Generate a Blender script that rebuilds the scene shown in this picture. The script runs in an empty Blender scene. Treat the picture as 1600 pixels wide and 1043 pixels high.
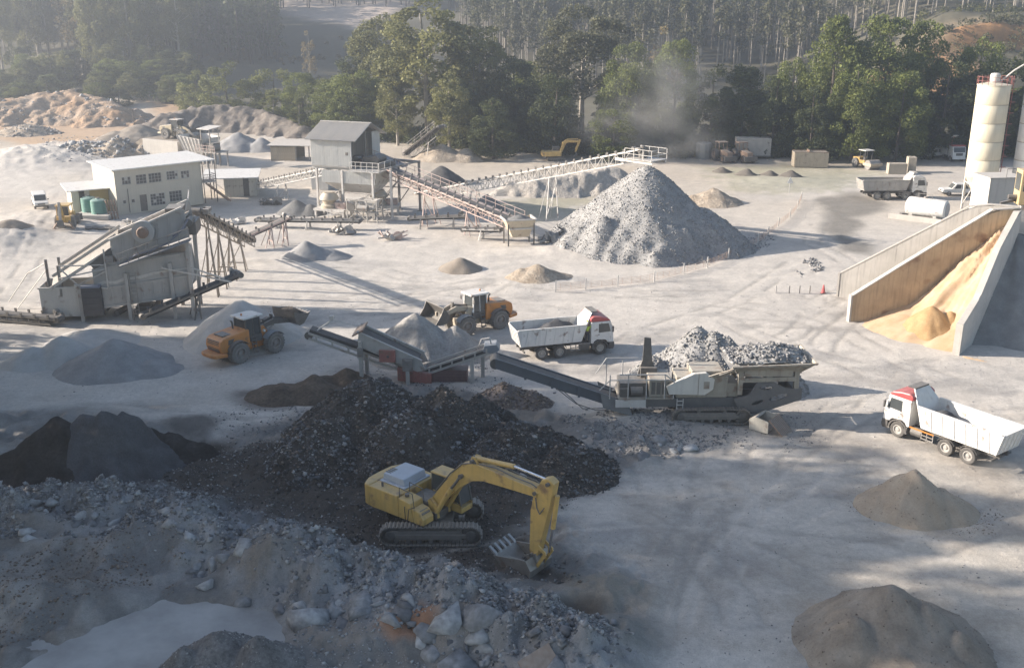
import bpy, bmesh, math, random
import numpy as np
from mathutils import Vector, Matrix, Euler
random.seed(7); RS = np.random.RandomState(11)
S = bpy.context.scene; COL = S.collection
R = math.radians
# ---------------------------------------------------------------- camera, sky, sun, exposure
F, H, PITCH = 1600.0, 27.0, R(18.2)          # focal length in photo pixels, drone height, tilt
cam = bpy.data.cameras.new('camera'); cam_o = bpy.data.objects.new('camera', cam); COL.objects.link(cam_o)
cam.sensor_width = 36; cam.lens = 36*F/1600; cam.clip_start = .5; cam.clip_end = 3000
cam_o.location = (0, 0, H); cam_o.rotation_euler = (R(90)-PITCH, 0, 0); S.camera = cam_o
SUN_EL, SUN_AZ = R(22), R(-85)               # azimuth clockwise from +Y
W = bpy.data.worlds.new('World'); S.world = W; W.use_nodes = True
_nt = W.node_tree; _bg = _nt.nodes['Background']; _sky = _nt.nodes.new('ShaderNodeTexSky')
_sky.sky_type = 'NISHITA'; _sky.sun_disc = False; _sky.sun_elevation = SUN_EL; _sky.sun_rotation = SUN_AZ
_sky.air_density = 1.0; _sky.dust_density = 1.2
_nt.links.new(_sky.outputs[0], _bg.inputs[0]); _bg.inputs[1].default_value = .084
sun = bpy.data.lights.new('sun', 'SUN'); sun.energy = 5.0; sun.angle = R(.55); sun.color = (1, .905, .80)
sun_o = bpy.data.objects.new('sun', sun); COL.objects.link(sun_o)
_sd = Vector((math.cos(SUN_EL)*math.sin(SUN_AZ), math.cos(SUN_EL)*math.cos(SUN_AZ), math.sin(SUN_EL)))
sun_o.rotation_euler = _sd.to_track_quat('Z', 'Y').to_euler(); sun_o.location = (-60, 20, 80)
S.view_settings.view_transform = 'Standard'; S.view_settings.look = 'None'
S.view_settings.exposure = 1.36; S.view_settings.gamma = 1; S.view_settings.use_curve_mapping = False
S.cycles.max_bounces = 6; S.cycles.diffuse_bounces = 3; S.cycles.glossy_bounces = 2
S.cycles.transmission_bounces = 3; S.cycles.transparent_max_bounces = 8; S.cycles.volume_bounces = 0
# ---------------------------------------------------------------- helpers
CP, SP = math.cos(PITCH), math.sin(PITCH)
def G(px, py, z=0.0):
    """the point at height z that the photo shows at pixel px, py"""
    u, v = (px-800)/F, (521.5-py)/F
    d = (u, CP+v*SP, -SP+v*CP); t = (z-H)/d[2]
    return (d[0]*t, d[1]*t, z)
def AT(px, py, Y):
    """the point at distance Y that the photo shows at pixel px, py"""
    u, v = (px-800)/F, (521.5-py)/F
    d = (u, CP+v*SP, -SP+v*CP); t = Y/d[1]
    return (d[0]*t, Y, H+d[2]*t)
def hash2(ix, iy, s):
    h = (ix.astype(np.int64)*374761393 + iy.astype(np.int64)*668265263 + s*974711) & 0x7fffffff
    h = ((h ^ (h >> 13))*1274126177) & 0x7fffffff
    return ((h ^ (h >> 16)) & 0xffff)/65535.0
def vnoise(x, y, s=0):
    x = np.asarray(x, float); y = np.asarray(y, float)
    ix, iy = np.floor(x), np.floor(y); fx, fy = x-ix, y-iy
    fx = fx*fx*(3-2*fx); fy = fy*fy*(3-2*fy)
    a, b = hash2(ix, iy, s), hash2(ix+1, iy, s); c, d = hash2(ix, iy+1, s), hash2(ix+1, iy+1, s)
    return (a*(1-fx)+b*fx)*(1-fy) + (c*(1-fx)+d*fx)*fy
def fbm(x, y, o=4, s=0):
    r = 0; a = .5; t = 0
    for i in range(o):
        r = r + a*vnoise(np.asarray(x)*2**i + 17.3*i, np.asarray(y)*2**i - 9.1*i, s+i); t += a; a *= .55
    return r/t
def sstep(a, b, x):
    t = np.clip((np.asarray(x, float)-a)/(b-a), 0, 1); return t*t*(3-2*t)
def seg_dist(x, y, pts):
    d = np.full(np.shape(x), 1e9)
    for (x0, y0), (x1, y1) in zip(pts[:-1], pts[1:]):
        dx, dy = x1-x0, y1-y0
        t = np.clip(((x-x0)*dx+(y-y0)*dy)/(dx*dx+dy*dy+1e-9), 0, 1)
        d = np.minimum(d, np.hypot(x-x0-t*dx, y-y0-t*dy))
    return d
def poly_sd(x, y, pts):
    """signed distance, negative inside"""
    d = seg_dist(x, y, list(pts)+[pts[0]]); ins = np.zeros(np.shape(x), bool)
    n = len(pts)
    for i in range(n):
        (x0, y0), (x1, y1) = pts[i], pts[(i+1) % n]
        if y0 == y1: continue
        ins ^= ((y0 > y) != (y1 > y)) & (x < (x1-x0)*(y-y0)/(y1-y0)+x0)
    return np.where(ins, -d, d)
def GP(*pp): return [G(a, b)[:2] for a, b in pp]

# ---- materials
def nodes(m): return m.node_tree.nodes, m.node_tree.links
DUST = (.47, .425, .37)
MATS = {}
def mat(name, col, rough=.6, metal=0., var=.18, scale=1.6, dust=.25, bump=0., streak=0., rust=0.):
    if name in MATS: return MATS[name]
    m = bpy.data.materials.new(name); m.use_nodes = True; N, L = nodes(m); MATS[name] = m
    b = N['Principled BSDF']; b.inputs['Roughness'].default_value = rough; b.inputs['Metallic'].default_value = metal
    tc = N.new('ShaderNodeTexCoord'); n1 = N.new('ShaderNodeTexNoise'); n1.inputs['Scale'].default_value = scale
    n1.inputs['Detail'].default_value = 6; n1.inputs['Roughness'].default_value = .65
    L.new(tc.outputs['Object'], n1.inputs['Vector'])
    mx = N.new('ShaderNodeMix'); mx.data_type = 'RGBA'
    mr = N.new('ShaderNodeMapRange'); mr.inputs[1].default_value = .3; mr.inputs[2].default_value = .7
    L.new(n1.outputs['Fac'], mr.inputs[0]); L.new(mr.outputs[0], mx.inputs[0])
    mx.inputs[6].default_value = (*[c*(1-var) for c in col], 1); mx.inputs[7].default_value = (*[min(1, c*(1+var)) for c in col], 1)
    out = mx.outputs[2]
    def over(fac, colr, src):
        q = N.new('ShaderNodeMix'); q.data_type = 'RGBA'; L.new(fac, q.inputs[0]); L.new(src, q.inputs[6])
        q.inputs[7].default_value = (*colr, 1); return q.outputs[2]
    def mth(op, a, bb):
        q = N.new('ShaderNodeMath'); q.operation = op; q.use_clamp = True
        for i, v in enumerate((a, bb)):
            if isinstance(v, (int, float)): q.inputs[i].default_value = v
            else: L.new(v, q.inputs[i])
        return q.outputs[0]
    if rust:
        n3 = N.new('ShaderNodeTexNoise'); n3.inputs['Scale'].default_value = scale*1.7; n3.inputs['Detail'].default_value = 8
        L.new(tc.outputs['Object'], n3.inputs['Vector'])
        r3 = N.new('ShaderNodeMapRange'); r3.inputs[1].default_value = .62-.2*rust; r3.inputs[2].default_value = .72-.1*rust
        L.new(n3.outputs['Fac'], r3.inputs[0]); out = over(mth('MULTIPLY', r3.outputs[0], .8), (.16, .075, .04), out)
    if streak:
        mp = N.new('ShaderNodeMapping'); mp.inputs['Scale'].default_value = (3.2, 3.2, .22); L.new(tc.outputs['Object'], mp.inputs[0])
        n4 = N.new('ShaderNodeTexNoise'); n4.inputs['Scale'].default_value = 1.4; n4.inputs['Detail'].default_value = 5; L.new(mp.outputs[0], n4.inputs['Vector'])
        r4 = N.new('ShaderNodeMapRange'); r4.inputs[1].default_value = .5; r4.inputs[2].default_value = .75
        L.new(n4.outputs['Fac'], r4.inputs[0]); out = over(mth('MULTIPLY', r4.outputs[0], streak), [c*.45 for c in col], out)
    if dust:
        ge = N.new('ShaderNodeNewGeometry'); sx = N.new('ShaderNodeSeparateXYZ'); L.new(ge.outputs['Normal'], sx.inputs[0])
        n2 = N.new('ShaderNodeTexNoise'); n2.inputs['Scale'].default_value = scale*2.3; n2.inputs['Detail'].default_value = 7
        L.new(tc.outputs['Object'], n2.inputs['Vector'])
        up = mth('MULTIPLY', sx.outputs['Z'], dust*1.1)
        f = mth('MULTIPLY', mth('ADD', up, dust*.75), mth('ADD', n2.outputs['Fac'], .25))
        out = over(f, DUST, out)
    L.new(out, b.inputs['Base Color'])
    if bump:
        bp = N.new('ShaderNodeBump'); bp.inputs['Strength'].default_value = bump; bp.inputs['Distance'].default_value = .05
        n5 = N.new('ShaderNodeTexNoise'); n5.inputs['Scale'].default_value = scale*4; n5.inputs['Detail'].default_value = 8
        L.new(tc.outputs['Object'], n5.inputs['Vector']); L.new(n5.outputs['Fac'], bp.inputs['Height']); L.new(bp.outputs[0], b.inputs['Normal'])
    return m
def earth(name, a, b, rough=.95, scale=.9, fine=9., bump=.6, bdist=.06, speck=.25, pale=None):
    """loose earth, gravel or sand: two tones, fine speckle, relief"""
    if name in MATS: return MATS[name]
    m = bpy.data.materials.new(name); m.use_nodes = True; N, L = nodes(m); MATS[name] = m
    p = N['Principled BSDF']; p.inputs['Roughness'].default_value = rough; p.inputs['Specular IOR Level'].default_value = .15
    ge = N.new('ShaderNodeNewGeometry')
    def noise(sc, det=8, r=.6):
        n = N.new('ShaderNodeTexNoise'); n.inputs['Scale'].default_value = sc; n.inputs['Detail'].default_value = det
        n.inputs['Roughness'].default_value = r; L.new(ge.outputs['Position'], n.inputs['Vector']); return n.outputs['Fac']
    mr = N.new('ShaderNodeMapRange'); mr.inputs[1].default_value = .35; mr.inputs[2].default_value = .68; L.new(noise(scale), mr.inputs[0])
    mx = N.new('ShaderNodeMix'); mx.data_type = 'RGBA'; L.new(mr.outputs[0], mx.inputs[0])
    mx.inputs[6].default_value = (*a, 1); mx.inputs[7].default_value = (*b, 1); out = mx.outputs[2]
    if pale:
        n3 = noise(fine*.35, 6, .7); r3 = N.new('ShaderNodeMapRange'); r3.inputs[1].default_value = .56; r3.inputs[2].default_value = .68
        L.new(n3, r3.inputs[0]); q = N.new('ShaderNodeMix'); q.data_type = 'RGBA'; L.new(r3.outputs[0], q.inputs[0]); L.new(out, q.inputs[6])
        q.inputs[7].default_value = (*pale, 1); out = q.outputs[2]
    n2 = noise(fine, 4, .7); r2 = N.new('ShaderNodeMapRange'); r2.inputs[1].default_value = .3; r2.inputs[2].default_value = .7
    r2.inputs[3].default_value = 1-speck; r2.inputs[4].default_value = 1+speck; L.new(n2, r2.inputs[0])
    vm = N.new('ShaderNodeVectorMath'); vm.operation = 'SCALE'; L.new(out, vm.inputs[0]); L.new(r2.outputs[0], vm.inputs['Scale'])
    L.new(vm.outputs[0], p.inputs['Base Color'])
    bp = N.new('ShaderNodeBump'); bp.inputs['Strength'].default_value = bump; bp.inputs['Distance'].default_value = bdist
    ad = N.new('ShaderNodeMath'); ad.operation = 'ADD'; L.new(noise(fine*.45, 8, .7), ad.inputs[0]); L.new(n2, ad.inputs[1])
    L.new(ad.outputs[0], bp.inputs['Height']); L.new(bp.outputs[0], p.inputs['Normal'])
    return m
def stone_mat(name, lo, hi, rough=.9, tilt=(1, 1, 1)):
    """broken stones: each stone of the mesh has its own tone"""
    if name in MATS: return MATS[name]
    m = bpy.data.materials.new(name); m.use_nodes = True; N, L = nodes(m); MATS[name] = m
    p = N['Principled BSDF']; p.inputs['Roughness'].default_value = rough; p.inputs['Specular IOR Level'].default_value = .2
    ge = N.new('ShaderNodeNewGeometry'); oi = N.new('ShaderNodeObjectInfo')
    ad = N.new('ShaderNodeMath'); ad.operation = 'ADD'; L.new(ge.outputs['Random Per Island'], ad.inputs[0]); L.new(oi.outputs['Random'], ad.inputs[1])
    fr = N.new('ShaderNodeMath'); fr.operation = 'FRACT'; L.new(ad.outputs[0], fr.inputs[0])
    rp = N.new('ShaderNodeValToRGB'); e = rp.color_ramp.elements
    e[0].color = (*lo, 1); e[1].color = (*hi, 1); k = e.new(.55); k.color = (*[(a*.6+b*.4)*t for a, b, t in zip(lo, hi, tilt)], 1)
    L.new(fr.outputs[0], rp.inputs[0])
    n = N.new('ShaderNodeTexNoise'); n.inputs['Scale'].default_value = 3.5; n.inputs['Detail'].default_value = 8; L.new(ge.outputs['Position'], n.inputs['Vector'])
    r2 = N.new('ShaderNodeMapRange'); r2.inputs[1].default_value = .3; r2.inputs[2].default_value = .7; r2.inputs[3].default_value = .72; r2.inputs[4].default_value = 1.25
    L.new(n.outputs['Fac'], r2.inputs[0])
    vm = N.new('ShaderNodeVectorMath'); vm.operation = 'SCALE'; L.new(rp.outputs[0], vm.inputs[0]); L.new(r2.outputs[0], vm.inputs['Scale'])
    L.new(vm.outputs[0], p.inputs['Base Color'])
    bp = N.new('ShaderNodeBump'); bp.inputs['Strength'].default_value = .5; bp.inputs['Distance'].default_value = .04
    n2 = N.new('ShaderNodeTexNoise'); n2.inputs['Scale'].default_value = 9; n2.inputs['Detail'].default_value = 8; L.new(ge.outputs['Position'], n2.inputs['Vector'])
    L.new(n2.outputs['Fac'], bp.inputs['Height']); L.new(bp.outputs[0], p.inputs['Normal'])
    return m
def leaf_mat(name, col, var=.45):
    if name in MATS: return MATS[name]
    m = bpy.data.materials.new(name); m.use_nodes = True; N, L = nodes(m); MATS[name] = m
    p = N['Principled BSDF']; p.inputs['Roughness'].default_value = .65; p.inputs['Specular IOR Level'].default_value = .25
    ge = N.new('ShaderNodeNewGeometry'); oi = N.new('ShaderNodeObjectInfo')
    at = N.new('ShaderNodeAttribute'); at.attribute_name = 'clump'
    a1 = N.new('ShaderNodeMath'); a1.operation = 'MULTIPLY_ADD'; L.new(ge.outputs['Random Per Island'], a1.inputs[0]); a1.inputs[1].default_value = .5
    L.new(at.outputs['Fac'], a1.inputs[2])
    a2 = N.new('ShaderNodeMath'); a2.operation = 'MULTIPLY_ADD'; L.new(oi.outputs['Random'], a2.inputs[0]); a2.inputs[1].default_value = .5; L.new(a1.outputs[0], a2.inputs[2])
    mr = N.new('ShaderNodeMapRange'); mr.inputs[1].default_value = .2; mr.inputs[2].default_value = 1.8; L.new(a2.outputs[0], mr.inputs[0])
    mx = N.new('ShaderNodeMix'); mx.data_type = 'RGBA'; L.new(mr.outputs[0], mx.inputs[0])
    mx.inputs[6].default_value = (*[c*(1-var) for c in col], 1)
    mx.inputs[7].default_value = (col[0]*(1+var)*1.1, col[1]*(1+var), col[2]*(1+var)*.8, 1)
    L.new(mx.outputs[2], p.inputs['Base Color'])
    tr = N.new('ShaderNodeBsdfTranslucent'); L.new(mx.outputs[2], tr.inputs[0]); ms = N.new('ShaderNodeMixShader'); ms.inputs[0].default_value = .38
    L.new(p.outputs[0], ms.inputs[1]); L.new(tr.outputs[0], ms.inputs[2]); L.new(ms.outputs[0], N['Material Output'].inputs[0])
    return m
def glass_mat():
    if 'dark_glass' in MATS: return MATS['dark_glass']
    m = mat('dark_glass', (.035, .045, .05), .12, 0, .1, 1, .12); m.node_tree.nodes['Principled BSDF'].inputs['Specular IOR Level'].default_value = .6
    return m

# ---- things
def tag(o, label=None, cat=None, group=None, kind=None):
    if label: o['label'] = label
    if cat: o['category'] = cat
    if group: o['group'] = group
    if kind: o['kind'] = kind
    return o
def thing(name, label, cat, loc=(0, 0, 0), rz=0., group=None):
    o = bpy.data.objects.new(name, None); COL.objects.link(o); o.location = loc; o.rotation_euler = (0, 0, rz)
    o.empty_display_size = .5
    return tag(o, label, cat, group)
def link_mesh(name, me, parent=None):
    o = bpy.data.objects.new(name, me); COL.objects.link(o)
    if parent: o.parent = parent
    return o
def np_mesh(name, v, f, m=None, smooth=False):
    """v (n,3), f (k,3 or 4) arrays"""
    v = np.asarray(v, np.float32); f = np.asarray(f, np.int32); k = f.shape[1]
    me = bpy.data.meshes.new(name); me.vertices.add(len(v)); me.vertices.foreach_set('co', v.ravel())
    me.loops.add(f.size); me.loops.foreach_set('vertex_index', f.ravel())
    me.polygons.add(len(f)); me.polygons.foreach_set('loop_start', np.arange(0, f.size, k, dtype=np.int32))
    if smooth: me.polygons.foreach_set('use_smooth', np.ones(len(f), bool))
    me.update(calc_edges=True)
    if m: me.materials.append(m)
    return me
def children_of(o): return [c for c in list(o.children)]
def copy_tree(o, parent=None):
    c = o.copy(); COL.objects.link(c)
    if parent: c.parent = parent
    for ch in children_of(o): copy_tree(ch, c)
    return c
class B:
    """collects simple solids into one mesh"""
    def __init__(s): s.v = []; s.f = []
    def add(s, vs, fs):
        n = len(s.v); s.v += [tuple(p) for p in vs]; s.f += [tuple(i+n for i in q) for q in fs]; return s
    def box(s, c, d, rot=None):
        x, y, z = d[0]/2, d[1]/2, d[2]/2
        vs = [Vector(p) for p in ((-x,-y,-z),(x,-y,-z),(x,y,-z),(-x,y,-z),(-x,-y,z),(x,-y,z),(x,y,z),(-x,y,z))]
        if rot: e = Euler(rot).to_matrix(); vs = [e @ p for p in vs]
        return s.add([p+Vector(c) for p in vs], [(0,3,2,1),(4,5,6,7),(0,1,5,4),(1,2,6,5),(2,3,7,6),(3,0,4,7)])
    def bx(s, x0, x1, y0, y1, z0, z1): return s.box(((x0+x1)/2, (y0+y1)/2, (z0+z1)/2), (abs(x1-x0), abs(y1-y0), abs(z1-z0)))
    def beam(s, p, q, w, h=None):
        p, q = Vector(p), Vector(q); h = h or w; d = q-p; l = d.length
        if l < 1e-5: return s
        x = d/l; up = Vector((0, 0, 1)) if abs(x.z) < .99 else Vector((0, 1, 0))
        y = up.cross(x).normalized(); z = x.cross(y); vs = []
        for e in (p, q):
            for a, b in ((-1,-1),(1,-1),(1,1),(-1,1)): vs.append(e+y*a*w/2+z*b*h/2)
        return s.add(vs, [(0,3,2,1),(4,5,6,7),(0,1,5,4),(1,2,6,5),(2,3,7,6),(3,0,4,7)])
    def tube(s, p, q, r, n=8, r2=None):
        p, q = Vector(p), Vector(q); r2 = r if r2 is None else r2; d = q-p
        if d.length < 1e-5: return s
        x = d.normalized(); up = Vector((0, 0, 1)) if abs(x.z) < .95 else Vector((0, 1, 0))
        y = up.cross(x).normalized(); z = x.cross(y); vs = []
        for e, rr in ((p, r), (q, r2)):
            for i in range(n):
                a = 2*math.pi*i/n; vs.append(e+(y*math.cos(a)+z*math.sin(a))*rr)
        fs = [(i, (i+1) % n, n+(i+1) % n, n+i) for i in range(n)]
        return s.add(vs, fs+[tuple(range(n-1, -1, -1)), tuple(range(n, 2*n))])
    def path(s, pts, r, n=6):
        for a, b in zip(pts[:-1], pts[1:]): s.tube(a, b, r, n)
        return s
    def prism(s, pts, ax, a, b):
        """extrude a 2D outline: ax 'y' takes (x,z), 'x' takes (y,z), 'z' takes (x,y)"""
        def m(p, t): return {'y': (p[0], t, p[1]), 'x': (t, p[0], p[1]), 'z': (p[0], p[1], t)}[ax]
        n = len(pts); vs = [m(p, a) for p in pts]+[m(p, b) for p in pts]
        return s.add(vs, [tuple(range(n)), tuple(range(2*n-1, n-1, -1))]+[((i+1) % n, i, n+i, n+(i+1) % n) for i in range(n)])
    def lathe(s, prof, o=(0, 0, 0), ax='z', n=16, caps=True):
        vs = []; o = Vector(o); k = len(prof)
        for r, t in prof:
            for i in range(n):
                a = 2*math.pi*i/n; c, d = r*math.cos(a), r*math.sin(a)
                vs.append(o+Vector({'z': (c, d, t), 'y': (d, t, c), 'x': (t, c, d)}[ax]))
        fs = [(j*n+i, j*n+(i+1) % n, (j+1)*n+(i+1) % n, (j+1)*n+i) for j in range(k-1) for i in range(n)]
        return s.add(vs, fs+([tuple(range(n-1, -1, -1)), tuple(range((k-1)*n, k*n))] if caps else []))
    def sheet(s, p, q, r_, t, th):
        """slab with corners p,q,r,t and thickness th"""
        p, q, r_, t = map(Vector, (p, q, r_, t)); n = (q-p).cross(t-p).normalized()*th
        return s.add([p, q, r_, t, p-n, q-n, r_-n, t-n], [(0,1,2,3),(7,6,5,4),(1,0,4,5),(2,1,5,6),(3,2,6,7),(0,3,7,4)])
    def build(s, name, m, parent=None, bevel=0., smooth=False, label=None, loc=None, kind=None):
        me = bpy.data.meshes.new(name); me.from_pydata(s.v, [], s.f)
        bm = bmesh.new(); bm.from_mesh(me); bmesh.ops.recalc_face_normals(bm, faces=bm.faces); bm.to_mesh(me); bm.free()
        if smooth:
            me.polygons.foreach_set('use_smooth', np.ones(len(me.polygons), bool))
            me.set_sharp_from_angle(angle=R(40))
        me.materials.append(m); o = link_mesh(name, me, parent)
        if loc: o.location = loc
        if bevel:
            md = o.modifiers.new('bevel', 'BEVEL'); md.width = bevel; md.segments = 2; md.limit_method = 'ANGLE'; md.angle_limit = R(35)
        if label: o['label'] = label
        if kind: o['kind'] = kind
        return o
def build_each(b, name, m, parent=None, bevel=0.):
    """every separate solid of b as a part of its own"""
    par = list(range(len(b.v)))
    def find(i):
        while par[i] != i: par[i] = par[par[i]]; i = par[i]
        return i
    for f in b.f:
        for q in f[1:]: par[find(q)] = find(f[0])
    gr = {}
    for f in b.f: gr.setdefault(find(f[0]), []).append(f)
    for fs in gr.values():
        ids = sorted({i for f in fs for i in f}); k = {i: n for n, i in enumerate(ids)}; c = B()
        c.add([b.v[i] for i in ids], [tuple(k[i] for i in f) for f in fs]); c.build(name, m, parent, bevel)
# ================================================================ THE GROUND
BANK = GP((-60, 812), (60, 800), (170, 795), (262, 812), (330, 842), (420, 872), (500, 905), (590, 930), (700, 960), (790, 985), (850, 1010), (905, 1060))
POND = GP((10, 1080), (45, 1036), (120, 1000), (185, 965), (250, 944), (325, 936), (380, 950), (415, 962), (430, 990), (440, 1080))
DARK = GP((95, 770), (190, 742), (300, 700), (390, 690), (480, 680), (640, 720), (800, 740), (900, 760), (880, 800), (800, 830), (900, 900), (915, 925), (760, 920), (640, 905), (500, 890), (400, 850), (300, 820), (200, 790))
GRIT = GP((-40, 640), (120, 640), (240, 660), (330, 690), (420, 660), (560, 600), (720, 600), (900, 650), (1080, 690), (1060, 720), (900, 790), (960, 860), (1030, 900), (1030, 1080), (-60, 1080))
TRACKS = [GP((1600, 880), (1400, 850), (1200, 800), (1000, 740)), GP((1590, 800), (1450, 760), (1300, 690), (1150, 690)),
          GP((1010, 1040), (1040, 900), (1110, 790), (1250, 700), (1360, 640), (1420, 560)), GP((1100, 1040), (1130, 900), (1190, 800), (1300, 710)),
          GP((900, 590), (1000, 520), (1150, 470), (1260, 400), (1290, 330)), GP((500, 470), (760, 440), (1000, 460), (1200, 480), (1320, 520)),
          GP((0, 420), (60, 330), (110, 270), (160, 215), (200, 165)), GP((10, 470), (90, 345), (130, 290), (180, 220)),
          GP((640, 245), (800, 235), (1000, 280), (1300, 300)), GP((1240, 262), (1340, 275), (1450, 265), (1560, 250)), GP((1500, 560), (1380, 600), (1250, 640))]
WET = GP((1280, 312), (1340, 300), (1400, 318), (1335, 340), (1330, 372), (1375, 385), (1360, 398), (1310, 395), (1290, 360), (1300, 335))
GREEN = GP((1090, 262), (1240, 256), (1400, 268), (1300, 302), (1150, 300))
GREENB = GP((770, 318), (900, 300), (960, 308), (880, 342), (790, 348))
CLAY = GP((-40, 215), (-20, 160), (80, 150), (200, 180), (420, 190), (420, 165), (200, 150), (260, 215), (120, 245))
def ledge(x, y):
    """broken steps of rock: a slope cut into ragged terraces"""
    t = fbm(x/2.4+.35*y, y/1.7-.2*x, 4, 37)*5.5; k = np.floor(t); return (k+np.clip((t-k)*3.2-1.1, 0, 1))/2.75
def rut_profile(x, y, pts, k):
    """two wheel marks along a line, fading at both ends and broken up"""
    xs_ = [p[0] for p in pts]; ys_ = [p[1] for p in pts]; inb = (x > min(xs_)-2) & (x < max(xs_)+2) & (y > min(ys_)-2) & (y < max(ys_)+2)
    if not np.any(inb): return np.zeros(np.shape(x))
    if not np.all(inb): o_ = np.zeros(np.shape(x)); o_[inb] = rut_profile(x[inb], y[inb], pts, k); return o_
    best = np.full(np.shape(x), 1e9); along = np.zeros(np.shape(x)); acc = 0.; tot = sum(math.dist(p, q) for p, q in zip(pts[:-1], pts[1:]))
    for (x0, y0), (x1, y1) in zip(pts[:-1], pts[1:]):
        dx, dy = x1-x0, y1-y0; l = math.hypot(dx, dy); t = ((x-x0)*dx+(y-y0)*dy)/(l*l); tc = np.clip(t, 0, 1)
        d = np.hypot(x-x0-tc*dx, y-y0-tc*dy); m = d < best; best = np.where(m, d, best); along = np.where(m, acc+t*l, along); acc += l
    fade = sstep(-.5, 4, along)*sstep(tot+.5, tot-4, along)
    return np.exp(-((best-.95)/.24)**2)*fade*sstep(.36, .55, fbm(x/3.5, y/3.5, 3, k+3))
_rt = random.Random(31)
def _wander(px, py, heading, n):
    x, y, _ = G(px, py); out = [(x, y)]; a = heading
    for _i in range(n): a += _rt.gauss(0, .22); x += 5*math.cos(a); y += 5*math.sin(a); out.append((x, y))
    return out
for _px, _py, _h in ((980, 1020, 65), (1060, 1030, 60), (1180, 1040, 75), (1240, 900, 120), (1120, 860, 35), (1330, 880, 15), (1010, 820, 25), (1260, 760, 160), (1180, 760, 50), (1500, 1000, 130), (1020, 470, 10), (880, 460, -8), (700, 440, 170), (560, 450, 5), (1280, 560, 80),
        (1400, 600, 100), (940, 700, 30), (1000, 760, 50), (1090, 930, 95), (1160, 820, 140), (1250, 840, 20), (1350, 700, 170), (1440, 860, 160), (1550, 900, 140), (1290, 660, 10), (1480, 660, 30), (1120, 500, -10), (1240, 520, 30), (830, 450, 15), (620, 460, -5), (520, 430, 5), (1040, 440, 20), (1380, 480, 120), (1180, 540, 25), (1450, 470, 160), (60, 640, 5), (200, 640, -5), (330, 620, 20), (40, 580, 10), (420, 520, 40), (960, 610, 10), (1260, 480, 60), (1340, 420, 95), (600, 410, 0), (420, 440, -20), (20, 440, 70), (70, 400, 80), (560, 500, 20), (1560, 620, 150), (1200, 640, 5)):
    TRACKS.append(_wander(_px, _py, R(_h), 4))
def zhill(x, y):
    L = .126*np.maximum(0, y-272) + .06*np.maximum(0, y-440)
    Rr = 14*sstep(222, 256, y) + 6*sstep(258, 263, y-.12*(x-120)) + .115*np.maximum(0, y-264)
    t = sstep(58, 112, x-.18*(y-230))
    return L*(1-t) + Rr*t
MOUNDS = []          # low rises and hollows that belong to the ground: x, y, rx, ry, height
def mound(px, py, rx, ry, h): g = G(px, py); MOUNDS.append((g[0], g[1], rx, ry, h))
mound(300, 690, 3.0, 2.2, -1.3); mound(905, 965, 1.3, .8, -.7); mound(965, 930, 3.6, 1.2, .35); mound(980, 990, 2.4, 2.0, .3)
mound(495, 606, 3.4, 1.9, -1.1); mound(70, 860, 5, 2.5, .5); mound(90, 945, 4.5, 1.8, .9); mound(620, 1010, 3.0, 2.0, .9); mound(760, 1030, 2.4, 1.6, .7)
mound(240, 860, 3, 1.6, .8); mound(440, 905, 2.6, 1.2, .5); mound(345, 1030, 3.4, 2.2, .75); mound(60, 250, 14, 12, 2.2); mound(140, 235, 10, 8, 1.4); mound(60, 345, 10, 8, .6)
mound(470, 415, 6, 3, .3); mound(900, 395, 7, 4, .7); mound(840, 440, 6, 2.6, .5); mound(-10, 380, 6, 9, 1.4); mound(1230, 285, 10, 5, .5); mound(1010, 660, 4, 2.2, .6); mound(110, 480, 5, 3, .5)
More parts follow.
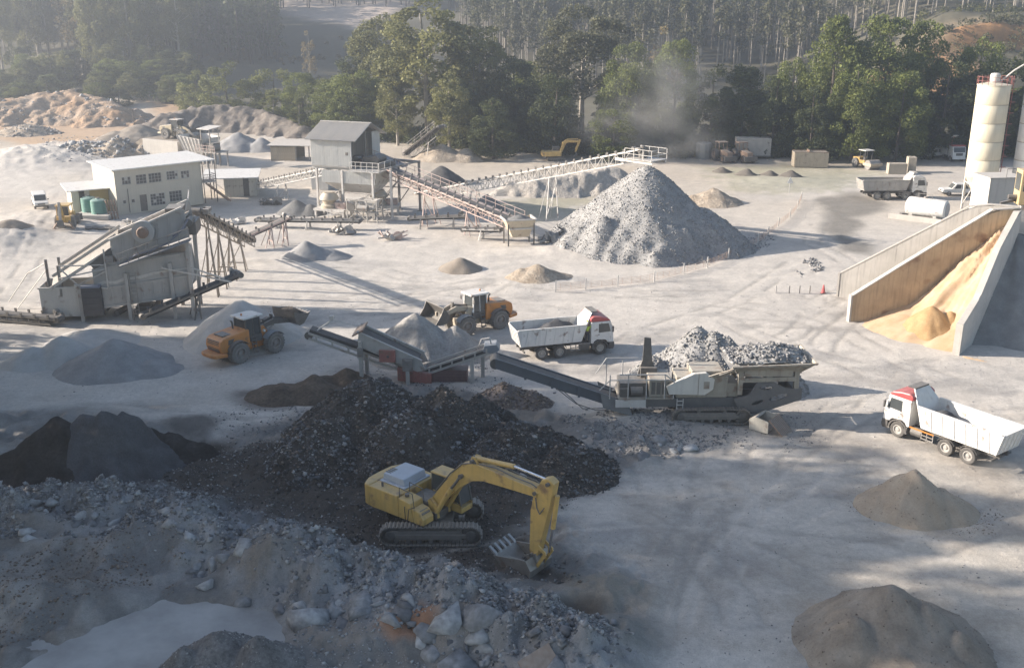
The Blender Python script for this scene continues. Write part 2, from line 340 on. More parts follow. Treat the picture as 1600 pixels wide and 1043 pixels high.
def hgt(x, y):
    x = np.asarray(x, float); y = np.asarray(y, float)
    z = zhill(x, y)
    far = sstep(215, 280, y); z = z + (fbm(x/6, y/9, 4, 29)-.45)*2.2*sstep(85, 95, x)*sstep(232, 242, y)*sstep(300, 270, y)
    z = z + (fbm(x/28, y/28, 3, 5)-.5)*(.5+4*far)
    soft = 1-.6*sstep(0, 8, x)*sstep(44, 52, y)*sstep(170, 140, y)
    z = z + (fbm(x/2.6, y/2.6, 4, 9)-.5)*.15*soft + (fbm(x/.8, y/.8, 2, 19)-.5)*.05
    for mx, my, rx, ry, h in MOUNDS:
        d = ((x-mx)/rx)**2+((y-my)/ry)**2
        z = z + h*np.exp(-d*1.3)*(1+.5*(fbm(x/1.3, y/1.3, 3, 3)-.5))
    near = y < 75
    if np.any(near):
        d = seg_dist(x, y, BANK) + (fbm(x/2.2, y/2.2, 3, 2)-.5)*2.0
        bk = np.exp(-(d/2.1)**2)
        z = z + np.where(near, bk*((.62+.55*sstep(-18, -6, x))+2.0*(fbm(x/1.5, y/1.5, 4, 7)-.45)+.8*np.abs(fbm(x/.6, y/.6, 3, 17)-.5)) + bk*.62*(ledge(x, y)-.4), 0)
        sd = poly_sd(x, y, POND) + (fbm(x/1.5, y/1.5, 3, 21)-.5)*1.1
        z = np.where(near, z*(sstep(-.1, 1.0, sd)) - .25*sstep(.4, -.8, sd), z)
        g = sstep(.6, -1.2, poly_sd(x, y, GRIT)+(fbm(x/2, y/2, 3, 33)-.5)*2)
        z = z + np.where(near, g*((fbm(x/.75, y/.75, 3, 14)-.5)*.6+np.abs(fbm(x/2.2, y/2.2, 4, 44)-.5)*1.1)*sstep(0, 1.2, sd), 0)
    pad = np.exp(-(np.hypot((x+4.2)/4.2, (y-48.4)/3.4))**4); z = z*(1-pad)+.03*pad
    ok = y < 150
    if np.any(ok):
        rut = np.zeros(np.shape(x)); xs_, ys_ = x[ok], y[ok]; r_ = np.zeros(xs_.shape)
        for k, t in enumerate(TRACKS): r_ = np.maximum(r_, rut_profile(xs_, ys_, t, k))
        rut[ok] = r_; z = z - .055*rut
    return z
def hz(x, y): return float(hgt(np.array([x]), np.array([y]))[0])
def GZ(px, py):
    x, y, _ = G(px, py)
    for _i in range(3):
        z = hz(x, y); x, y, _ = G(px, py, z)
    return (x, y, hz(x, y))
def make_ground():
    ys = np.concatenate([np.arange(-60, 26, 5), 26*1.0043**np.arange(0, 540), np.arange(266, 566, 2.6)])
    ys = np.unique(ys); u = np.linspace(-1, 1, 470)
    half = .53*(np.maximum(ys, 15)*CP+8.4)+7
    side = np.array([3, 8, 16, 28, 45, 70, 100, 140], float)
    rows = [np.concatenate([-h-side[::-1], u*h, h+side]) for h in half]
    X = np.stack(rows); Y = np.repeat(ys[:, None], X.shape[1], 1)
    Z = hgt(X.ravel(), Y.ravel()).reshape(X.shape)
    nr, nc = X.shape; idx = np.arange(nr*nc).reshape(nr, nc)
    f = np.stack([idx[:-1, :-1], idx[:-1, 1:], idx[1:, 1:], idx[1:, :-1]], -1).reshape(-1, 4)
    me = np_mesh('ground', np.stack([X, Y, Z], -1).reshape(-1, 3), f, None, True)
    x, y = X.ravel(), Y.ravel(); n = len(x)
    col = np.tile(np.array([.52, .478, .426]), (n, 1))
    def blend(c, w):
        nonlocal col
        col = col*(1-w[:, None]) + np.array(c)*w[:, None]
    nz = fbm(x/9, y/9, 4, 51); nf = fbm(x/1.6, y/1.6, 4, 61)
    blend((.44, .408, .37), sstep(.42, .68, nz)*.75)                                   # greyer fines
    blend((.44, .375, .295), sstep(95, 180, y)*sstep(.3, .6, fbm(x/22, y/22, 3, 71))*.75)     # tan floor at the back
    blend((.42, .37, .30), sstep(6, 26, x)*sstep(75, 45, y)*.5)
    blend((.27, .255, .24), sstep(.52, .75, fbm(x/6, y/2.2, 4, 81))*.6*sstep(130, 80, y)); blend((.33, .275, .22), sstep(.5, .7, fbm(x/4, y/4, 4, 83))*.45*sstep(90, 40, y))
    w = sstep(2, -4, poly_sd(x, y, CLAY)+(nz-.5)*8); blend((.44, .29, .17), w*.75)
    for P_, c in ((GREEN, (.30, .29, .19)), (GREENB, (.29, .27, .17))):
        blend(c, sstep(2, -3, poly_sd(x, y, P_)+(nf-.5)*9)*.55)
    blend((.17, .158, .14), sstep(1.2, -1.5, poly_sd(x, y, WET)+(nz-.5)*5)*.8)
    g = sstep(.8, -1.6, poly_sd(x, y, GRIT)+(nz-.5)*5); blend((.185, .178, .168), g*(.6+.4*sstep(.35, .6, nf)))
    blend((.235, .20, .165), g*.8*sstep(.5, .66, fbm(x/2.4, y/2.4, 4, 93))*.7)
    d = sstep(.5, -1.2, poly_sd(x, y, DARK)+(nf-.5)*3.2); blend((.075, .064, .055), d*.93)
    bkd = seg_dist(x, y, BANK)+(nf-.5)*2.5; blend((.25, .255, .262), np.exp(-(bkd/2.4)**2)*sstep(.35, .55, fbm(x/1.3, y/1.3, 4, 77))*.8*(y < 75)); blend((.34, .34, .345), np.exp(-(bkd/2.6)**2)*sstep(.55, .68, fbm(x/.9, y/.9, 3, 78))*.6*(y < 75))
    for px, py, rr in ((300, 690, 3.2), (495, 608, 3.4)):  # near-black soil; in the left hollow it stands in for shade
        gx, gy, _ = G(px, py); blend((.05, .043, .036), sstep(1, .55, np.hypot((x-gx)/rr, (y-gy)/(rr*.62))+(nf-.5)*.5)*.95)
    for px, py, rr, c in ((1400, 985, 7.5, (.31, .275, .23)), (1435, 795, 4.6, (.40, .345, .28)), (1300, 900, 4.5, (.40, .36, .31)), (140, 745, 6.5, (.11, .105, .10)), (300, 660, 3.0, (.08, .075, .07)), (945, 935, 3.0, (.26, .235, .195)), (985, 1000, 2.4, (.22, .215, .195)), (905, 962, 1.4, (.13, .11, .09)), (640, 1010, 1.6, (.30, .15, .08)), (345, 1030, 3.0, (.15, .145, .135)), (420, 620, 3.5, (.12, .10, .085))):
        gx, gy, _ = G(px, py); blend(c, sstep(1, .4, np.hypot((x-gx)/rr, (y-gy)/(rr*.8))+(nf-.5)*.7)*.85)
    for k, t in enumerate(TRACKS):
        rp = rut_profile(x, y, t, k)*(y < 190); blend((.30, .275, .245) if k % 3 else (.55, .50, .44), rp*(.62 if k < 11 else .55))
    # forest floor, felled slope, cut bank of orange clay
    ed = GP((-140, 146), (-40, 150), (200, 156), (330, 176), (430, 190), (480, 204), (560, 214), (700, 230), (800, 236), (900, 241), (1000, 245), (1200, 245), (1400, 242), (1760, 244)); ff = sstep(-1, 4, y-np.interp(x, [p[0] for p in ed], [p[1] for p in ed])+(nz-.5)*6)
    blend((.085, .078, .05), ff*.92)
    cc = GP((430, 100), (445, 30), (600, 25), (640, 100), (560, 112))
    blend((.52, .43, .36), sstep(8, -6, poly_sd(x, y, cc)+(nz-.5)*10)*(.75+.25*nf))
    cliff = sstep(104, 112, x)*sstep(257, 259, y-.12*(x-120))*sstep(268, 264, y-.12*(x-120)); blend((.48, .25, .11), cliff*(.3+.8*nf).clip(0, 1)); blend((.46, .25, .125), sstep(80, 88, x)*sstep(112, 98, x+(nz-.5)*20)*sstep(232, 240, y)*sstep(264, 256, y)*.7)
    blend((.36, .27, .18), sstep(86, 100, x)*sstep(266, 270, y)*sstep(276, 270, y)*.6)
    at = me.color_attributes.new('soil', 'FLOAT_COLOR', 'POINT')
    at.data.foreach_set('color', np.concatenate([col, np.ones((n, 1))], 1).astype(np.float32).ravel())
    m = bpy.data.materials.new('quarry_floor'); m.use_nodes = True; N, L = nodes(m)
    p = N['Principled BSDF']; p.inputs['Roughness'].default_value = .95; p.inputs['Specular IOR Level'].default_value = .12
    a = N.new('ShaderNodeAttribute'); a.attribute_name = 'soil'; ge = N.new('ShaderNodeNewGeometry')
    def noise(sc, det=8, r=.65):
        q = N.new('ShaderNodeTexNoise'); q.inputs['Scale'].default_value = sc; q.inputs['Detail'].default_value = det
        q.inputs['Roughness'].default_value = r; L.new(ge.outputs['Position'], q.inputs['Vector']); return q.outputs['Fac']
    def rng(v, lo, hi):
        q = N.new('ShaderNodeMapRange'); q.inputs[1].default_value = .3; q.inputs[2].default_value = .7
        q.inputs[3].default_value = lo; q.inputs[4].default_value = hi; L.new(v, q.inputs[0]); return q.outputs[0]
    n1, n2, n3 = noise(.55), noise(3.2), noise(14, 4)
    v = a.outputs['Color']
    for q in (rng(n1, .88, 1.10), rng(n2, .87, 1.12), rng(n3, .86, 1.13)):
        vm = N.new('ShaderNodeVectorMath'); vm.operation = 'SCALE'; L.new(v, vm.inputs[0]); L.new(q, vm.inputs['Scale']); v = vm.outputs[0]
    L.new(v, p.inputs['Base Color'])
    bp = N.new('ShaderNodeBump'); bp.inputs['Strength'].default_value = .55; bp.inputs['Distance'].default_value = .07
    ad = N.new('ShaderNodeMath'); ad.operation = 'ADD'; L.new(n2, ad.inputs[0]); L.new(n3, ad.inputs[1]); L.new(ad.outputs[0], bp.inputs['Height'])
    L.new(bp.outputs[0], p.inputs['Normal']); me.materials.append(m)
    tag(link_mesh('ground', me), kind='structure')
make_ground()
# milky slurry pool in the foreground hollow
def make_pond():
    bm = B(); pts = GP((-40, 1090), (10, 1020), (100, 980), (170, 945), (250, 925), (330, 918), (395, 938), (445, 955), (465, 985), (470, 1090))
    bm.prism(pts, 'z', -.45, .0)
    o = bm.build('slurry_pool', mat('slurry', (.32, .305, .285), .42, 0, .3, .3, 0, .2)); tag(o, kind='structure')
make_pond()
# ---------------------------------------------------------------- stones
ICO = None
def ico_template(sub):
    bm = bmesh.new(); bmesh.ops.create_icosphere(bm, subdivisions=sub, radius=1)
    v = np.array([p.co[:] for p in bm.verts]); f = np.array([[q.index for q in t.verts] for t in bm.faces]); bm.free(); return v, f
ICO1 = ico_template(1); ICO2 = ico_template(2)
def rot_mats(n, rs):
    q = rs.normal(size=(n, 4)); q /= np.linalg.norm(q, axis=1)[:, None]; w, x, y, z = q.T
    return np.stack([np.stack([1-2*(y*y+z*z), 2*(x*y-z*w), 2*(x*z+y*w)], -1), np.stack([2*(x*y+z*w), 1-2*(x*x+z*z), 2*(y*z-x*w)], -1),
                     np.stack([2*(x*z-y*w), 2*(y*z+x*w), 1-2*(x*x+y*y)], -1)], 1)
def hull(n, rs, lo=.55):
    """a broken stone: the hull of a few random points"""
    d = rs.normal(size=(n, 3)); d /= np.linalg.norm(d, axis=1)[:, None]; p = d*rs.uniform(lo, 1.1, n)[:, None]*rs.uniform(.7, 1.2, 3)
    bm = bmesh.new(); vs = [bm.verts.new(q) for q in p]; bmesh.ops.convex_hull(bm, input=vs); bmesh.ops.delete(bm, geom=[q for q in bm.verts if not q.link_faces], context='VERTS')
    bm.verts.index_update(); v = np.array([q.co[:] for q in bm.verts]); f = np.array([[q.index for q in t.verts] for t in bm.faces]); bm.free(); return v, f
SV = [hull(9, np.random.RandomState(300+i)) for i in range(14)]
def stone_cloud(name, pos, size, m, parent=None, seed=1, flat=.75):
    rs = np.random.RandomState(seed); pos = np.asarray(pos); size = np.asarray(size); n = len(pos); kind = rs.randint(0, len(SV), n); V, Fc, off = [], [], 0
    for k, (sv, sf) in enumerate(SV):
        i = np.where(kind == k)[0]
        if not len(i): continue
        v = np.einsum('nij,kj->nki', rot_mats(len(i), rs), sv)*size[i][:, None, None]; v[:, :, 2] *= flat; v = v+pos[i][:, None, :]
        V.append(v.reshape(-1, 3)); Fc.append((sf[None]+(np.arange(len(i))*len(sv))[:, None, None]).reshape(-1, 3)+off); off += len(i)*len(sv)
    me = np_mesh(name, np.concatenate(V), np.concatenate(Fc), m); o = link_mesh(name, me, parent); o['kind'] = 'stuff'; return o
def boulder_mesh(i, m):
    rs = np.random.RandomState(100+i); v, f = hull(13, rs, .62); v = v*np.array([1.12, 1.1, .85])
    return np_mesh('boulder', v, f, m)
ROCK_GREY = stone_mat('grey_stone', (.13, .13, .135), (.40, .385, .365)); ROCK_DARK = stone_mat('dark_stone', (.038, .037, .037), (.17, .165, .158))
ROCK_PALE = stone_mat('pale_stone', (.22, .22, .222), (.40, .395, .385)); ROCK_BROWN = stone_mat('brown_stone', (.11, .09, .075), (.33, .28, .235), tilt=(1.05, .97, .9))
BOULD = [boulder_mesh(i, ROCK_GREY) for i in range(10)]; BOULD_P = [boulder_mesh(20+i, ROCK_PALE) for i in range(6)]
def boulder(x, y, z, r, label, group=None, pale=False, seed=None):
    rs = random.Random(seed if seed is not None else int(x*71+y*913)); me = rs.choice(BOULD_P if pale else BOULD)
    o = link_mesh('boulder', me); o.location = (x, y, z); s = r
    o.scale = (s*rs.uniform(.85, 1.2), s*rs.uniform(.8, 1.1), s*rs.uniform(.7, .95)); o.rotation_euler = (rs.uniform(-.3, .3), rs.uniform(-.3, .3), rs.uniform(0, 6.28))
    return tag(o, label, 'boulder', group)
# ---------------------------------------------------------------- heaps
PILES = []
def cone_h(x, y, peaks, seed, rough):
    h = np.full(np.shape(x), -9.0)
    ang = (fbm(x/3.1+seed, y/3.1, 3, seed)-.5)
    for p in peaks:
        px, py, hh, r = p[:4]; ry = p[4] if len(p) > 4 else r; rot = p[5] if len(p) > 5 else 0
        c, s = math.cos(rot), math.sin(rot); dx, dy = x-px, y-py; u, v = (dx*c+dy*s)/r, (-dx*s+dy*c)/ry
        d = np.hypot(u, v); d = np.sqrt(d*d+.006)-.05            # a slightly blunt top
        th = np.arctan2(v, u); gl = fbm(th*2.2+7.7*seed, d*.8+seed, 4, seed+9)-.5
        h = np.maximum(h, hh*(1-d*(1+.30*ang)+gl*.11*np.clip(d*1.6, 0, 1)))
    return h + (fbm(x/.9, y/.9, 4, seed+3)-.5)*rough*np.clip(h/.6, .25, 1)
def heap(name, label, peaks, m, res=.3, rough=.18, seed=1, group=None, cat='stockpile', base=0.0, stones=None, clip=None, extra=None):
    """a stockpile standing on the ground: one or several cones that run together"""
    peaks = [tuple(p) for p in peaks]
    x0 = min(p[0]-max(p[3:5])*1.3 for p in peaks); x1 = max(p[0]+max(p[3:5])*1.3 for p in peaks)
    y0 = min(p[1]-max(p[3:5])*1.3 for p in peaks); y1 = max(p[1]+max(p[3:5])*1.3 for p in peaks)
    xs, ys = np.arange(x0, x1, res), np.arange(y0, y1, res); X, Y = np.meshgrid(xs, ys)
    h = cone_h(X, Y, peaks, seed, rough)
    if extra is not None: h = extra(X, Y, h)
    keep = np.maximum.reduce([h[:-1, :-1], h[1:, :-1], h[1:, 1:], h[:-1, 1:]]) > -.12
    if clip is not None:
        ok = clip(X, Y); keep &= ok[:-1, :-1] & ok[1:, :-1] & ok[1:, 1:] & ok[:-1, 1:]
    gz = hgt(X.ravel(), Y.ravel()).reshape(X.shape); Z = np.where(h > -.3, h, -.3)+gz+base
    idx = np.arange(X.size).reshape(X.shape); f = np.stack([idx[:-1, :-1], idx[:-1, 1:], idx[1:, 1:], idx[1:, :-1]], -1)[keep]
    used = np.unique(f); rm = np.full(X.size, -1); rm[used] = np.arange(len(used))
    cx, cy = peaks[0][0], peaks[0][1]; cz = hz(cx, cy)+base
    v = np.stack([X, Y, Z], -1).reshape(-1, 3)[used]-np.array([cx, cy, cz])
    o = link_mesh(name, np_mesh(name, v, rm[f], m, True)); o.location = (cx, cy, cz); tag(o, label, cat, group)
    if stones:
        n, smin, smax, sm = stones; rs = np.random.RandomState(seed+50); kx = rs.uniform(x0, x1, n*4); ky = rs.uniform(y0, y1, n*4)
        kh = cone_h(kx, ky, peaks, seed, rough)
        if extra is not None: kh = extra(kx, ky, kh)
        ok = kh > -.1
        if clip is not None: ok &= clip(kx, ky)
        kx, ky, kh = kx[ok][:n], ky[ok][:n], kh[ok][:n]; sz = smin*(smax/smin)**(rs.uniform(0, 1, len(kx))**2.2)
        pos = np.stack([kx-cx, ky-cy, kh+hgt(kx, ky)+base-cz+sz*.05], -1)
        stone_cloud('loose_stone', pos, sz, sm, o, seed)
    PILES.append((peaks, seed, rough, base, extra)); return o
def ridge(crest, slope, seed, rough=1., flute=.22):
    """height of a bank along crest points (pixel x, pixel row of the crest, distance)"""
    P_ = [AT(*c) for c in crest]; P_ = [(p[0], p[1], p[2]-hz(p[0], p[1])) for p in P_]
    def f(X, Y, h):
        out = np.full(np.shape(X), -9.)
        wx, wy = (fbm(X/5, Y/5, 3, seed)-.5)*3.5, (fbm(X/5, Y/5, 3, seed+8)-.5)*3.5
        for (x0, y0, z0), (x1, y1, z1) in zip(P_[:-1], P_[1:]):
            dx, dy = x1-x0, y1-y0; t = np.clip(((X+wx-x0)*dx+(Y+wy-y0)*dy)/(dx*dx+dy*dy), 0, 1); d = np.hypot(X+wx-x0-t*dx, Y+wy-y0-t*dy)
            out = np.maximum(out, (z0+(z1-z0)*t)*(.86+.28*fbm(X/4.5, Y/9, 3, seed+2)) - slope*np.maximum(0, d-.8)*(1+flute*4*(fbm(X/1.8, Y/7, 3, seed+5)-.5)))
        return out+(fbm(X/1.3, Y/1.3, 4, seed+3)-.5)*rough
    return f, [(p[0], p[1], p[2], p[2]/slope+2) for p in P_]
def heap_z(x, y, i):
    pk, sd, rg, base, ex = PILES[i]; h = cone_h(np.array([x]), np.array([y]), pk, sd, rg)
    if ex is not None: h = ex(np.array([x]), np.array([y]), h)
    return float(h[0])+hz(x, y)+base
# ================================================================ STOCKPILES
def pk(ax, ay, fy, hw, k=.85, ry=None):
    """apex pixel, row of the near foot, half width in pixels -> cone"""
    x, yf, _ = G(ax, fy); s = F/(yf*CP+H*SP); r = hw/s; yc = yf+r*k
    s = F/(yc*CP+H*SP); r = hw/s
    X, Y, Z = AT(ax, ay, yc); return (X, Y, max(.4, Z-hz(X, Y)), r, (ry or 1)*r)
GRAVEL = earth('grey_gravel', (.235, .23, .225), (.345, .335, .32), fine=7, speck=.3)
FINES = earth('pale_fines', (.40, .38, .35), (.50, .475, .44), fine=12, bump=.25, speck=.1)
GFINES = earth('grey_fines', (.24, .235, .23), (.33, .32, .31), fine=12, bump=.3, speck=.12)
DSOIL = earth('dark_spoil', (.048, .042, .037), (.10, .088, .078), fine=5, speck=.4, bump=.9, bdist=.12, pale=(.15, .145, .14))
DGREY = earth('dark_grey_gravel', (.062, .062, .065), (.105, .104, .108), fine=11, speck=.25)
BSPOIL = earth('brown_spoil', (.075, .058, .045), (.14, .11, .085), fine=5, speck=.35, bump=.8)
SAND = earth('tan_sand', (.345, .275, .205), (.42, .345, .265), fine=11, bump=.35, speck=.1)
BSAND = earth('brown_sand', (.215, .18, .145), (.30, .26, .215), fine=10, bump=.4, speck=.14)
OSAND = earth('orange_sand', (.46, .315, .19), (.54, .40, .27), fine=12, bump=.3, speck=.08)
TANR = earth('tan_rubble', (.33, .265, .20), (.44, .375, .30), fine=3, bump=1, bdist=.2, speck=.25)
CLAYR = earth('clay_rubble', (.40, .265, .165), (.37, .30, .235), scale=.12, fine=2.2, bump=1, bdist=.25, speck=.25)
heap('gravel_pile', 'huge cone of crushed grey rock below the tip of the long conveyor', [pk(1012, 256, 406, 146), pk(1098, 322, 402, 84), pk(945, 335, 406, 50)], GRAVEL, .34, .3, 3, stones=(16000, .06, .18, stone_mat('crushed_rock', (.25, .242, .23), (.355, .342, .322))))
MOUND = len(PILES)
heap('rubble_heap', 'broad dark rubble heap with loose stones behind the yellow excavator', [pk(575, 592, 742, 150, .95), pk(690, 603, 735, 120), pk(640, 640, 765, 110), pk(800, 672, 768, 120), pk(880, 692, 768, 85), pk(505, 660, 760, 95), pk(745, 612, 700, 70)], DSOIL, .2, .85, 7, stones=(14000, .03, .20, ROCK_DARK))
BLACKS = earth('black_spoil_and_shade', (.024, .022, .021), (.055, .050, .047), fine=6, speck=.35, bump=.8)  # black spoil on the flank, painted shade in the hollow
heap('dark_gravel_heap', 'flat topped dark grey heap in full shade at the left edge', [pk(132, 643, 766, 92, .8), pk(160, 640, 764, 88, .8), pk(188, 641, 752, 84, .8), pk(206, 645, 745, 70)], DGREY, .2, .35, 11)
heap('black_heap', 'black flank of spoil leaning on the left of the flat topped dark heap', [pk(92, 652, 768, 88, .8), pk(58, 674, 774, 86), pk(14, 702, 778, 84)], BLACKS, .2, .4, 12)
heap('black_heap', 'black mass for the shade in the hollow right of the flat topped dark heap', [pk(240, 668, 726, 52), pk(272, 678, 722, 56), pk(300, 686, 718, 40), pk(218, 656, 726, 36)], BLACKS, .2, .45, 16)  # near-black colour stands in for the shade of the hollow
heap('gravel_heap', 'smooth bluish grey heap beside the rear of the left wheel loader', [pk(176, 528, 594, 82, .8), pk(238, 560, 590, 40)], GFINES, .25, .12, 13)
heap('fines_heap', 'low pale heap left of the smooth bluish grey heap', [pk(96, 522, 575, 52), pk(140, 516, 552, 70), pk(50, 540, 580, 50)], FINES, .25, .25, 14)
heap('white_fines_pile', 'white powdery cone rising just behind the left wheel loader', [pk(374, 467, 545, 88, .7)], FINES, .22, .12, 17)
heap('screened_pile', 'grey pile between the red screener and the tipping wheel loader', [pk(648, 488, 572, 82, .8), pk(712, 508, 566, 55)], earth('screened_grit', (.27, .255, .235), (.38, .36, .335), fine=6, bump=.8, bdist=.12, speck=.2), .2, .5, 19)
heap('brown_spoil_heap', 'dark brown spoil heap beside the hollow left of the rubble', [pk(492, 584, 628, 62), pk(445, 598, 630, 55), pk(540, 575, 612, 45)], BSPOIL, .2, .3, 23)
heap('sand_heap', 'tan sand heap on the track behind the right tipper truck', [pk(1432, 731, 820, 68, .75), pk(1474, 762, 820, 54), pk(1392, 766, 816, 50)], SAND, .14, .32, 29, stones=(900, .015, .06, ROCK_BROWN))
heap('sand_mound', 'wide brown sand mound at the lower right of the yard', [pk(1394, 912, 1066, 122, .85), pk(1448, 944, 1060, 92), pk(1340, 962, 1070, 76), pk(1500, 985, 1066, 64), pk(1408, 958, 1096, 150)], BSAND, .13, .34, 31, stones=(1500, .015, .07, ROCK_BROWN))
heap('fines_cone', 'small grey cone alone on the pale floor below the thin conveyor', [pk(478, 376, 412, 40, .8), pk(515, 388, 410, 32)], GFINES, .3, .18, 37)
heap('fines_cone', 'small tan cone standing alone below the crusher house', [pk(719, 402, 426, 34)], BSAND, .3, .15, 38)
heap('rubble_cone', 'low lumpy tan heap in front of the cream hopper', [pk(838, 411, 444, 42), pk(815, 418, 442, 26), pk(870, 424, 440, 28)], TANR, .3, .5, 39)
heap('gravel_cone', 'dark grey heap under the left end of the crusher house', [pk(462, 311, 338, 30), pk(485, 318, 338, 24)], earth('dusk_gravel', (.16, .155, .15), (.22, .215, .205)), .35, .2, 41)
heap('gravel_cone', 'dark pointed cone to the right behind the crusher house', [pk(690, 258, 291, 40)], earth('black_gravel', (.075, .072, .07), (.13, .125, .12)), .4, .2, 42)
heap('gravel_cone', 'dark pointed cone under the long conveyor right of the crusher house', [pk(761, 302, 336, 32)], MATS['dusk_gravel'], .4, .2, 43)
heap('sand_pile', 'pale tan double heap behind the short rear conveyor', [pk(690, 224, 254, 44), pk(728, 231, 254, 32)], TANR, .5, .7, 47)
_f, _p = ridge([(776, 297, 146), (800, 284, 147), (850, 276, 148), (905, 270, 149), (945, 262, 150), (962, 264, 150)], .75, 53, .8, .2)
heap('tipped_ridge', 'long ridge of tipped grey loads beyond the long conveyor', _p, earth('tipped_gravel', (.36, .325, .285), (.44, .405, .36), fine=3, bump=.9, bdist=.2), .3, 1.0, 53, extra=_f)
heap('clay_heap', 'orange tan heap just beyond the huge grey cone', [pk(1115, 294, 322, 45), pk(1085, 304, 320, 28)], TANR, .4, .6, 57)
for i, (a, b_, c, w, lb) in enumerate(((1128, 261, 271, 15, 'dark tipped load, leftmost of a row near the wet ground'), (1166, 263, 276, 17, 'dark tipped load, second from the left of the row'),
        (1203, 265, 277, 15, 'dark tipped load, third from the left of the row'), (1236, 265, 280, 18, 'dark tipped load, rightmost of the row near the container'))):
    heap('tipped_load', lb, [pk(a, b_, c, w, .8)], earth('damp_spoil', (.12, .105, .09), (.18, .16, .135)), .3, .55, 60+i, 'tipped loads in a row')
heap('rubble_cone', 'reddish grey stone heap between the screener and the crusher conveyor', [pk(793, 598, 642, 50), pk(832, 610, 642, 30)], earth('red_grit', (.13, .11, .105), (.20, .175, .165)), .2, .35, 67, stones=(1500, .06, .2, ROCK_BROWN))
heap('crushed_pile', 'heap of broken grey rock standing behind the tracked crusher', [pk(1092, 508, 628, 94, .9), pk(1118, 515, 627, 84), pk(1022, 553, 625, 55), pk(1136, 522, 624, 66), pk(1172, 534, 622, 56), pk(1216, 541, 620, 48)], GRAVEL, .22, .45, 71, stones=(4500, .06, .22, MATS['crushed_rock']))
_f, _p = ridge([(-60, 158, 235), (10, 153, 238), (60, 147, 242), (105, 143, 244), (140, 152, 240), (172, 160, 236)], .42, 73, 1.6, .14)
heap('clay_mound', 'orange and grey mound of overburden at the far left', _p, CLAYR, .5, 1.6, 73, extra=_f, stones=(420, .2, .8, ROCK_PALE))
_f, _p = ridge([(228, 190, 216), (262, 178, 220), (300, 166, 224), (350, 166, 226), (400, 172, 224), (440, 184, 218), (470, 196, 212)], .5, 75, 1.4, .16)
heap('spoil_bank', 'dark bank below the trees behind the loading ramp', _p, earth('bank_spoil', (.15, .125, .105), (.23, .20, .17), fine=2, bdist=.2), .5, 2.0, 75, extra=_f)
heap('spoil_heap', 'smooth brown heap right of the pole and below the spoil bank', [pk(215, 194, 226, 62), pk(180, 204, 226, 40)], BSAND, .5, .5, 77)
heap('rock_heap', 'heap of pale blasted rocks at the foot of the pole', [pk(185, 216, 252, 46), pk(140, 222, 250, 36), pk(228, 218, 250, 26)], TANR, .5, 1.2, 79, stones=(420, .25, .95, ROCK_PALE))
heap('gravel_heap', 'bluish grey heap between the loading ramp and the open shed', [pk(372, 207, 238, 48), pk(408, 214, 238, 30)], GFINES, .5, .6, 81)
heap('spoil_heap', 'low dark heap at the left edge beside the white pickup', [pk(14, 342, 374, 34)], BSAND, .4, .4, 83)
heap('rock_heap', 'low heap of dark rocks at the far left below the orange mound', [pk(40, 194, 214, 48)], TANR, .5, .9, 85, stones=(200, .2, .7, ROCK_GREY))
# stones strewn over the ground: the 300 largest as single boulders, the rest as one mass
def on_ground(px, py, lift=.3): x, y, z = GZ(px, py); return x, y, z
HERO = [(482, 968, 1.15, True, 'largest pale boulder standing at the right edge of the slurry pool'), (521, 953, .62, True, 'squarish pale boulder just right of the largest one'),
    (385, 857, .52, True, 'cream angular block on the crest of the rubble bank'), (350, 873, .5, True, 'grey leaning block beside the cream block on the bank'), (300, 855, .42, False, 'grey block left of the leaning block on the bank'),
    (51, 783, .5, False, 'flat grey slab at the left end of the rubble bank'), (140, 790, .42, False, 'grey block among the gravel at the left of the bank'), (120, 820, .35, False, 'upright grey rock low on the left gravel slope'),
    (838, 995, .5, False, 'rounded grey boulder at the right end of the rubble bank'), (880, 990, .42, False, 'angular pale boulder right of the rounded grey one'), (760, 968, 1.05, True, 'big pale boulder near the middle of the lower bank'),
    (690, 955, .9, True, 'pale boulder left of the big one on the lower bank'), (705, 1005, 1.2, True, 'broad slab at the lower edge near the red earth'), (800, 1028, 1.0, False, 'dark slab at the bottom edge beside the rusty plate'),
    (610, 972, .5, True, 'narrow upright pale stone below the bank crest'), (575, 945, 1.05, True, 'long pale rock along the bank crest'), (432, 890, .5, False, 'brownish rock on the near face of the bank'),
    (320, 912, .55, False, 'brown block overhanging the slurry pool'), (377, 935, .5, False, 'brown rock at the back edge of the slurry pool'), (640, 938, .34, True, 'small round pale stone under the excavator track'),
    (1030, 690, .55, True, 'tall pale boulder in front of the crusher track'), (1055, 695, .46, False, 'bluish boulder right of the tall pale one'), (1052, 704, .40, True, 'white boulder below the bluish one'),
    (1006, 714, .52, False, 'blue grey boulder nearest the rubble heap'), (1004, 685, .40, False, 'brown boulder left of the tall pale one'), (1078, 700, .5, True, 'flat slab at the right end of the boulder row'),
    (930, 684, .44, False, 'brown boulder at the foot of the rubble heap'), (820, 708, .34, True, 'cuboid pale block on the face of the dark rubble heap'), (185, 738, .3, False, 'single stone by the dark heap at the left')]
for px, py, r, pale, lb in HERO:
    x, y, z = GZ(px, py)
    if 'dark rubble heap' in lb: z = max(z, heap_z(x, y, MOUND)); x, y, _ = G(px, py, 2.2); z = heap_z(x, y, MOUND)
    boulder(x, y, z+r*.02, r*1.15, lb, None, pale)
STRAY = 0
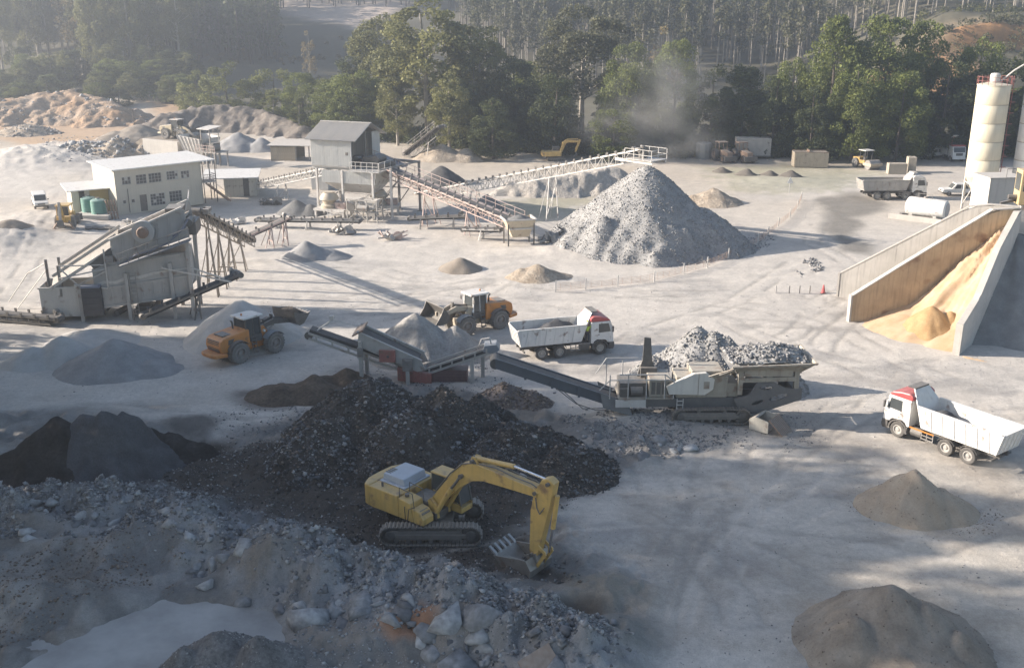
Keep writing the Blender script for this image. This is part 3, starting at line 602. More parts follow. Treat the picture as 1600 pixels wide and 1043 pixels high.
def strew(n, area, rmin, rmax, pale, group, label, seed, power=2.5, on=None):
    """single boulders inside a pixel rectangle or along a pixel line"""
    global STRAY
    rs = random.Random(seed)
    for i in range(n):
        if len(area) == 4 and not isinstance(area[0], tuple): px, py = rs.uniform(area[0], area[2]), rs.uniform(area[1], area[3])
        else:
            k = rs.randrange(len(area)-1); t = rs.random(); px = area[k][0]*(1-t)+area[k+1][0]*t+rs.gauss(0, 14); py = area[k][1]*(1-t)+area[k+1][1]*t+rs.gauss(0, 12)
        x, y, z = GZ(px, py)
        if on is not None:
            x, y, _ = G(px, py, 2.0); z = heap_z(x, y, on); x, y, _ = G(px, py, z); z = max(heap_z(x, y, on), hz(x, y))
        r = rmin*(rmax/rmin)**(rs.random()**power); STRAY += 1
        boulder(x, y, z-r*.08, r, label, group, rs.random() < pale, rs.random())
BANKPX = [(0, 812), (170, 800), (262, 815), (330, 848), (420, 878), (500, 908), (590, 934), (700, 965), (790, 990), (880, 1035)]
strew(95, BANKPX, .2, .72, .4, 'boulders along the foreground rubble bank', 'grey boulder among many on the foreground rubble bank', 5)
strew(26, [(470, 945), (560, 960), (640, 975), (720, 990), (800, 1010)], .25, .8, .6, 'blocks on the near face of the bank', 'pale angular block on the near face of the rubble bank', 15)  # grit in its own two greys
heap('gravel_tongue', 'low grey gravel tongue reaching into the slurry pool', [pk(338, 984, 1090, 92), pk(400, 992, 1090, 70), pk(285, 1010, 1090, 60)], earth('wet_gravel', (.13, .125, .12), (.21, .20, .19), fine=6, speck=.4, bump=.9), .15, .35, 44, stones=(900, .03, .10, ROCK_GREY))
strew(30, (780, 950, 940, 1040), .12, .34, .2, 'rocks at the right end of the bank', 'blue grey rock in the stony patch right of the bank', 6)
strew(60, (420, 620, 930, 745), .12, .30, .35, 'boulders on the dark rubble heap', 'loose boulder lying on the dark rubble heap', 8, on=MOUND)
strew(38, [(890, 670), (960, 690), (1010, 700), (1080, 700)], .1, .36, .5, 'boulders in front of the crusher', 'boulder in the scatter between rubble heap and crusher', 9)
strew(18, (300, 740, 900, 905), .08, .2, .6, 'stones on the dark floor', 'single stone on the dark floor round the excavator', 12)
def scatter(n, pts, smin, smax, m, seed, name, spread=None):
    rs = np.random.RandomState(seed); xs = np.array([p[0] for p in pts]); ys = np.array([p[1] for p in pts])
    if spread is None:
        x = rs.uniform(xs.min(), xs.max(), n*5); y = rs.uniform(ys.min(), ys.max(), n*5); ok = (poly_sd(x, y, pts)+(fbm(x/1.5, y/1.5, 3, seed)-.5)*2.5) < 0
        ok &= fbm(x/2.2, y/2.2, 3, seed+4) > .40
        x, y = x[ok][:n], y[ok][:n]
    else:
        k = rs.randint(0, len(pts)-1, n); t = rs.rand(n); x = xs[k]*(1-t)+xs[k+1]*t+rs.normal(0, spread, n); y = ys[k]*(1-t)+ys[k+1]*t+rs.normal(0, spread, n)
    inp = poly_sd(x, y, POND) > .15
    x, y = x[inp], y[inp]
    s = smin*(smax/smin)**(rs.rand(len(x))**2.6); stone_cloud(name, np.stack([x, y, hgt(x, y)+s*.1], -1), s, m, None, seed)
scatter(7000, BANK, .035, .22, ROCK_GREY, 21, 'bank_rubble', 1.3)
scatter(2600, BANK, .05, .28, ROCK_PALE, 22, 'bank_rubble', 1.0)
scatter(9000, DARK, .025, .15, ROCK_DARK, 23, 'dark_floor_rubble')
scatter(2600, DARK, .03, .15, ROCK_GREY, 24, 'dark_floor_rubble'); scatter(1500, DARK, .03, .14, ROCK_BROWN, 39, 'dark_floor_rubble')
scatter(2400, GP((770, 940), (960, 985), (980, 1043), (860, 1060), (740, 985)), .05, .17, ROCK_GREY, 25, 'gravel_patch')
scatter(2600, GP((860, 660), (960, 640), (1080, 668), (1180, 668), (1110, 705), (960, 720)), .04, .16, ROCK_GREY, 26, 'gravel_patch')
scatter(2600, GP((-20, 790), (150, 778), (250, 800), (270, 860), (120, 850), (-20, 860)), .06, .22, ROCK_GREY, 27, 'gravel_patch')
scatter(2500, GP((-40, 880), (260, 850), (330, 920), (200, 930), (60, 1000), (-40, 1030)), .03, .12, ROCK_BROWN, 28, 'gravel_patch')
scatter(1500, GP((450, 940), (700, 960), (860, 1043), (700, 1070), (460, 1060)), .03, .15, ROCK_PALE, 29, 'gravel_patch')
scatter(1400, GP((330, 640), (480, 600), (520, 640), (430, 720), (300, 740)), .03, .14, ROCK_GREY, 30, 'gravel_patch')
scatter(300, GP((1235, 412), (1275, 405), (1290, 418), (1250, 432)), .08, .3, ROCK_GREY, 31, 'gravel_patch')
scatter(900, GP((60, 210), (260, 215), (250, 256), (60, 262)), .1, .4, ROCK_PALE, 32, 'gravel_patch')

ROCK_MIX = stone_mat('blue_stone', (.07, .072, .076), (.24, .24, .245))
scatter(1500, GP((870, 395), (930, 408), (1060, 416), (1180, 400), (1215, 372), (1190, 360), (1100, 395), (960, 400)), .05, .2, ROCK_GREY, 33, 'gravel_patch'); scatter(700, GP((1290, 760), (1420, 850), (1550, 830), (1590, 770), (1530, 800), (1430, 825), (1340, 800)), .02, .08, ROCK_BROWN, 34, 'gravel_patch')
scatter(900, GP((980, 640), (1240, 640), (1300, 690), (1200, 720), (1040, 690)), .03, .12, ROCK_GREY, 35, 'gravel_patch'); scatter(1600, GP((560, 560), (780, 560), (820, 610), (740, 640), (560, 600)), .03, .12, ROCK_MIX, 36, 'gravel_patch')
scatter(3600, GP((900, 900), (960, 700), (1240, 560), (1640, 560), (1640, 1080), (1040, 1080)), .015, .075, ROCK_GREY, 37, 'yard_gravel'); scatter(2600, GP((-40, 520), (300, 470), (820, 440), (1320, 440), (1330, 560), (700, 560), (420, 600), (-40, 640)), .02, .09, ROCK_GREY, 38, 'yard_gravel')
# paler stones lying in patches on the dark heap
def heap_scatter(i, n, smin, smax, m, seed, box, lo=.5):
    rs = np.random.RandomState(seed); (x0, y0), (x1, y1) = box; x = rs.uniform(x0, x1, n*4); y = rs.uniform(y0, y1, n*4); pk_, sd, rg, base, ex = PILES[i]
    h = cone_h(x, y, pk_, sd, rg); ok = (h > .05) & (fbm(x/2.3, y/2.3, 3, seed) > lo); x, y, h = x[ok][:n], y[ok][:n], h[ok][:n]; s = smin*(smax/smin)**(rs.rand(len(x))**2.4)
    stone_cloud('rubble_scatter', np.stack([x, y, h+hgt(x, y)+base+s*.1], -1), s, m, None, seed)
heap_scatter(MOUND, 3600, .04, .23, ROCK_MIX, 41, ((-18, 52), (8, 66)), .47); heap_scatter(MOUND, 1100, .05, .24, ROCK_GREY, 42, ((-18, 52), (-6, 62)), .52); heap_scatter(MOUND, 1500, .05, .2, ROCK_BROWN, 43, ((-14, 52), (9, 66)), .5)
# ================================================================ TREES
BARK = mat('pale_bark', (.30, .265, .22), .9, 0, .3, 1.2, 0); BARKD = mat('dark_bark', (.10, .08, .065), .95, 0, .3, 2, 0)
L_EUC = leaf_mat('olive_leaf', (.16, .17, .08)); L_DARK = leaf_mat('dark_leaf', (.072, .09, .042)); L_MID = leaf_mat('mid_green_leaf', (.135, .165, .055))
L_BRI = leaf_mat('bright_leaf', (.16, .18, .07)); L_GREY = leaf_mat('grey_green_leaf', (.13, .135, .08)); L_DRY = leaf_mat('dry_leaf', (.16, .135, .08))
L_FAR = leaf_mat('far_leaf', (.095, .10, .062))
def leaves(centres, radii, per, size, rs, squash=.75):
    """leaf sprays on the skins of many clumps; returns verts, quads and a tone per clump"""
    n = len(centres)*per; ci = np.repeat(np.arange(len(centres)), per)
    d = rs.normal(size=(n, 3)); d[:, 2] = d[:, 2]*.9+.35; d /= np.linalg.norm(d, axis=1)[:, None]
    r = radii[ci]*(rs.uniform(.35, 1.08, n)**.6); p = centres[ci]+d*r[:, None]*np.array([1, 1, squash])
    nn = d*.7+rs.normal(size=(n, 3))*.6; nn /= np.linalg.norm(nn, axis=1)[:, None]
    t = np.cross(nn, rs.normal(size=(n, 3))); t /= np.linalg.norm(t, axis=1)[:, None]; b = np.cross(nn, t)
    s = size*rs.uniform(.6, 1.35, n)[:, None]; t *= s; b *= s*rs.uniform(.45, .9, n)[:, None]
    v = np.stack([p-t, p-b*.9+nn*s*.15, p+t, p+b], 1).reshape(-1, 3); f = np.arange(n*4).reshape(-1, 4)
    tone = np.repeat(rs.uniform(0, .9, len(centres))[ci], 4)
    return v, f, tone
def crown_mesh(name, centres, radii, per, size, m, seed, squash=.75):
    rs = np.random.RandomState(seed); v, f, tone = leaves(np.array(centres), np.array(radii), per, size, rs, squash)
    me = np_mesh(name, v, f, m); a = me.attributes.new('clump', 'FLOAT', 'POINT'); a.data.foreach_set('value', tone.astype(np.float32)); return me
def trunk_mesh(h, r, limbs, m, lean=(0, 0), seed=0):
    rs = random.Random(seed); b = B(); n = 5; pts = []
    for i in range(n+1):
        t = i/n; pts.append((lean[0]*t*t+rs.uniform(-.1, .1)*t, lean[1]*t*t+rs.uniform(-.1, .1)*t, h*t))
    for i in range(n): b.tube(pts[i], pts[i+1], r*(1-.8*i/n), 6, r*(1-.8*(i+1)/n))
    for c in limbs:
        t = max(.18, min(.92, c[2]/h-.14)); q = (lean[0]*t*t, lean[1]*t*t, h*t)
        mid = ((q[0]*.5+c[0]*.5), (q[1]*.5+c[1]*.5), q[2]*.55+c[2]*.45); rr = r*.3*(1-t*.6)
        b.tube(q, mid, rr, 4, rr*.7); b.tube(mid, c, rr*.7, 4, rr*.25)
    me = bpy.data.meshes.new('trunk'); me.from_pydata(b.v, [], b.f); me.update(); me.materials.append(m); return me
def species(kind, seed):
    """a tree 20 m tall: crown mesh and trunk mesh"""
    rs = np.random.RandomState(seed); C, Rr = [], []
    def fill(n, prof, rc, inner=.35):
        k = 0
        while k < n:
            z = rs.uniform(prof[0][0], prof[-1][0]); w = np.interp(z, [p[0] for p in prof], [p[1] for p in prof])
            if rs.rand()*max(p[1] for p in prof) > w: continue
            a = rs.uniform(0, 6.283); d = w*np.sqrt(rs.uniform(inner, 1)); C.append((d*math.cos(a), d*math.sin(a), z)); Rr.append(rc*rs.uniform(.65, 1.3)); k += 1
    if kind == 'gum':      # tall airy eucalyptus, clumps with gaps
        fill(80, [(3.2, 2.0), (7, 4.6), (11, 5.2), (15, 4.2), (18, 2.6), (19.4, .8)], 1.35); per, sz, m, bk, tr = 170, .215, L_EUC, BARK, .42
    elif kind == 'dome':   # domed crown over bare pale limbs
        fill(66, [(6, 2.6), (10, 5.4), (14, 6.2), (17.5, 4.6), (19.3, 1.6)], 1.45, .5); per, sz, m, bk, tr = 180, .205, L_GREY, BARK, .5
    elif kind == 'dark':   # dense evergreen to the ground
        fill(90, [(.8, 4.4), (5, 5.6), (10, 5.4), (15, 3.8), (18.6, 1.4)], 1.6, .45); per, sz, m, bk, tr = 160, .235, L_DARK, BARKD, .4
    elif kind == 'lump':   # broad lumps of mid green
        fill(70, [(1.5, 4.2), (6, 5.0), (11, 5.6), (15.5, 4.6), (19, 2.0)], 1.9, .55); per, sz, m, bk, tr = 220, .225, L_MID, BARKD, .4
    elif kind == 'spire':  # slender light green
        fill(42, [(1, 2.8), (5, 2.9), (10, 2.3), (15, 1.4), (19.5, .4)], .95, .3); per, sz, m, bk, tr = 140, .2, L_BRI, BARK, .25
    elif kind == 'pine':   # whorled branches seen from the side
        for z in np.arange(4, 19.6, 1.25):
            w = np.interp(z, [4, 8, 14, 19.5], [5.6, 5.2, 4.0, .8])
            for a in np.arange(0, 6.2, 6.283/6)+rs.uniform(0, 3):
                for q in (.55, .95): C.append((w*q*math.cos(a), w*q*math.sin(a), z+q*.6+rs.uniform(-.4, .4))); Rr.append(.95*rs.uniform(.7, 1.25))
        per, sz, m, bk, tr = 75, .2, L_MID, BARKD, .38
    elif kind == 'wattle': # feathery, wide and low
        fill(48, [(.8, 5.6), (6, 7.2), (12, 6.6), (16.5, 4.4), (19, 1.6)], 2.0, .5); per, sz, m, bk, tr = 190, .27, L_BRI, BARKD, .4
    elif kind == 'bare':   # thin dry crown
        fill(30, [(6, 2.4), (11, 4.0), (16, 3.2), (19, 1.2)], 1.3, .3); per, sz, m, bk, tr = 60, .24, L_DRY, BARK, .3
    cm = crown_mesh('crown', C, Rr, per, sz, m, seed+1, .8)
    limbs = [C[i] for i in rs.choice(len(C), min(len(C), 16), False)]
    tm = trunk_mesh(18.2 if kind != 'dome' else 16, tr, limbs, bk, (rs.uniform(-.6, .6), rs.uniform(-.6, .6)), seed)
    return cm, tm
SPEC = {k: [species(k, 40+13*i+7*j) for j in range(n)] for i, (k, n) in enumerate((('gum', 3), ('dome', 2), ('dark', 3), ('lump', 3), ('spire', 2), ('pine', 1), ('wattle', 2), ('bare', 1)))}
TNAME = {'gum': 'gum_tree', 'dome': 'gum_tree', 'dark': 'evergreen_tree', 'lump': 'leafy_tree', 'spire': 'slender_tree', 'pine': 'pine_tree', 'wattle': 'wattle_tree', 'bare': 'dry_tree'}
def plant_tree(kind, x, y, h, w, label, group=None, var=0, rz=None, z=None):
    """h tall, w wide (natural width is 11 m at 20 m)"""
    cm, tm = SPEC[kind][var % len(SPEC[kind])]; z = hz(x, y)-.1 if z is None else z
    t = thing(TNAME[kind], label, 'tree', (x, y, z), random.uniform(0, 6.28) if rz is None else rz, group)
    nat = {'gum': 11.5, 'dome': 13.5, 'dark': 12.5, 'lump': 13, 'spire': 6.8, 'pine': 12.5, 'wattle': 16.5, 'bare': 9}[kind]
    s = h/20.; t.scale = (w/nat, w/nat, s)
    link_mesh('crown', cm, t); link_mesh('trunk', tm, t); return t
WORD = {'gum': 'airy gum tree', 'dome': 'domed gum tree', 'dark': 'dark evergreen', 'lump': 'mid green leafy tree', 'bare': 'thin dry tree', 'spire': 'slender tree', 'wattle': 'wattle', 'pine': 'pine'}
PLACE = {'trees of the second row': ('behind the front trees, ', ((620, 'behind the tallest gum'), (860, 'left of the domed gum'), (1100, 'behind the dust plume'), (1300, 'behind the ribbed container'), (1480, 'behind the biggest lumpy tree'), (9999, 'behind the cream silo'))),
    'trees of the left wood': ('in the left wood, ', ((60, 'at the very edge of the photo'), (130, 'above the orange mound'), (210, 'above the open tan floor'), (9999, 'beside the yellow green trees'))),
    'gum trees on the left slope': ('on the left slope, ', ((60, 'at the very edge of the photo'), (140, 'above the orange mound'), (220, 'above the utility pole'), (9999, 'next to the felled slope')))}
def label_for(kind, group, px, h): a, b_ = PLACE[group]; return ('tall ' if h > 24 else 'low ' if h < 15 else '')+WORD[kind]+' '+a+next(w for x, w in b_ if px < x)
def tree_px(kind, px, top, basey, wpx, label, group=None, var=0, dy=0.):
    x, y, _ = G(px, basey); y += dy; s = F/(y*CP+H*SP)
    for _i in range(2):
        X, Y, Z = AT(px, top, y); z0 = hz(X, y)
    return plant_tree(kind, X, y, Z-z0, wpx/s, label or label_for(kind, group, px, Z-z0), group, var)
FRONT = [('gum', 664, -6, 224, 165, 'tallest airy gum tree, standing behind the crusher house', 0, 0), ('dome', 912, 10, 232, 150, 'tall domed gum tree with bare pale limbs left of the dust', 0, 14),
    ('gum', 590, 22, 214, 105, 'second tall gum tree, left behind the tallest one', 1, 14), ('dark', 545, 82, 212, 85, 'dark rounded evergreen left of the tall gum trees', 0, 10),
    ('spire', 557, 108, 213, 44, 'bright narrow tree in front of the dark rounded evergreen', 0, -4), ('spire', 508, 122, 206, 62, 'feathery pale tree above the open gable of the shed', 1, 0),
    ('gum', 748, 28, 236, 100, 'olive gum tree just right of the tallest one', 2, 10), ('dark', 740, 92, 232, 90, 'dark evergreen below the olive gum tree', 1, 0), ('dark', 805, 88, 234, 100, 'dark evergreen left of the domed gum tree', 2, 4),
    ('dark', 868, 108, 238, 90, 'low dark evergreen behind the far yellow digger', 0, -4), ('lump', 985, 68, 242, 95, 'mid green lumpy tree left of the dust plume', 0, 0), ('lump', 1058, 60, 242, 85, 'mid green lumpy tree above the dust plume', 1, 3),
    ('bare', 1045, 36, 232, 60, 'dry brown topped tree behind the lumpy green trees', 0, 16), ('dark', 1118, 98, 243, 85, 'dark evergreen above the grey tank', 1, 2), ('dark', 1165, 100, 244, 90, 'dark evergreen above the parked tractors', 2, 4),
    ('dark', 1215, 112, 244, 75, 'shorter dark evergreen above the container', 0, 0), ('lump', 1243, 82, 244, 60, 'narrow mid green tree behind the container', 2, 5), ('pine', 1312, 28, 243, 120, 'pine with bare brown inner branches', 0, 0),
    ('lump', 1392, 26, 243, 130, 'biggest lumpy green tree right of the pine', 0, 2), ('lump', 1452, 30, 244, 95, 'tall lumpy tree right of the biggest one', 1, 6), ('dark', 1488, 80, 246, 100, 'dark evergreen left of the cream silo', 1, 0),
    ('lump', 1540, 50, 246, 80, 'round topped tree behind the cream silo', 2, 6), ('dark', 1540, 105, 246, 110, 'dark evergreen low behind the cream silo', 2, 0), ('dark', 1605, 82, 246, 110, 'dark evergreen behind the second silo', 0, 2),
    ('wattle', 350, 97, 192, 100, 'broad yellow green tree above the spoil bank', 0, 0), ('wattle', 425, 104, 196, 95, 'broad yellow green tree left of the narrow spire', 1, 4), ('wattle', 305, 110, 184, 70, 'yellow green tree left of the broad pair', 0, 8),
    ('lump', 470, 112, 206, 70, 'grey green tree right of the broad yellow green pair', 1, 6), ('spire', 424, 143, 198, 34, 'small pale spire in front of the yellow green trees', 0, -6), ('spire', 465, 150, 206, 40, 'small pale spire right of the other small one', 1, -4),
    ('gum', 700, 112, 238, 80, 'low olive tree behind the short rear conveyor', 0, -3), ('gum', 618, 120, 224, 70, 'low olive tree left of the short rear conveyor', 1, -3), ('lump', 960, 165, 246, 80, 'pale green bush tree at the foot of the dust plume', 2, -3),
    ('dark', 770, 150, 242, 80, 'dark low evergreen in front of the tree row', 0, -5), ('lump', 1345, 95, 247, 90, 'grey green tree in front of the pine', 2, -4), ('lump', 1415, 110, 247, 90, 'dusty green tree low in front of the biggest one', 1, -5),
    ('dark', 1275, 130, 246, 70, 'dark low tree left of the pine', 1, -3), ('bare', 480, 45, 170, 26, 'lone dry tree on the felled slope', 0, 20)]
for k, px, tp, by, w, lb, v, dy in FRONT: tree_px(k, px, tp, by, w, lb, None, v, dy)
rr = random.Random(4)
# second row of the front wood: gaps closed by further evergreens
for i in range(34):
    px = rr.uniform(500, 1640); tp = rr.uniform(95, 150); tree_px(rr.choice(['dark', 'dark', 'lump', 'gum']), px, tp, 236, rr.uniform(60, 95), None, 'trees of the second row', i, rr.uniform(6, 26))
# wood on the left slope
for i in range(46):
    px = rr.uniform(-40, 300); d = rr.random(); tp = 62+70*d+rr.uniform(-10, 10); tree_px(rr.choice(['dark', 'dark', 'dark', 'lump', 'gum']), px, tp, 150+22*d, rr.uniform(34, 60), None, 'trees of the left wood', i)
for i in range(40):
    px = rr.uniform(-60, 285); d = rr.random(); x, y, _ = AT(px, 60, 300+80*d); _k = rr.choice(['gum', 'gum', 'dome', 'bare']); _h = rr.uniform(24, 31); plant_tree(_k, x, y, _h, rr.uniform(9, 13), label_for(_k, 'gum trees on the left slope', px, _h), 'gum trees on the left slope', i)
for i, (px, by) in enumerate(((28, 152), (42, 150), (58, 152), (95, 148), (118, 146), (150, 150), (210, 152), (240, 156), (275, 160))):
    tree_px('spire', px, by-rr.uniform(18, 32), by, rr.uniform(10, 16), 'young bright sapling on the edge of the left wood', 'saplings along the left wood', i, -3)
# dark pine wood far behind, above the felled slope
def plantation(n, xr, yr, hr, wr, name_kind, group, label, meshes, seed):
    rs = random.Random(seed)
    for i in range(n):
        y = rs.uniform(*yr); x = rs.uniform(*xr)*(y*CP+8.4)/F; cm, tm = rs.choice(meshes); h = rs.uniform(*hr)
        t = thing(name_kind, label, 'tree', (x, y, hz(x, y)-.2), rs.uniform(0, 6.28), group); t.scale = (rs.uniform(*wr),)*2+(h/24,)
        link_mesh('crown', cm, t); link_mesh('trunk', tm, t)
def slim(seed, m, z0, rc, n, bk, r):
    rs = np.random.RandomState(seed); C = []
    for i in range(n):
        z = rs.uniform(z0, 23.5); a = rs.uniform(0, 6.28); d = rs.uniform(0, 1.9)*np.interp(z, [z0, z0+3, 24], [.5, 1, .35]); C.append((d*math.cos(a), d*math.sin(a), z))
    cm = crown_mesh('crown', C, np.full(n, rc), 13, .42, m, seed, 1.0); lim = [C[i] for i in range(0, n, 3)]
    return cm, trunk_mesh(22.5, r, lim, bk, (rs.uniform(-.5, .5), rs.uniform(-.5, .5)), seed)
PLANT = [slim(200+i, L_FAR, 9 if i % 2 else 12, 1.15, 26, BARK, .26) for i in range(5)]; PINEF = [slim(230+i, L_DARK, 4, 1.3, 34, BARKD, .22) for i in range(2)]
plantation(165, (-60, 820), (284, 338), (20, 27), (.7, 1.1), 'plantation_tree', 'plantation gum trees on the slope', 'slim pale trunked gum on the slope behind the wood', PLANT, 1)
def forest(name, n, xr, yr, hr, kind, seed, lo=30):
    """the rest of the wood: one mass"""
    rs = np.random.RandomState(seed); y = rs.uniform(*yr, n); x = rs.uniform(*xr, n)*(y*CP+8.4)/F; z = hgt(x, y); h = rs.uniform(*hr, n)
    base = B(); base.tube((0, 0, 0), (0, 0, 22), .24, 4, .08); tv = np.array(base.v); tf = np.array([q for q in base.f if len(q) == 4])
    V = tv[None]*np.stack([np.ones(n), np.ones(n), h/23], -1)[:, None, :]+np.stack([x, y, z], -1)[:, None, :]
    Fq = (tf[None]+(np.arange(n)*len(tv))[:, None, None]).reshape(-1, 4)
    me = np_mesh(name, V.reshape(-1, 3), Fq, BARK if kind != 'pine' else BARKD); o = link_mesh(name, me); o['kind'] = 'stuff'
    nc = lo; C = np.zeros((n, nc, 3)); z0 = .45 if kind != 'pine' else .2
    zz = rs.uniform(z0, 1, (n, nc)); a = rs.uniform(0, 6.28, (n, nc)); d = rs.uniform(0, 1.9, (n, nc))*(1.15-zz*.8)
    C[..., 0] = x[:, None]+d*np.cos(a); C[..., 1] = y[:, None]+d*np.sin(a); C[..., 2] = z[:, None]+zz*h[:, None]
    v, f, tone = leaves(C.reshape(-1, 3), np.full(n*nc, 1.2), 5, .62, rs, 1.)
    me = np_mesh(name+'_foliage', v, f, L_FAR if kind != 'pine' else L_DARK); at = me.attributes.new('clump', 'FLOAT', 'POINT'); at.data.foreach_set('value', tone.astype(np.float32))
    c = link_mesh('foliage', me, o); c['kind'] = 'stuff'
forest('gum_forest', 900, (-80, 840), (330, 470), (20, 28), 'gum', 2, 18)
forest('far_forest', 320, (-520, 60), (446, 520), (18, 25), 'pine', 3, 18)
forest('pine_forest', 300, (-540, -360), (330, 450), (16, 24), 'pine', 4, 16)
forest('gum_forest', 240, (-840, -500), (330, 440), (22, 30), 'gum', 6, 18)
# undergrowth along the foot of the wood and on the slope
def brush(name, n, pts, smin, smax, m, seed, spread=4.0):
    rs = np.random.RandomState(seed); k = rs.randint(0, len(pts)-1, n); t = rs.rand(n); P_ = np.array([p[:2] for p in pts])
    x = P_[k, 0]*(1-t)+P_[k+1, 0]*t+rs.normal(0, spread, n); y = P_[k, 1]*(1-t)+P_[k+1, 1]*t+np.abs(rs.normal(0, spread, n)); s = rs.uniform(smin, smax, n)
    C = np.stack([x, y, hgt(x, y)+s*.55], -1); v, f, tone = leaves(C, s, 60, .26, rs, .9)
    me = np_mesh(name, v, f, m); at = me.attributes.new('clump', 'FLOAT', 'POINT'); at.data.foreach_set('value', tone.astype(np.float32)); o = link_mesh(name, me); o['kind'] = 'stuff'
EDGE = [G(a, b) for a, b in ((480, 205), (560, 214), (700, 232), (800, 238), (900, 243), (1000, 247), (1200, 247), (1400, 244), (1650, 246))]
brush('undergrowth', 420, EDGE, .8, 2.6, L_DARK, 61, 3.5); brush('undergrowth', 160, EDGE, .5, 1.5, L_EUC, 62, 2.0)
brush('undergrowth', 260, [G(a, b) for a, b in ((-40, 150), (200, 156), (330, 176), (420, 190), (480, 204))], .8, 2.2, L_MID, 63, 3)
brush('slope_scrub', 240, [(-60, 290), (0, 296), (70, 300), (120, 285), (190, 292)], .7, 1.8, L_EUC, 64, 9)
brush('slope_scrub', 200, [(84, 244), (110, 250), (130, 262), (200, 270)], .8, 2.2, L_GREY, 65, 6)
brush('slope_scrub', 60, [(-95, 330), (-60, 340), (-45, 380)], .4, 1.1, L_DRY, 66, 9)
# tall gums standing left of the picture: the yard lies in their long shade
SHADE = [(-50, 24, 30), (-53, 31, 34), (-49, 37, 29), (-55, 41, 33), (-50, 45, 31), (-57, 49, 35), (-51, 54, 32), (-56, 59, 33), (-52, 64, 30), (-58, 68, 31), (-53, 72, 27), (-60, 76, 26), (-62, 36, 34), (-66, 55, 35), (-64, 45, 33), (-70, 64, 34), (-63, 27, 33), (-52, 17, 30), (-60, 20, 32), (-67, 72, 27), (-55, 77.5, 23), (-59, 80, 24), (-66, 58, 39), (-70, 48, 40)]
for i, (x, y, h) in enumerate(SHADE):
    plant_tree(['gum', 'lump', 'dome'][i % 3], x, y, h, 9.5+2*(i % 3), 'tall gum tree of the stand beside the yard, shading its near end', 'stand of tall gums beside the yard', i)
# ================================================================ VEHICLES AND MACHINES
WHITE = mat('white_paint', (.74, .73, .70), .5, 0, .07, 1.2, .34, streak=.28, rust=.06); RED = mat('red_paint', (.42, .045, .05), .4, 0, .12, 1.5, .18)
BLACK = mat('black_plastic', (.03, .03, .032), .6, 0, .2, 2, .3); RUBBER = mat('rubber', (.045, .043, .041), .9, 0, .2, 3, .22); RIM = mat('rim_steel', (.40, .38, .35), .6, .1, .15, 3, .2)
RUBBERD = mat('dusty_rubber', (.115, .11, .103), .95, 0, .25, 2, .3)
STEEL = mat('grey_steel', (.22, .215, .21), .55, .3, .2, 1.5, .4, rust=.25); DSTEEL = mat('dark_steel', (.07, .068, .066), .6, .3, .25, 2, .3)
YELLOW = mat('yellow_paint', (.57, .36, .085), .5, 0, .16, .9, .2, streak=.4, rust=.22, bump=.1); ORANGE = mat('orange_paint', (.55, .20, .025), .5, 0, .14, 1.2, .16, streak=.3, rust=.1)
CHROME = mat('chrome', (.75, .75, .76), .18, 1, .03, 2, 0); GLASS = glass_mat(); LAMP = mat('lamp_glass', (.7, .7, .68), .2, 0, .05, 2, 0); AMBER = mat('amber_glass', (.55, .2, .03), .3, 0, .1, 2, .1)
PALEB = mat('pale_blue_cover', (.40, .44, .50), .5, 0, .12, 1.2, .15); GREYP = mat('slate_paint', (.20, .225, .25), .5, 0, .12, 1.2, .15); CREAM = mat('cream_paint', (.52, .485, .41), .55, 0, .15, 1, .4, streak=.35, rust=.25); DUSTY = mat('dusty_metal', (.36, .345, .32), .8, 0, .16, 1, .5, streak=.3, rust=.12)
RUST = mat('rusty_metal', (.20, .11, .065), .85, 0, .35, 2, .35); REDBR = mat('faded_red', (.30, .075, .055), .7, 0, .3, 1.2, .35); CONC = mat('concrete', (.42, .395, .36), .9, 0, .14, .7, .25, streak=.35)
TANP = mat('tan_paint', (.43, .36, .26), .6, 0, .15, 1, .4, streak=.3, rust=.2); BELT = mat('belt_rubber', (.045, .044, .046), .85, 0, .25, 1.2, .12)
_WH = {}
def wheel(par, x, y, r, w, side, tm=None, rimm=None, z=None, lug=True):
    """rim with its tyre as a sub-part; side +1 shows its face to the left of the vehicle"""
    tm = tm or RUBBER; rimm = rimm or RIM; k = (r, w, tm.name, rimm.name)
    if k not in _WH:
        b = B(); b.lathe([(r*.6, -w*.38), (r*.6, w*.40), (r*.5, w*.42), (r*.44, w*.16), (r*.22, w*.18), (r*.2, w*.36), (r*.05, w*.38)], ax='y', n=20)
        for i in range(8):
            a = i*math.pi/4; b.tube((r*.32*math.cos(a), w*.15, r*.32*math.sin(a)), (r*.32*math.cos(a), w*.22, r*.32*math.sin(a)), r*.035, 5)
        t = B(); t.lathe([(r*.585, -w*.42), (r*.8, -w*.5), (r*.95, -w*.46), (r*.985, -w*.3), (r*.985, w*.3), (r*.95, w*.46), (r*.8, w*.5), (r*.585, w*.42)], ax='y', n=28, caps=False)
        if lug:
            n = 22
            for i in range(n):
                a = 2*math.pi*i/n
                for s in (-1, 1): t.box((r*.985*math.cos(a+s*.07), s*w*.24, r*.985*math.sin(a+s*.07)), (r*.07, w*.42, r*.09), (0, -a-s*.07, 0))
        o1 = b.build('wheel', rimm, None, smooth=True); o2 = t.build('tyre', tm, None, smooth=True); _WH[k] = (o1.data, o2.data)
        bpy.data.objects.remove(o1); bpy.data.objects.remove(o2)
    a, b_ = _WH[k]; o = link_mesh('wheel', a, par); o.location = (x, y, r if z is None else z); o.rotation_euler = (0, random.uniform(0, 1), 0 if side > 0 else math.pi)
    link_mesh('tyre', b_, o); return o
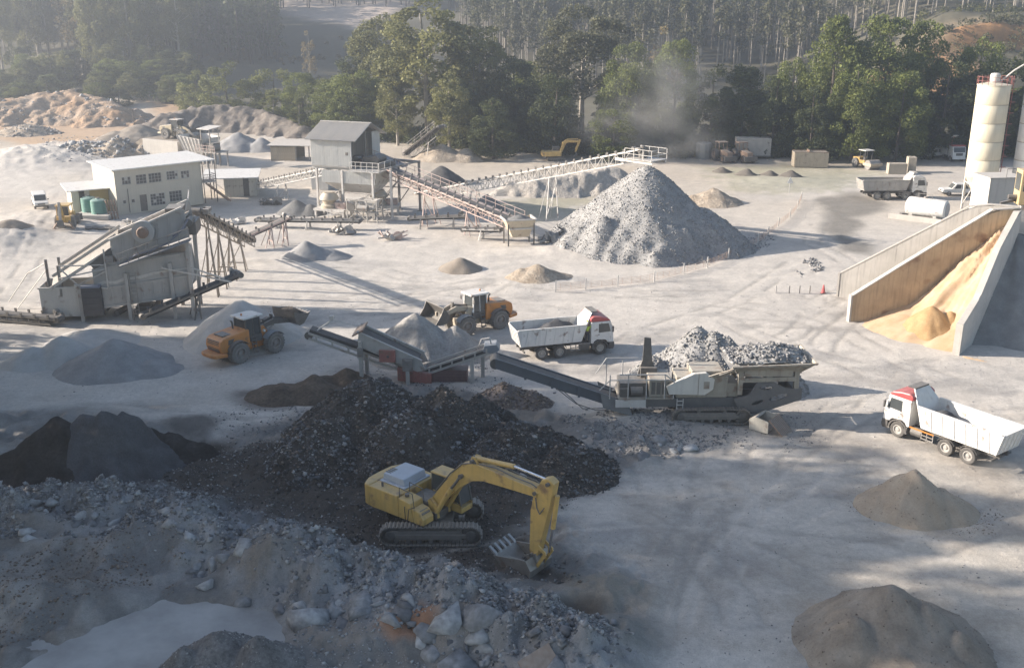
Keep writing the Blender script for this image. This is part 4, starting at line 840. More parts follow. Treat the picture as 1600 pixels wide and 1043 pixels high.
def window(par, pts, th=.02, m=None, name='window'):
    """one pane from corners"""
    return B().sheet(*pts, th).build(name, m or GLASS, par)
def tipper(label, loc, rz, axles=(2.9, -.5, -2.0), paint=None, roof=None, rear=-3.9, cabm=None, dust=False):
    paint = paint or WHITE; cabm = cabm or paint; roof = roof or RED; t = thing('tipper_truck', label, 'truck', loc, rz)
    c = B()
    for s in (-1, 1): c.bx(rear+.3, 3.6, s*.42-.06, s*.42+.06, .72, 1.0)
    for x in axles: c.tube((x, -1.0, .53), (x, 1.0, .53), .09, 8); c.box((x, 0, .6), (.4, .5, .35))
    for x in (-3.2, -1.2, .4, 1.7): c.bx(x-.06, x+.06, -.42, .42, .75, .95)
    c.build('chassis', DSTEEL, t)
    for x in axles:
        for s in (-1, 1): wheel(t, x, s*1.03, .53, .42 if x < 1 else .32, s, RUBBERD if dust else RUBBER, RIM, lug=False)
    # cab
    cb = B(); cb.prism([(2.1, .95), (2.1, 2.72), (3.72, 2.72), (3.98, 1.75), (4.02, .95), (3.5, .95), (3.42, 1.12), (3.2, 1.24), (2.6, 1.24), (2.38, 1.12), (2.3, .95)], 'y', -1.2, 1.2)
    cb.build('cab', cabm, t, .05)
    rf = B(); rf.prism([(2.05, 2.725), (2.05, 3.0), (2.3, 3.16), (2.9, 3.12), (3.5, 2.98), (3.76, 2.725)], 'y', -1.19, 1.19); rf.build('cab_roof', roof, t, .08)
    window(t, ((3.745, -1.06, 2.66), (3.745, 1.06, 2.66), (3.985, 1.06, 1.84), (3.985, -1.06, 1.84)), .03, name='windscreen')
    for s in (-1, 1):
        w = B(); w.prism([(2.72, 1.82), (2.72, 2.55), (3.55, 2.55), (3.74, 1.86)], 'y', s*1.195, s*1.215); w.build('side_window', GLASS, t)
        d = B(); d.prism([(2.62, 1.28), (2.62, 2.62), (3.6, 2.62), (3.82, 1.8), (3.84, 1.0), (3.52, 1.0), (3.44, 1.2)], 'y', s*1.20, s*1.207); d.build('door', cabm, t)
        h = B(); h.box((2.74, s*1.215, 1.66), (.16, .03, .05)); h.build('door_handle', BLACK, t)
        f = B()
        pts = [(2.9+.68*math.cos(a), .55+.66*math.sin(a)) for a in [math.pi*i/10 for i in range(11)]]; f.prism(pts+[(2.9+.58*math.cos(a), .55+.57*math.sin(a)) for a in [math.pi*(10-i)/10 for i in range(11)]], 'y', s*.85, s*1.225)
        f.build('mudguard', BLACK, t)
        m = B(); m.box((3.86, s*1.42, 2.1), (.1, .16, .46)); m.beam((3.72, s*1.2, 2.45), (3.86, s*1.42, 2.36), .035); m.beam((3.8, s*1.2, 1.85), (3.86, s*1.42, 1.9), .03); m.build('mirror', BLACK, t, .02)
        l = B(); l.box((4.045, s*.85, .86), (.05, .42, .18)); l.build('headlight', LAMP, t, .02)
        st = B(); st.bx(2.2, 2.42, s*.98, s*1.2, .42, .9); st.bx(3.45, 3.85, s*1.0, s*1.2, .42, .52); st.build('step', BLACK, t, .02)
        g = B(); g.bx(.35, 2.05, s*1.16, s*1.2, .98, 1.06) if True else 0; g.build('guard_stripe', AMBER if s > 0 else STEEL, t)
        g2 = B()
        for z in (.52, .74): g2.bx(.35, 1.2, s*1.16, s*1.2, z, z+.06)
        for x in (.38, .8, 1.17): g2.bx(x, x+.05, s*1.13, s*1.159, .46, .978)
        g2.build('side_guard', STEEL, t)
        k = B(); (k.bx(1.25, 2.03, s*.62, s*1.15, .46, .96) if s < 0 else k.tube((1.25, s*.86, .7), (2.03, s*.86, .7), .29, 14)); k.build('fuel_tank', DSTEEL, t, .03)
        if len(axles) == 3:
            mf = B()
            for x in axles[1:]: mf.prism([(x+.64*math.cos(a), .56+.6*math.sin(a)) for a in [R(25+13*i) for i in range(11)]]+[(x+.61*math.cos(a), .56+.57*math.sin(a)) for a in [R(155-13*i) for i in range(11)]], 'y', s*.78, s*1.22)
            mf.build('rear_mudguard', BLACK, t)
    bp = B(); bp.prism([(3.62, .38), (3.62, .98), (4.06, .98), (4.10, .62), (4.0, .38)], 'y', -1.22, 1.22); bp.build('bumper', BLACK, t, .04)
    gr = B()
    for i in range(5): gr.bx(4.0, 4.05, -.62, .62, 1.06+.13*i, 1.13+.13*i)
    gr.build('grille', BLACK, t)
    # tub
    zb, zt = 1.22, 2.52; fx = 1.25
    fl = B(); fl.bx(rear+.25, fx, -1.15, 1.15, zb, zb+.08); fl.bx(rear+.6, fx-.1, -.5, -.36, 1.01, zb-.002); fl.bx(rear+.6, fx-.1, .36, .5, 1.01, zb-.002); fl.build('tub_floor', STEEL, t)
    for s in (-1, 1):
        sp = B(); sp.prism([(rear+.25, zb), (fx, zb), (fx+.42, zt), (rear-.05, zt)], 'y', s*1.155, s*1.235); sp.beam((rear-.05, s*1.2, zt+.04), (fx+.42, s*1.2, zt+.04), .14, .09); sp.build('tub_side', paint, t)
        L_ = fx-rear; ribs = None
        for i in range(6):
            x = rear+.55+i*(L_-.55)/6; rb = B(); rb.prism([(x, zb+.05), (x+.09, zb+.05), (x+.28, zt-.02), (x+.19, zt-.02)], 'y', s*1.232, s*1.285); rb.build('rib', paint, t)
    hb = B(); y1, y2 = 1.15, .72
    lo, hi = (fx, zb), (fx+1.05, 3.42); mid = (fx+.42, zt)
    def hp(p, y): return (p[0], y, p[1])
    hb.add([hp(lo, -y1), hp(lo, y1), hp(mid, y1), hp(hi, y2), hp(hi, -y2), hp(mid, -y1)]+[(a[0]+.07, a[1], a[2]) for a in [hp(lo, -y1), hp(lo, y1), hp(mid, y1), hp(hi, y2), hp(hi, -y2), hp(mid, -y1)]],
           [(0, 1, 2, 3, 4, 5), (11, 10, 9, 8, 7, 6)]+[(i, (i+1) % 6, 6+(i+1) % 6, 6+i) for i in range(6)])
    hb.build('headboard', paint, t); b = B(); b.beam(hp(hi, -y2), hp(hi, y2), .1, .1); b.bx(hi[0], hi[0]+.5, -y2, y2, hi[1]-.02, hi[1]+.04); b.build('headboard_lip', DSTEEL if not dust else paint, t)
    tg = B(); tg.prism([(rear+.25, zb-.02), (rear-.06, zt), (rear-.14, zt), (rear+.17, zb-.02)], 'y', -1.24, 1.24)
    for y in (-1.0, -.5, 0, .5, 1.0): tg.beam((rear+.13, y, zb+.1), (rear-.14, y, zt-.05), .09, .07)
    tg.build('tailgate', paint, t)
    lm = B(); lm.bx(rear+.45, rear+.55, -1.1, 1.1, .66, .78); lm.build('rear_bar', DSTEEL, t); return t
def load_heap(name, label, loc, rz, lx, ly, h, m, seed, cat='load', stones=None, shift=0.):
    """a heap lying in a tub: closed mound on a flat base, with uneven skin"""
    n = 22; X, Y = np.meshgrid(np.linspace(-1, 1, n), np.linspace(-1, 1, 14)); d = np.hypot(X-shift, Y*.9)
    Z = h*(np.clip(1.08-d, 0, 1)**.55)+(fbm(X*3+seed, Y*3, 3, seed)-.5)*h*.3; Z[:, 0] *= .1; Z[:, -1] *= .1; Z = np.clip(Z, .03, None)
    v = np.stack([X*lx/2, Y*ly/2, Z], -1).reshape(-1, 3); ix = np.arange(X.size).reshape(X.shape)
    f = np.stack([ix[:-1, :-1], ix[:-1, 1:], ix[1:, 1:], ix[1:, :-1]], -1).reshape(-1, 4)
    o = link_mesh(name, np_mesh(name, v, f, m, True)); o.location = loc; o.rotation_euler = (0, 0, rz); tag(o, label, cat)
    if stones:
        k, s0, s1, sm = stones; rs = np.random.RandomState(seed); i = rs.randint(0, len(v), k); p = v[i]+rs.normal(0, .08, (k, 3))*np.array([1, 1, .3]); p[:, 0] = p[:, 0].clip(-lx*.46, lx*.46); p[:, 1] = p[:, 1].clip(-ly*.45, ly*.45); p[:, 2] = np.maximum(p[:, 2], .3*h)
        stone_cloud('loose_stone', p, s0*(s1/s0)**rs.rand(k), sm, o, seed)
    return o
def loc_of(o, p):
    c, s = math.cos(o.rotation_euler[2]), math.sin(o.rotation_euler[2]); return (o.location[0]+c*p[0]-s*p[1], o.location[1]+s*p[0]+c*p[1], o.location[2]+p[2])
TL = tipper('white tipper truck with red cab roof, loaded, beside the red screener', (3.92, 77.5, hz(3.9, 77.5)), R(16.6))
load_heap('gravel_load', 'dark gravel load in the tub of the tipper beside the screener', loc_of(TL, (-.5, 0, 1.3)), R(16.6), 4.0, 2.28, 1.55, DGREY, 5, shift=.1)
TR = tipper('white tipper truck with red cab roof driving off at the right edge', (27.4, 58.95, hz(27.4, 58.9)), R(125.5))
load_heap('gravel_load', 'small dark gravel load behind the headboard of the right tipper', loc_of(TR, (.35, 0, 1.3)), R(125.5), 2.3, 2.25, 1.05, DGREY, 6, shift=.3)
tx, ty, _ = G(1398, 311); TF = tipper('dusty white four axle tipper truck parked beyond the wet track', (tx, ty+1.2, hz(tx, ty)), R(2), (2.9, 1.35, -1.1, -2.45), DUSTY, WHITE, -4.4, WHITE, True); TF.scale = (1.08, 1.08, 1.08)
def bucket_mesh(w, d, h, back=.35):
    """loader bucket, open to +x: profile with floor, curved back, top lip; hinge at origin"""
    th = .06; out = [(d, -.28), (.25, -.42), (-.12, -.22), (-.2, .15), (-.05, .55), (.28, h)]
    inn = [(.3, h-.05), (.04, .5), (-.1, .14), (-.04, -.16), (.28, -.34), (d, -.24)]
    b = B(); b.prism(out+inn, 'y', -w/2, w/2)
    side = [(d, -.28), (.25, -.42), (-.12, -.22), (-.2, .15), (-.05, .55), (.28, h), (.62, .42)]
    for s in (-1, 1): b.prism(side, 'y', s*(w/2+.002), s*(w/2+.05))
    return b
def wheel_loader(label, loc, rz, paint, tyre, arm=(2.1, 2.0), tilt=0., cabm=None, steer=0., scale=1., glass=True, bucketm=None):
    t = thing('wheel_loader', label, 'wheel loader', loc, rz); t.scale = (scale,)*3; cabm = cabm or WHITE; bm_ = bucketm or DSTEEL
    # rear frame and engine hood
    h = B(); h.prism([(-3.15, 1.05), (-3.3, 1.5), (-3.2, 2.0), (-2.9, 2.2), (-.55, 2.42), (-.5, 1.0), (-.9, .95), (-1.2, 1.5), (-2.4, 1.5), (-2.6, 1.05)], 'y', -.95, .95); h.build('engine_hood', paint, t, .07)
    gr = B()
    for i in range(7): gr.box((-3.26+.012*abs(i-2), 0, 1.2+.13*i), (.06, 1.45, .07))
    gr.build('grille', BLACK, t)
    tp = B(); tp.bx(-2.75, -1.95, -.55, .55, 2.22, 2.30); tp.build('cooling_vent', BLACK, t)
    cw = B(); cw.prism([(-3.75, -.95), (-3.9, -.5), (-3.9, .5), (-3.75, .95), (-2.8, 1.2), (-2.8, -1.2)], 'z', .78, 1.06); cw.build('counterweight', paint, t, .05)
    for s in (-1, 1):
        v = B(); v.prism([(-2.55, 1.62), (-2.5, 2.0), (-1.95, 2.02), (-2.2, 1.62)], 'y', s*.952, s*.972); v.build('side_vent', BLACK, t)
    fr = B(); fr.bx(-2.9, -.2, -.55, .55, .62, .998); fr.bx(-.35, .5, -.3, .3, .55, 1.2); fr.bx(.2, 2.0, -.5, .5, .62, 1.25); fr.prism([(.35, 1.2), (.55, 2.25), (1.05, 2.3), (1.75, 1.25)], 'y', -.62, -.48); fr.prism([(.35, 1.2), (.55, 2.25), (1.05, 2.3), (1.75, 1.25)], 'y', .48, .62); fr.build('frame', paint, t, .02)
    for x in (1.62, -1.75):
        for s in (-1, 1):
            wheel(t, x, s*1.08, .84, .66, s, tyre, STEEL)
            f = B(); a0, a1 = (35, 160) if x < 0 else (30, 150); o = [(x+.98*math.cos(R(a)), .9+.92*math.sin(R(a))) for a in np.linspace(a0, a1, 9)]; i = [(x+.93*math.cos(R(a)), .9+.87*math.sin(R(a))) for a in np.linspace(a1, a0, 9)]
            f.prism(o+i, 'y', s*.76, s*1.38); f.build('fender', GREYP if x > 0 else BLACK, t)
    # cab
    fl = B(); fl.prism([(-.75, 1.45), (-.75, 1.75), (.75, 1.75), (.75, 1.2), (.1, 1.2)], 'y', -.78, .78); fl.build('cab_floor', BLACK, t)
    p = B(); P4 = [(-.72, .74), (-.72, -.74), (.66, .74), (.66, -.74)]
    for x, y in P4: p.beam((x, y, 1.75), (x*.93, y*.93, 3.2), .09)
    for y in (-.74, .74): p.beam((0, y, 1.75), (0, y*.93, 3.2), .06)
    p.build('cab_frame', BLACK if cabm != WHITE or True else cabm, t)
    rf = B(); rf.bx(-.95, .92, -.85, .85, 3.18, 3.34); rf.build('cab_roof', cabm, t, .06)
    for s in (-1, 1):
        window(t, ((-.66, s*.725, 1.8), (-.05, s*.725, 1.8), (-.05, s*.685, 3.15), (-.62, s*.685, 3.15)), s*.015); window(t, ((.05, s*.725, 1.8), (.6, s*.725, 1.8), (.56, s*.685, 3.15), (.05, s*.685, 3.15)), s*.015)
    window(t, ((.65, -.66, 1.8), (.65, .66, 1.8), (.61, .62, 3.15), (.61, -.62, 3.15)), .015); window(t, ((-.7, .66, 2.3), (-.7, -.66, 2.3), (-.66, -.62, 3.15), (-.66, .62, 3.15)), .015)
    st = B(); st.bx(-.3, .2, -.25, .25, 1.76, 2.1); st.bx(-.32, -.18, -.25, .25, 2.1, 2.75); st.build('seat', BLACK, t, .04)
    ex = B(); ex.path([(-1.15, .35, 2.3), (-1.15, .35, 2.85), (-1.3, .35, 3.05)], .07, 8); ex.build('exhaust_pipe', DSTEEL, t)
    for s in (-1, 1):
        ld = B(); ld.beam((-.35, s*1.1, .45), (-.35, s*.85, 1.6), .05); ld.beam((.05, s*1.1, .45), (.05, s*.85, 1.6), .05)
        for k in range(4): ld.box((-.15, s*(1.1-.06*k), .48+.32*k), (.42, .16, .05))
        ld.build('ladder', DSTEEL, t)
        mi = B(); mi.box((.78, s*1.02, 2.75), (.06, .2, .34)); mi.beam((.64, s*.72, 2.95), (.78, s*.98, 2.9), .03); mi.build('mirror', BLACK, t); hl = B(); hl.box((.85, s*.95, 1.98), (.12, .22, .2)); hl.build('headlight', LAMP, t, .02)
    be = B(); be.tube((-.5, 0, 3.34), (-.5, 0, 3.5), .07, 8); be.build('beacon', AMBER, t)
    # lift arms, bucket
    ax, az = 1.62+arm[0], arm[1]
    for s in (-1, 1):
        a = B(); k = (2.2, (2.1+az)/2+.32); w = .2
        a.prism([(.72, 2.28), (k[0], k[1]+w), (ax+.08, az+.14), (ax+.08, az-.16), (k[0]-.05, k[1]-w*1.2), (.72, 1.92)], 'y', s*.42-.07, s*.42+.07); a.build('lift_arm', DSTEEL if paint == ORANGE else paint, t, .02)
        c = B(); c.tube((.9, s*.42, 1.2), (1.9, s*.42, (1.2+k[1])/2+.1), .09, 8); c.tube((1.9, s*.42, (1.2+k[1])/2+.1), (k[0]+.15, s*.42, k[1]), .05, 8); c.build('lift_cylinder', STEEL, t)
    z = B(); z.beam((1.0, 0, 2.25), (2.3, 0, az*.5+1.6), .16, .22); z.beam((2.3, 0, az*.5+1.85), (2.35, 0, az*.5+.9), .14, .3); z.tube((2.35, 0, az*.5+.95), (ax, 0, az+.25), .06, 8); z.build('bucket_link', DSTEEL, t)
    bk = bucket_mesh(2.75, 1.25, 1.02).build('bucket', bm_, t, 0); bk.location = (ax, 0, az); bk.rotation_euler = (0, -tilt, 0)
    tt = B()
    for i in range(8): tt.prism([(1.2, -.3), (1.42, -.26), (1.2, -.2)], 'y', -1.3+i*2.6/7-.06, -1.3+i*2.6/7+.06)
    to = tt.build('bucket_teeth', STEEL, bk); t['bucket'] = 0
    return t, bk
def at_wheels(rear, front, side, yoff=1.08):
    """pose from the ground points of the two near wheels"""
    dx, dy = front[0]-rear[0], front[1]-rear[1]; l = math.hypot(dx, dy); h = (dx/l, dy/l); n = (-h[1], h[0])
    mx, my = (rear[0]+front[0])/2, (rear[1]+front[1])/2; x, y = mx-side*n[0]*yoff, my-side*n[1]*yoff; return (x, y, hz(x, y)), math.atan2(dy, dx)
l, a = at_wheels(G(371, 568), G(435, 548), -1); LL, LB = wheel_loader('orange wheel loader with a white roof carrying a full raised bucket', l, a, ORANGE, RUBBERD, (2.35, 1.95), R(40))
load_heap('bucket_load', 'dark spoil heaped in the raised bucket of the left wheel loader', loc_of(LL, (4.35, 0, 2.4)), a, 1.2, 2.5, .55, DSOIL, 8)
l, a = at_wheels(G(777, 511), G(730, 521), 1); LR, RB = wheel_loader('white and orange wheel loader tipping its bucket onto the grey pile', l, a, TANP, RUBBERD, (2.0, 1.9), R(-5), None)
for c in LR.children:
    if c.name.split('.')[0] in ('counterweight', 'engine_hood'): c.data.materials[0] = ORANGE
    if c.name.split('.')[0] == 'cab_frame': c.data.materials[0] = WHITE
# ---- the yellow excavator in front
def track(par, x0, x1, y, w, r, name='track'):
    """crawler belt round two wheels, built shoe by shoe as one belt, with rollers and side frame"""
    b = B(); L = x1-x0-2*r; per = 2*L+2*math.pi*r; n = int(per/.2)
    for i in range(n):
        s = per*i/n
        if s < L: p, a = (x0+r+s, 0), 0
        elif s < L+math.pi*r: t = (s-L)/r; p, a = (x1-r+r*math.sin(t), r-r*math.cos(t)), t
        elif s < 2*L+math.pi*r: p, a = (x1-r-(s-L-math.pi*r), 2*r), math.pi
        else: t = (s-2*L-math.pi*r)/r; p, a = (x0+r-r*math.sin(t), r+r*math.cos(t)), math.pi+t
        b.box((p[0], y, p[1]), (.175, w, .06), (0, -a, 0)); b.box((p[0]+.05*math.sin(a), y, p[1]-.05*math.cos(a)), (.05, w, .06), (0, -a, 0))
    bl = b.build(name, RUST if False else mat('track_steel', (.115, .105, .095), .7, .3, .3, 3, .45), par)
    f = B(); f.bx(x0+r*.9, x1-r*1.9, y-w*.32, y+w*.32, r*.55, r*1.55); f.bx(x0+r, x1-r, y-w*.36, y+w*.36, r*.75, r*1.2); f.build('track_frame', mat('muddy_steel', (.12, .108, .095), .8, .1, .2, 2, .35), par, .03)
    for x, rr, nm in ((x0+r, r*.86, 'idler_wheel'), (x1-r, r*.9, 'drive_sprocket')):
        q = B(); q.lathe([(rr, -w*.2), (rr, w*.2)], (0, 0, 0), 'y', 18); q.lathe([(rr*.55, -w*.4), (rr*.6, -w*.36), (rr*.6, w*.36), (rr*.55, w*.4)], (0, 0, 0), 'y', 16); q.build(nm, DSTEEL, par, loc=(x, y, r+.02), smooth=True)
    me = None
    for i in range(9):
        lx, lz, rr = (x0+r*1.6+i*(x1-x0-3.2*r)/6, .2, .13) if i < 7 else (x0+(i-6)*(x1-x0)/3, r*2-.14, .1)
        if me is None: q = B(); q.lathe([(.13, -w*.3), (.13, w*.3)], ax='y', n=10); o = q.build('track_roller', DSTEEL, par); me = o.data
        else: o = link_mesh('track_roller', me, par)
        o.location = (lx, y, lz)
EX = (-4.2, 48.4)
def excavator():
    t = thing('excavator', 'yellow tracked excavator with its bucket curled, digging in the dark rubble', 'excavator', (EX[0], EX[1], hz(*EX)+.09), 0)
    for y in (-1.35, 1.35): track(t, -2.6, 2.6, y, .62, .52)
    cf = B(); cf.bx(-1.1, 1.1, -1.04, 1.04, .45, .95); cf.lathe([(.75, .95), (.75, 1.12)], n=20); cf.build('car_body', DSTEEL, t, .03)
    yaw = R(-37)
    def up(b, name, m, bev=.0, parent=None, smooth=False): o = b.build(name, m, parent or t, bev, smooth); o.rotation_euler = (0, 0, yaw) if parent is None else (0, 0, 0); return o
    # house: right side is low tool box in front, engine bay and counterweight behind
    b = B(); b.prism([(-3.05, 1.16), (-3.05, 2.36), (-1.0, 2.36), (-.95, 1.16)], 'y', -1.58, 1.58); b.prism([(-.945, 1.16), (-.945, 2.3), (-.1, 2.18), (.1, 1.16)], 'y', -1.58, -.62); up(b, 'house', YELLOW, .05)
    b = B(); b.prism([(-3.06, 1.58), (-3.45, 1.5), (-3.75, .9), (-3.8, 0), (-3.75, -.9), (-3.45, -1.5), (-3.06, -1.58)], 'z', 1.14, 2.38); up(b, 'counterweight', YELLOW, .09)
    b = B(); b.prism([(.105, 1.16), (-.0, 1.95), (.5, 1.85), (.75, 1.5), (.75, 1.16)], 'y', -1.58, -.75); up(b, 'tool_box', YELLOW, .04)
    b = B(); b.prism([(.12, 1.87), (.45, 1.87), (.62, 1.72), (.62, 1.70), (.1, 1.70)], 'y', -1.45, -.85); up(b, 'step_plate', DSTEEL)
    b = B(); b.bx(-2.95, -1.15, -.85, 1.2, 2.36, 2.46); b.prism([(-2.85, 2.45), (-2.75, 2.85), (-1.35, 2.85), (-1.25, 2.45)], 'y', -.72, .98); up(b, 'engine_cover', PALEB, .07)
    b = B()
    for i in range(4): b.box((-2.6, -.5+i*.16, 2.86), (.35, .08, .03))
    up(b, 'cover_vents', BLACK)
    b = B(); b.bx(-.94, .8, -.6, .6, 1.16, 1.5); b.bx(-.93, .2, -.58, .58, 1.5, 2.0); up(b, 'turntable_deck', DSTEEL, .02)
    b = B(); b.prism([(.0, 1.2), (.0, 1.9), (.35, 2.25), (.75, 1.9), (.85, 1.2)], 'y', -.52, -.36); b.prism([(.0, 1.2), (.0, 1.9), (.35, 2.25), (.75, 1.9), (.85, 1.2)], 'y', .36, .52); up(b, 'boom_bracket', YELLOW, .02)
    b = B(); b.tube((-2.4, -1.2, 2.36), (-2.4, -1.2, 2.62), .06, 8); up(b, 'exhaust_pipe', BLACK); b = B(); b.tube((-.7, -1.15, 2.28), (-.7, -1.15, 2.42), .12, 10); up(b, 'filler_cap', BLACK)
    b = B()
    for y in (-1.5, -.72): b.path([(-.9, y, 2.3), (-.9, y, 2.85), (.0, y, 2.75), (.1, y, 1.95)], .022, 5)
    up(b, 'handrail', BLACK)
    b = B(); b.path([(.2, -1.585, 2.1), (-.2, -1.6, 1.85), (-.3, -1.6, 1.2)], .02, 5); b.path([(-.1, -1.3, 2.2), (-.5, -1.6, 1.9), (-.45, -1.6, 1.15)], .02, 5); up(b, 'cable', BLACK)
    # cab on the far side
    b = B(); b.bx(-.6, 1.45, .66, 1.58, 1.16, 1.45); b.prism([(-.6, 1.45), (-.6, 2.0), (.1, 2.0), (.9, 1.62), (1.45, 1.62), (1.45, 1.45)], 'y', 1.53, 1.58); b.prism([(-.6, 1.45), (-.6, 2.0), (.1, 2.0), (.9, 1.62), (1.45, 1.62), (1.45, 1.45)], 'y', .66, .71)
    cab = up(b, 'cab', YELLOW, .03)
    b = B()
    for y in (.69, 1.55):
        b.path([(-.58, y, 1.9), (-.55, y, 2.95), (.85, y, 2.98), (1.2, y, 2.55), (1.42, y, 1.6)], .05, 6); b.tube((.3, y, 1.8), (.3, y, 2.95), .04, 6)
    b.tube((1.2, .69, 2.55), (1.2, 1.55, 2.55), .04, 6); b.build('cab_frame', DSTEEL, cab)
    b = B(); b.bx(-.65, .95, .62, 1.6, 2.96, 3.06); b.build('cab_roof', YELLOW, cab, .05)
    for y in (.66, 1.6): window(cab, ((-.52, y, 2.02), (.26, y, 2.02), (.26, y, 2.92), (-.5, y, 2.92)), .02); window(cab, ((.34, y, 1.9), (1.32, y, 1.7), (1.16, y, 2.55), (.34, y, 2.92)), .02)
    window(cab, ((1.4, .72, 1.64), (1.4, 1.52, 1.64), (1.2, 1.52, 2.52), (1.2, .72, 2.52)), .02, name='windscreen'); b = B(); b.bx(0, .5, .9, 1.35, 1.5, 1.95); b.bx(-.1, .05, .9, 1.35, 1.95, 2.65); b.build('seat', BLACK, cab, .04)
    # boom, stick, bucket: outlines in the boom plane
    def pl(out, y0, y1): q = B(); q.prism(out, 'y', y0, y1); return q
    bo = [(.1, 1.62), (.02, 1.92), (.25, 2.15), (1.5, 3.75), (2.1, 4.5), (2.8, 4.86), (3.5, 4.88), (6.75, 4.64), (7.02, 4.46), (6.9, 4.2), (6.6, 4.2), (3.7, 4.1), (3.0, 3.9), (2.3, 3.4), (.55, 1.72)]
    up(pl(bo, -.30, .30), 'boom', YELLOW, .03)
    sk = [(7.55, 5.35), (7.9, 5.15), (7.75, 4.35), (7.05, 1.3), (6.85, .92), (6.55, .92), (6.5, 1.2), (6.55, 3.4), (6.75, 4.4), (7.2, 5.2)]
    up(pl(sk, -.24, .24), 'stick', YELLOW, .03)
    b = B()
    for x, z in ((.25, 1.85), (2.35, 4.02), (6.85, 4.42), (6.68, 1.05), (7.6, 5.1), (3.0, 4.98)): b = B(); b.tube((x, -.4, z), (x, .4, z), .1, 10); up(b, 'pivot_pin', DSTEEL)
    for s in (-1, 1):
        b = B(); b.tube((.72, s*.46, 1.5), (1.75, s*.46, 3.2), .13, 12); bc = up(b, 'boom_cylinder', YELLOW, 0); b = B(); b.tube((1.75, s*.46, 3.2), (2.33, s*.46, 4.0), .07, 10); b.build('cylinder_rod', CHROME if s > 0 else DSTEEL, bc); b = B(); b.lathe([(.12, -.06), (.12, .06)], (2.35, s*.46, 4.02), 'y', 12); b.build('cylinder_eye', DSTEEL, bc)
    b = B(); b.tube((3.0, 0, 5.06), (5.4, 0, 5.28), .13, 12); ac = up(b, 'arm_cylinder', YELLOW); b = B(); b.tube((5.4, 0, 5.28), (7.5, 0, 5.14), .075, 10); b.build('cylinder_rod', CHROME, ac)
    b = B(); b.prism([(2.75, 4.82), (2.9, 5.18), (3.15, 5.18), (3.3, 4.86)], 'y', -.2, -.12); b.prism([(2.75, 4.82), (2.9, 5.18), (3.15, 5.18), (3.3, 4.86)], 'y', .12, .2); up(b, 'cylinder_bracket', YELLOW)
    b = B(); b.tube((7.95, 0, 4.5), (7.72, 0, 2.7), .12, 12); kc = up(b, 'bucket_cylinder', YELLOW); b = B(); b.tube((7.72, 0, 2.7), (7.5, 0, 1.35), .07, 10); b.build('cylinder_rod', CHROME, kc)
    b = B()
    for s in (-.3, .3): b.beam((7.05, s, 1.65), (7.5, s, 1.35), .07, .16); b.beam((7.5, s, 1.35), (7.0, s, .5), .07, .16)
    up(b, 'bucket_link', YELLOW)
    for s in (-.2, .2):
        for hp_ in ([(3.4, s, 4.92), (4.4, s, 5.0), (5.6, s, 4.84), (6.6, s, 4.8), (7.1, s, 4.6)], [(6.9, s-.1, 4.2), (7.0, s-.15, 3.7), (7.2, s-.18, 3.45), (7.4, s-.1, 3.8)]): b = B(); b.path(hp_, .033, 6); up(b, 'hydraulic_hose', BLACK)
    b = B(); b.path([(.5, -.25, 2.6), (1.6, -.32, 3.95), (2.4, -.32, 4.7), (3.2, -.25, 4.94)], .04, 6); up(b, 'hydraulic_hose', BLACK)
    # bucket with its mouth towards the machine
    th = .05; o_ = [(6.75, .98), (7.05, .5), (7.0, .1), (6.6, -.18), (5.95, -.2), (5.3, .12), (4.78, .62)]; i_ = [(4.85, .66), (5.36, .2), (5.97, -.1), (6.55, -.08), (6.88, .15), (6.93, .5), (6.68, .9)]
    b = B(); b.prism(o_+i_, 'y', -.85, .85)
    for s in (-1, 1): b.prism(o_+[(6.45, .95), (5.7, .9)], 'y', s*.852, s*.91)
    b.prism([(6.2, .85), (6.9, 1.15), (7.1, .55), (6.9, .5)], 'y', -.3, -.22); b.prism([(6.2, .85), (6.9, 1.15), (7.1, .55), (6.9, .5)], 'y', .22, .3)
    bk = up(b, 'bucket', mat('worn_bucket_steel', (.24, .22, .195), .5, .4, .25, 1.5, .25, rust=.2))
    for i in range(5):
        q = B(); y = -.76+i*.38; q.prism([(4.98, .46), (4.84, .74), (4.45, .98), (4.4, .93)], 'y', y-.075, y+.075); q.build('tooth', mat('worn_tooth_steel', (.38, .38, .38), .4, .5, .15, 2, .15), bk)
    return t
excavator()
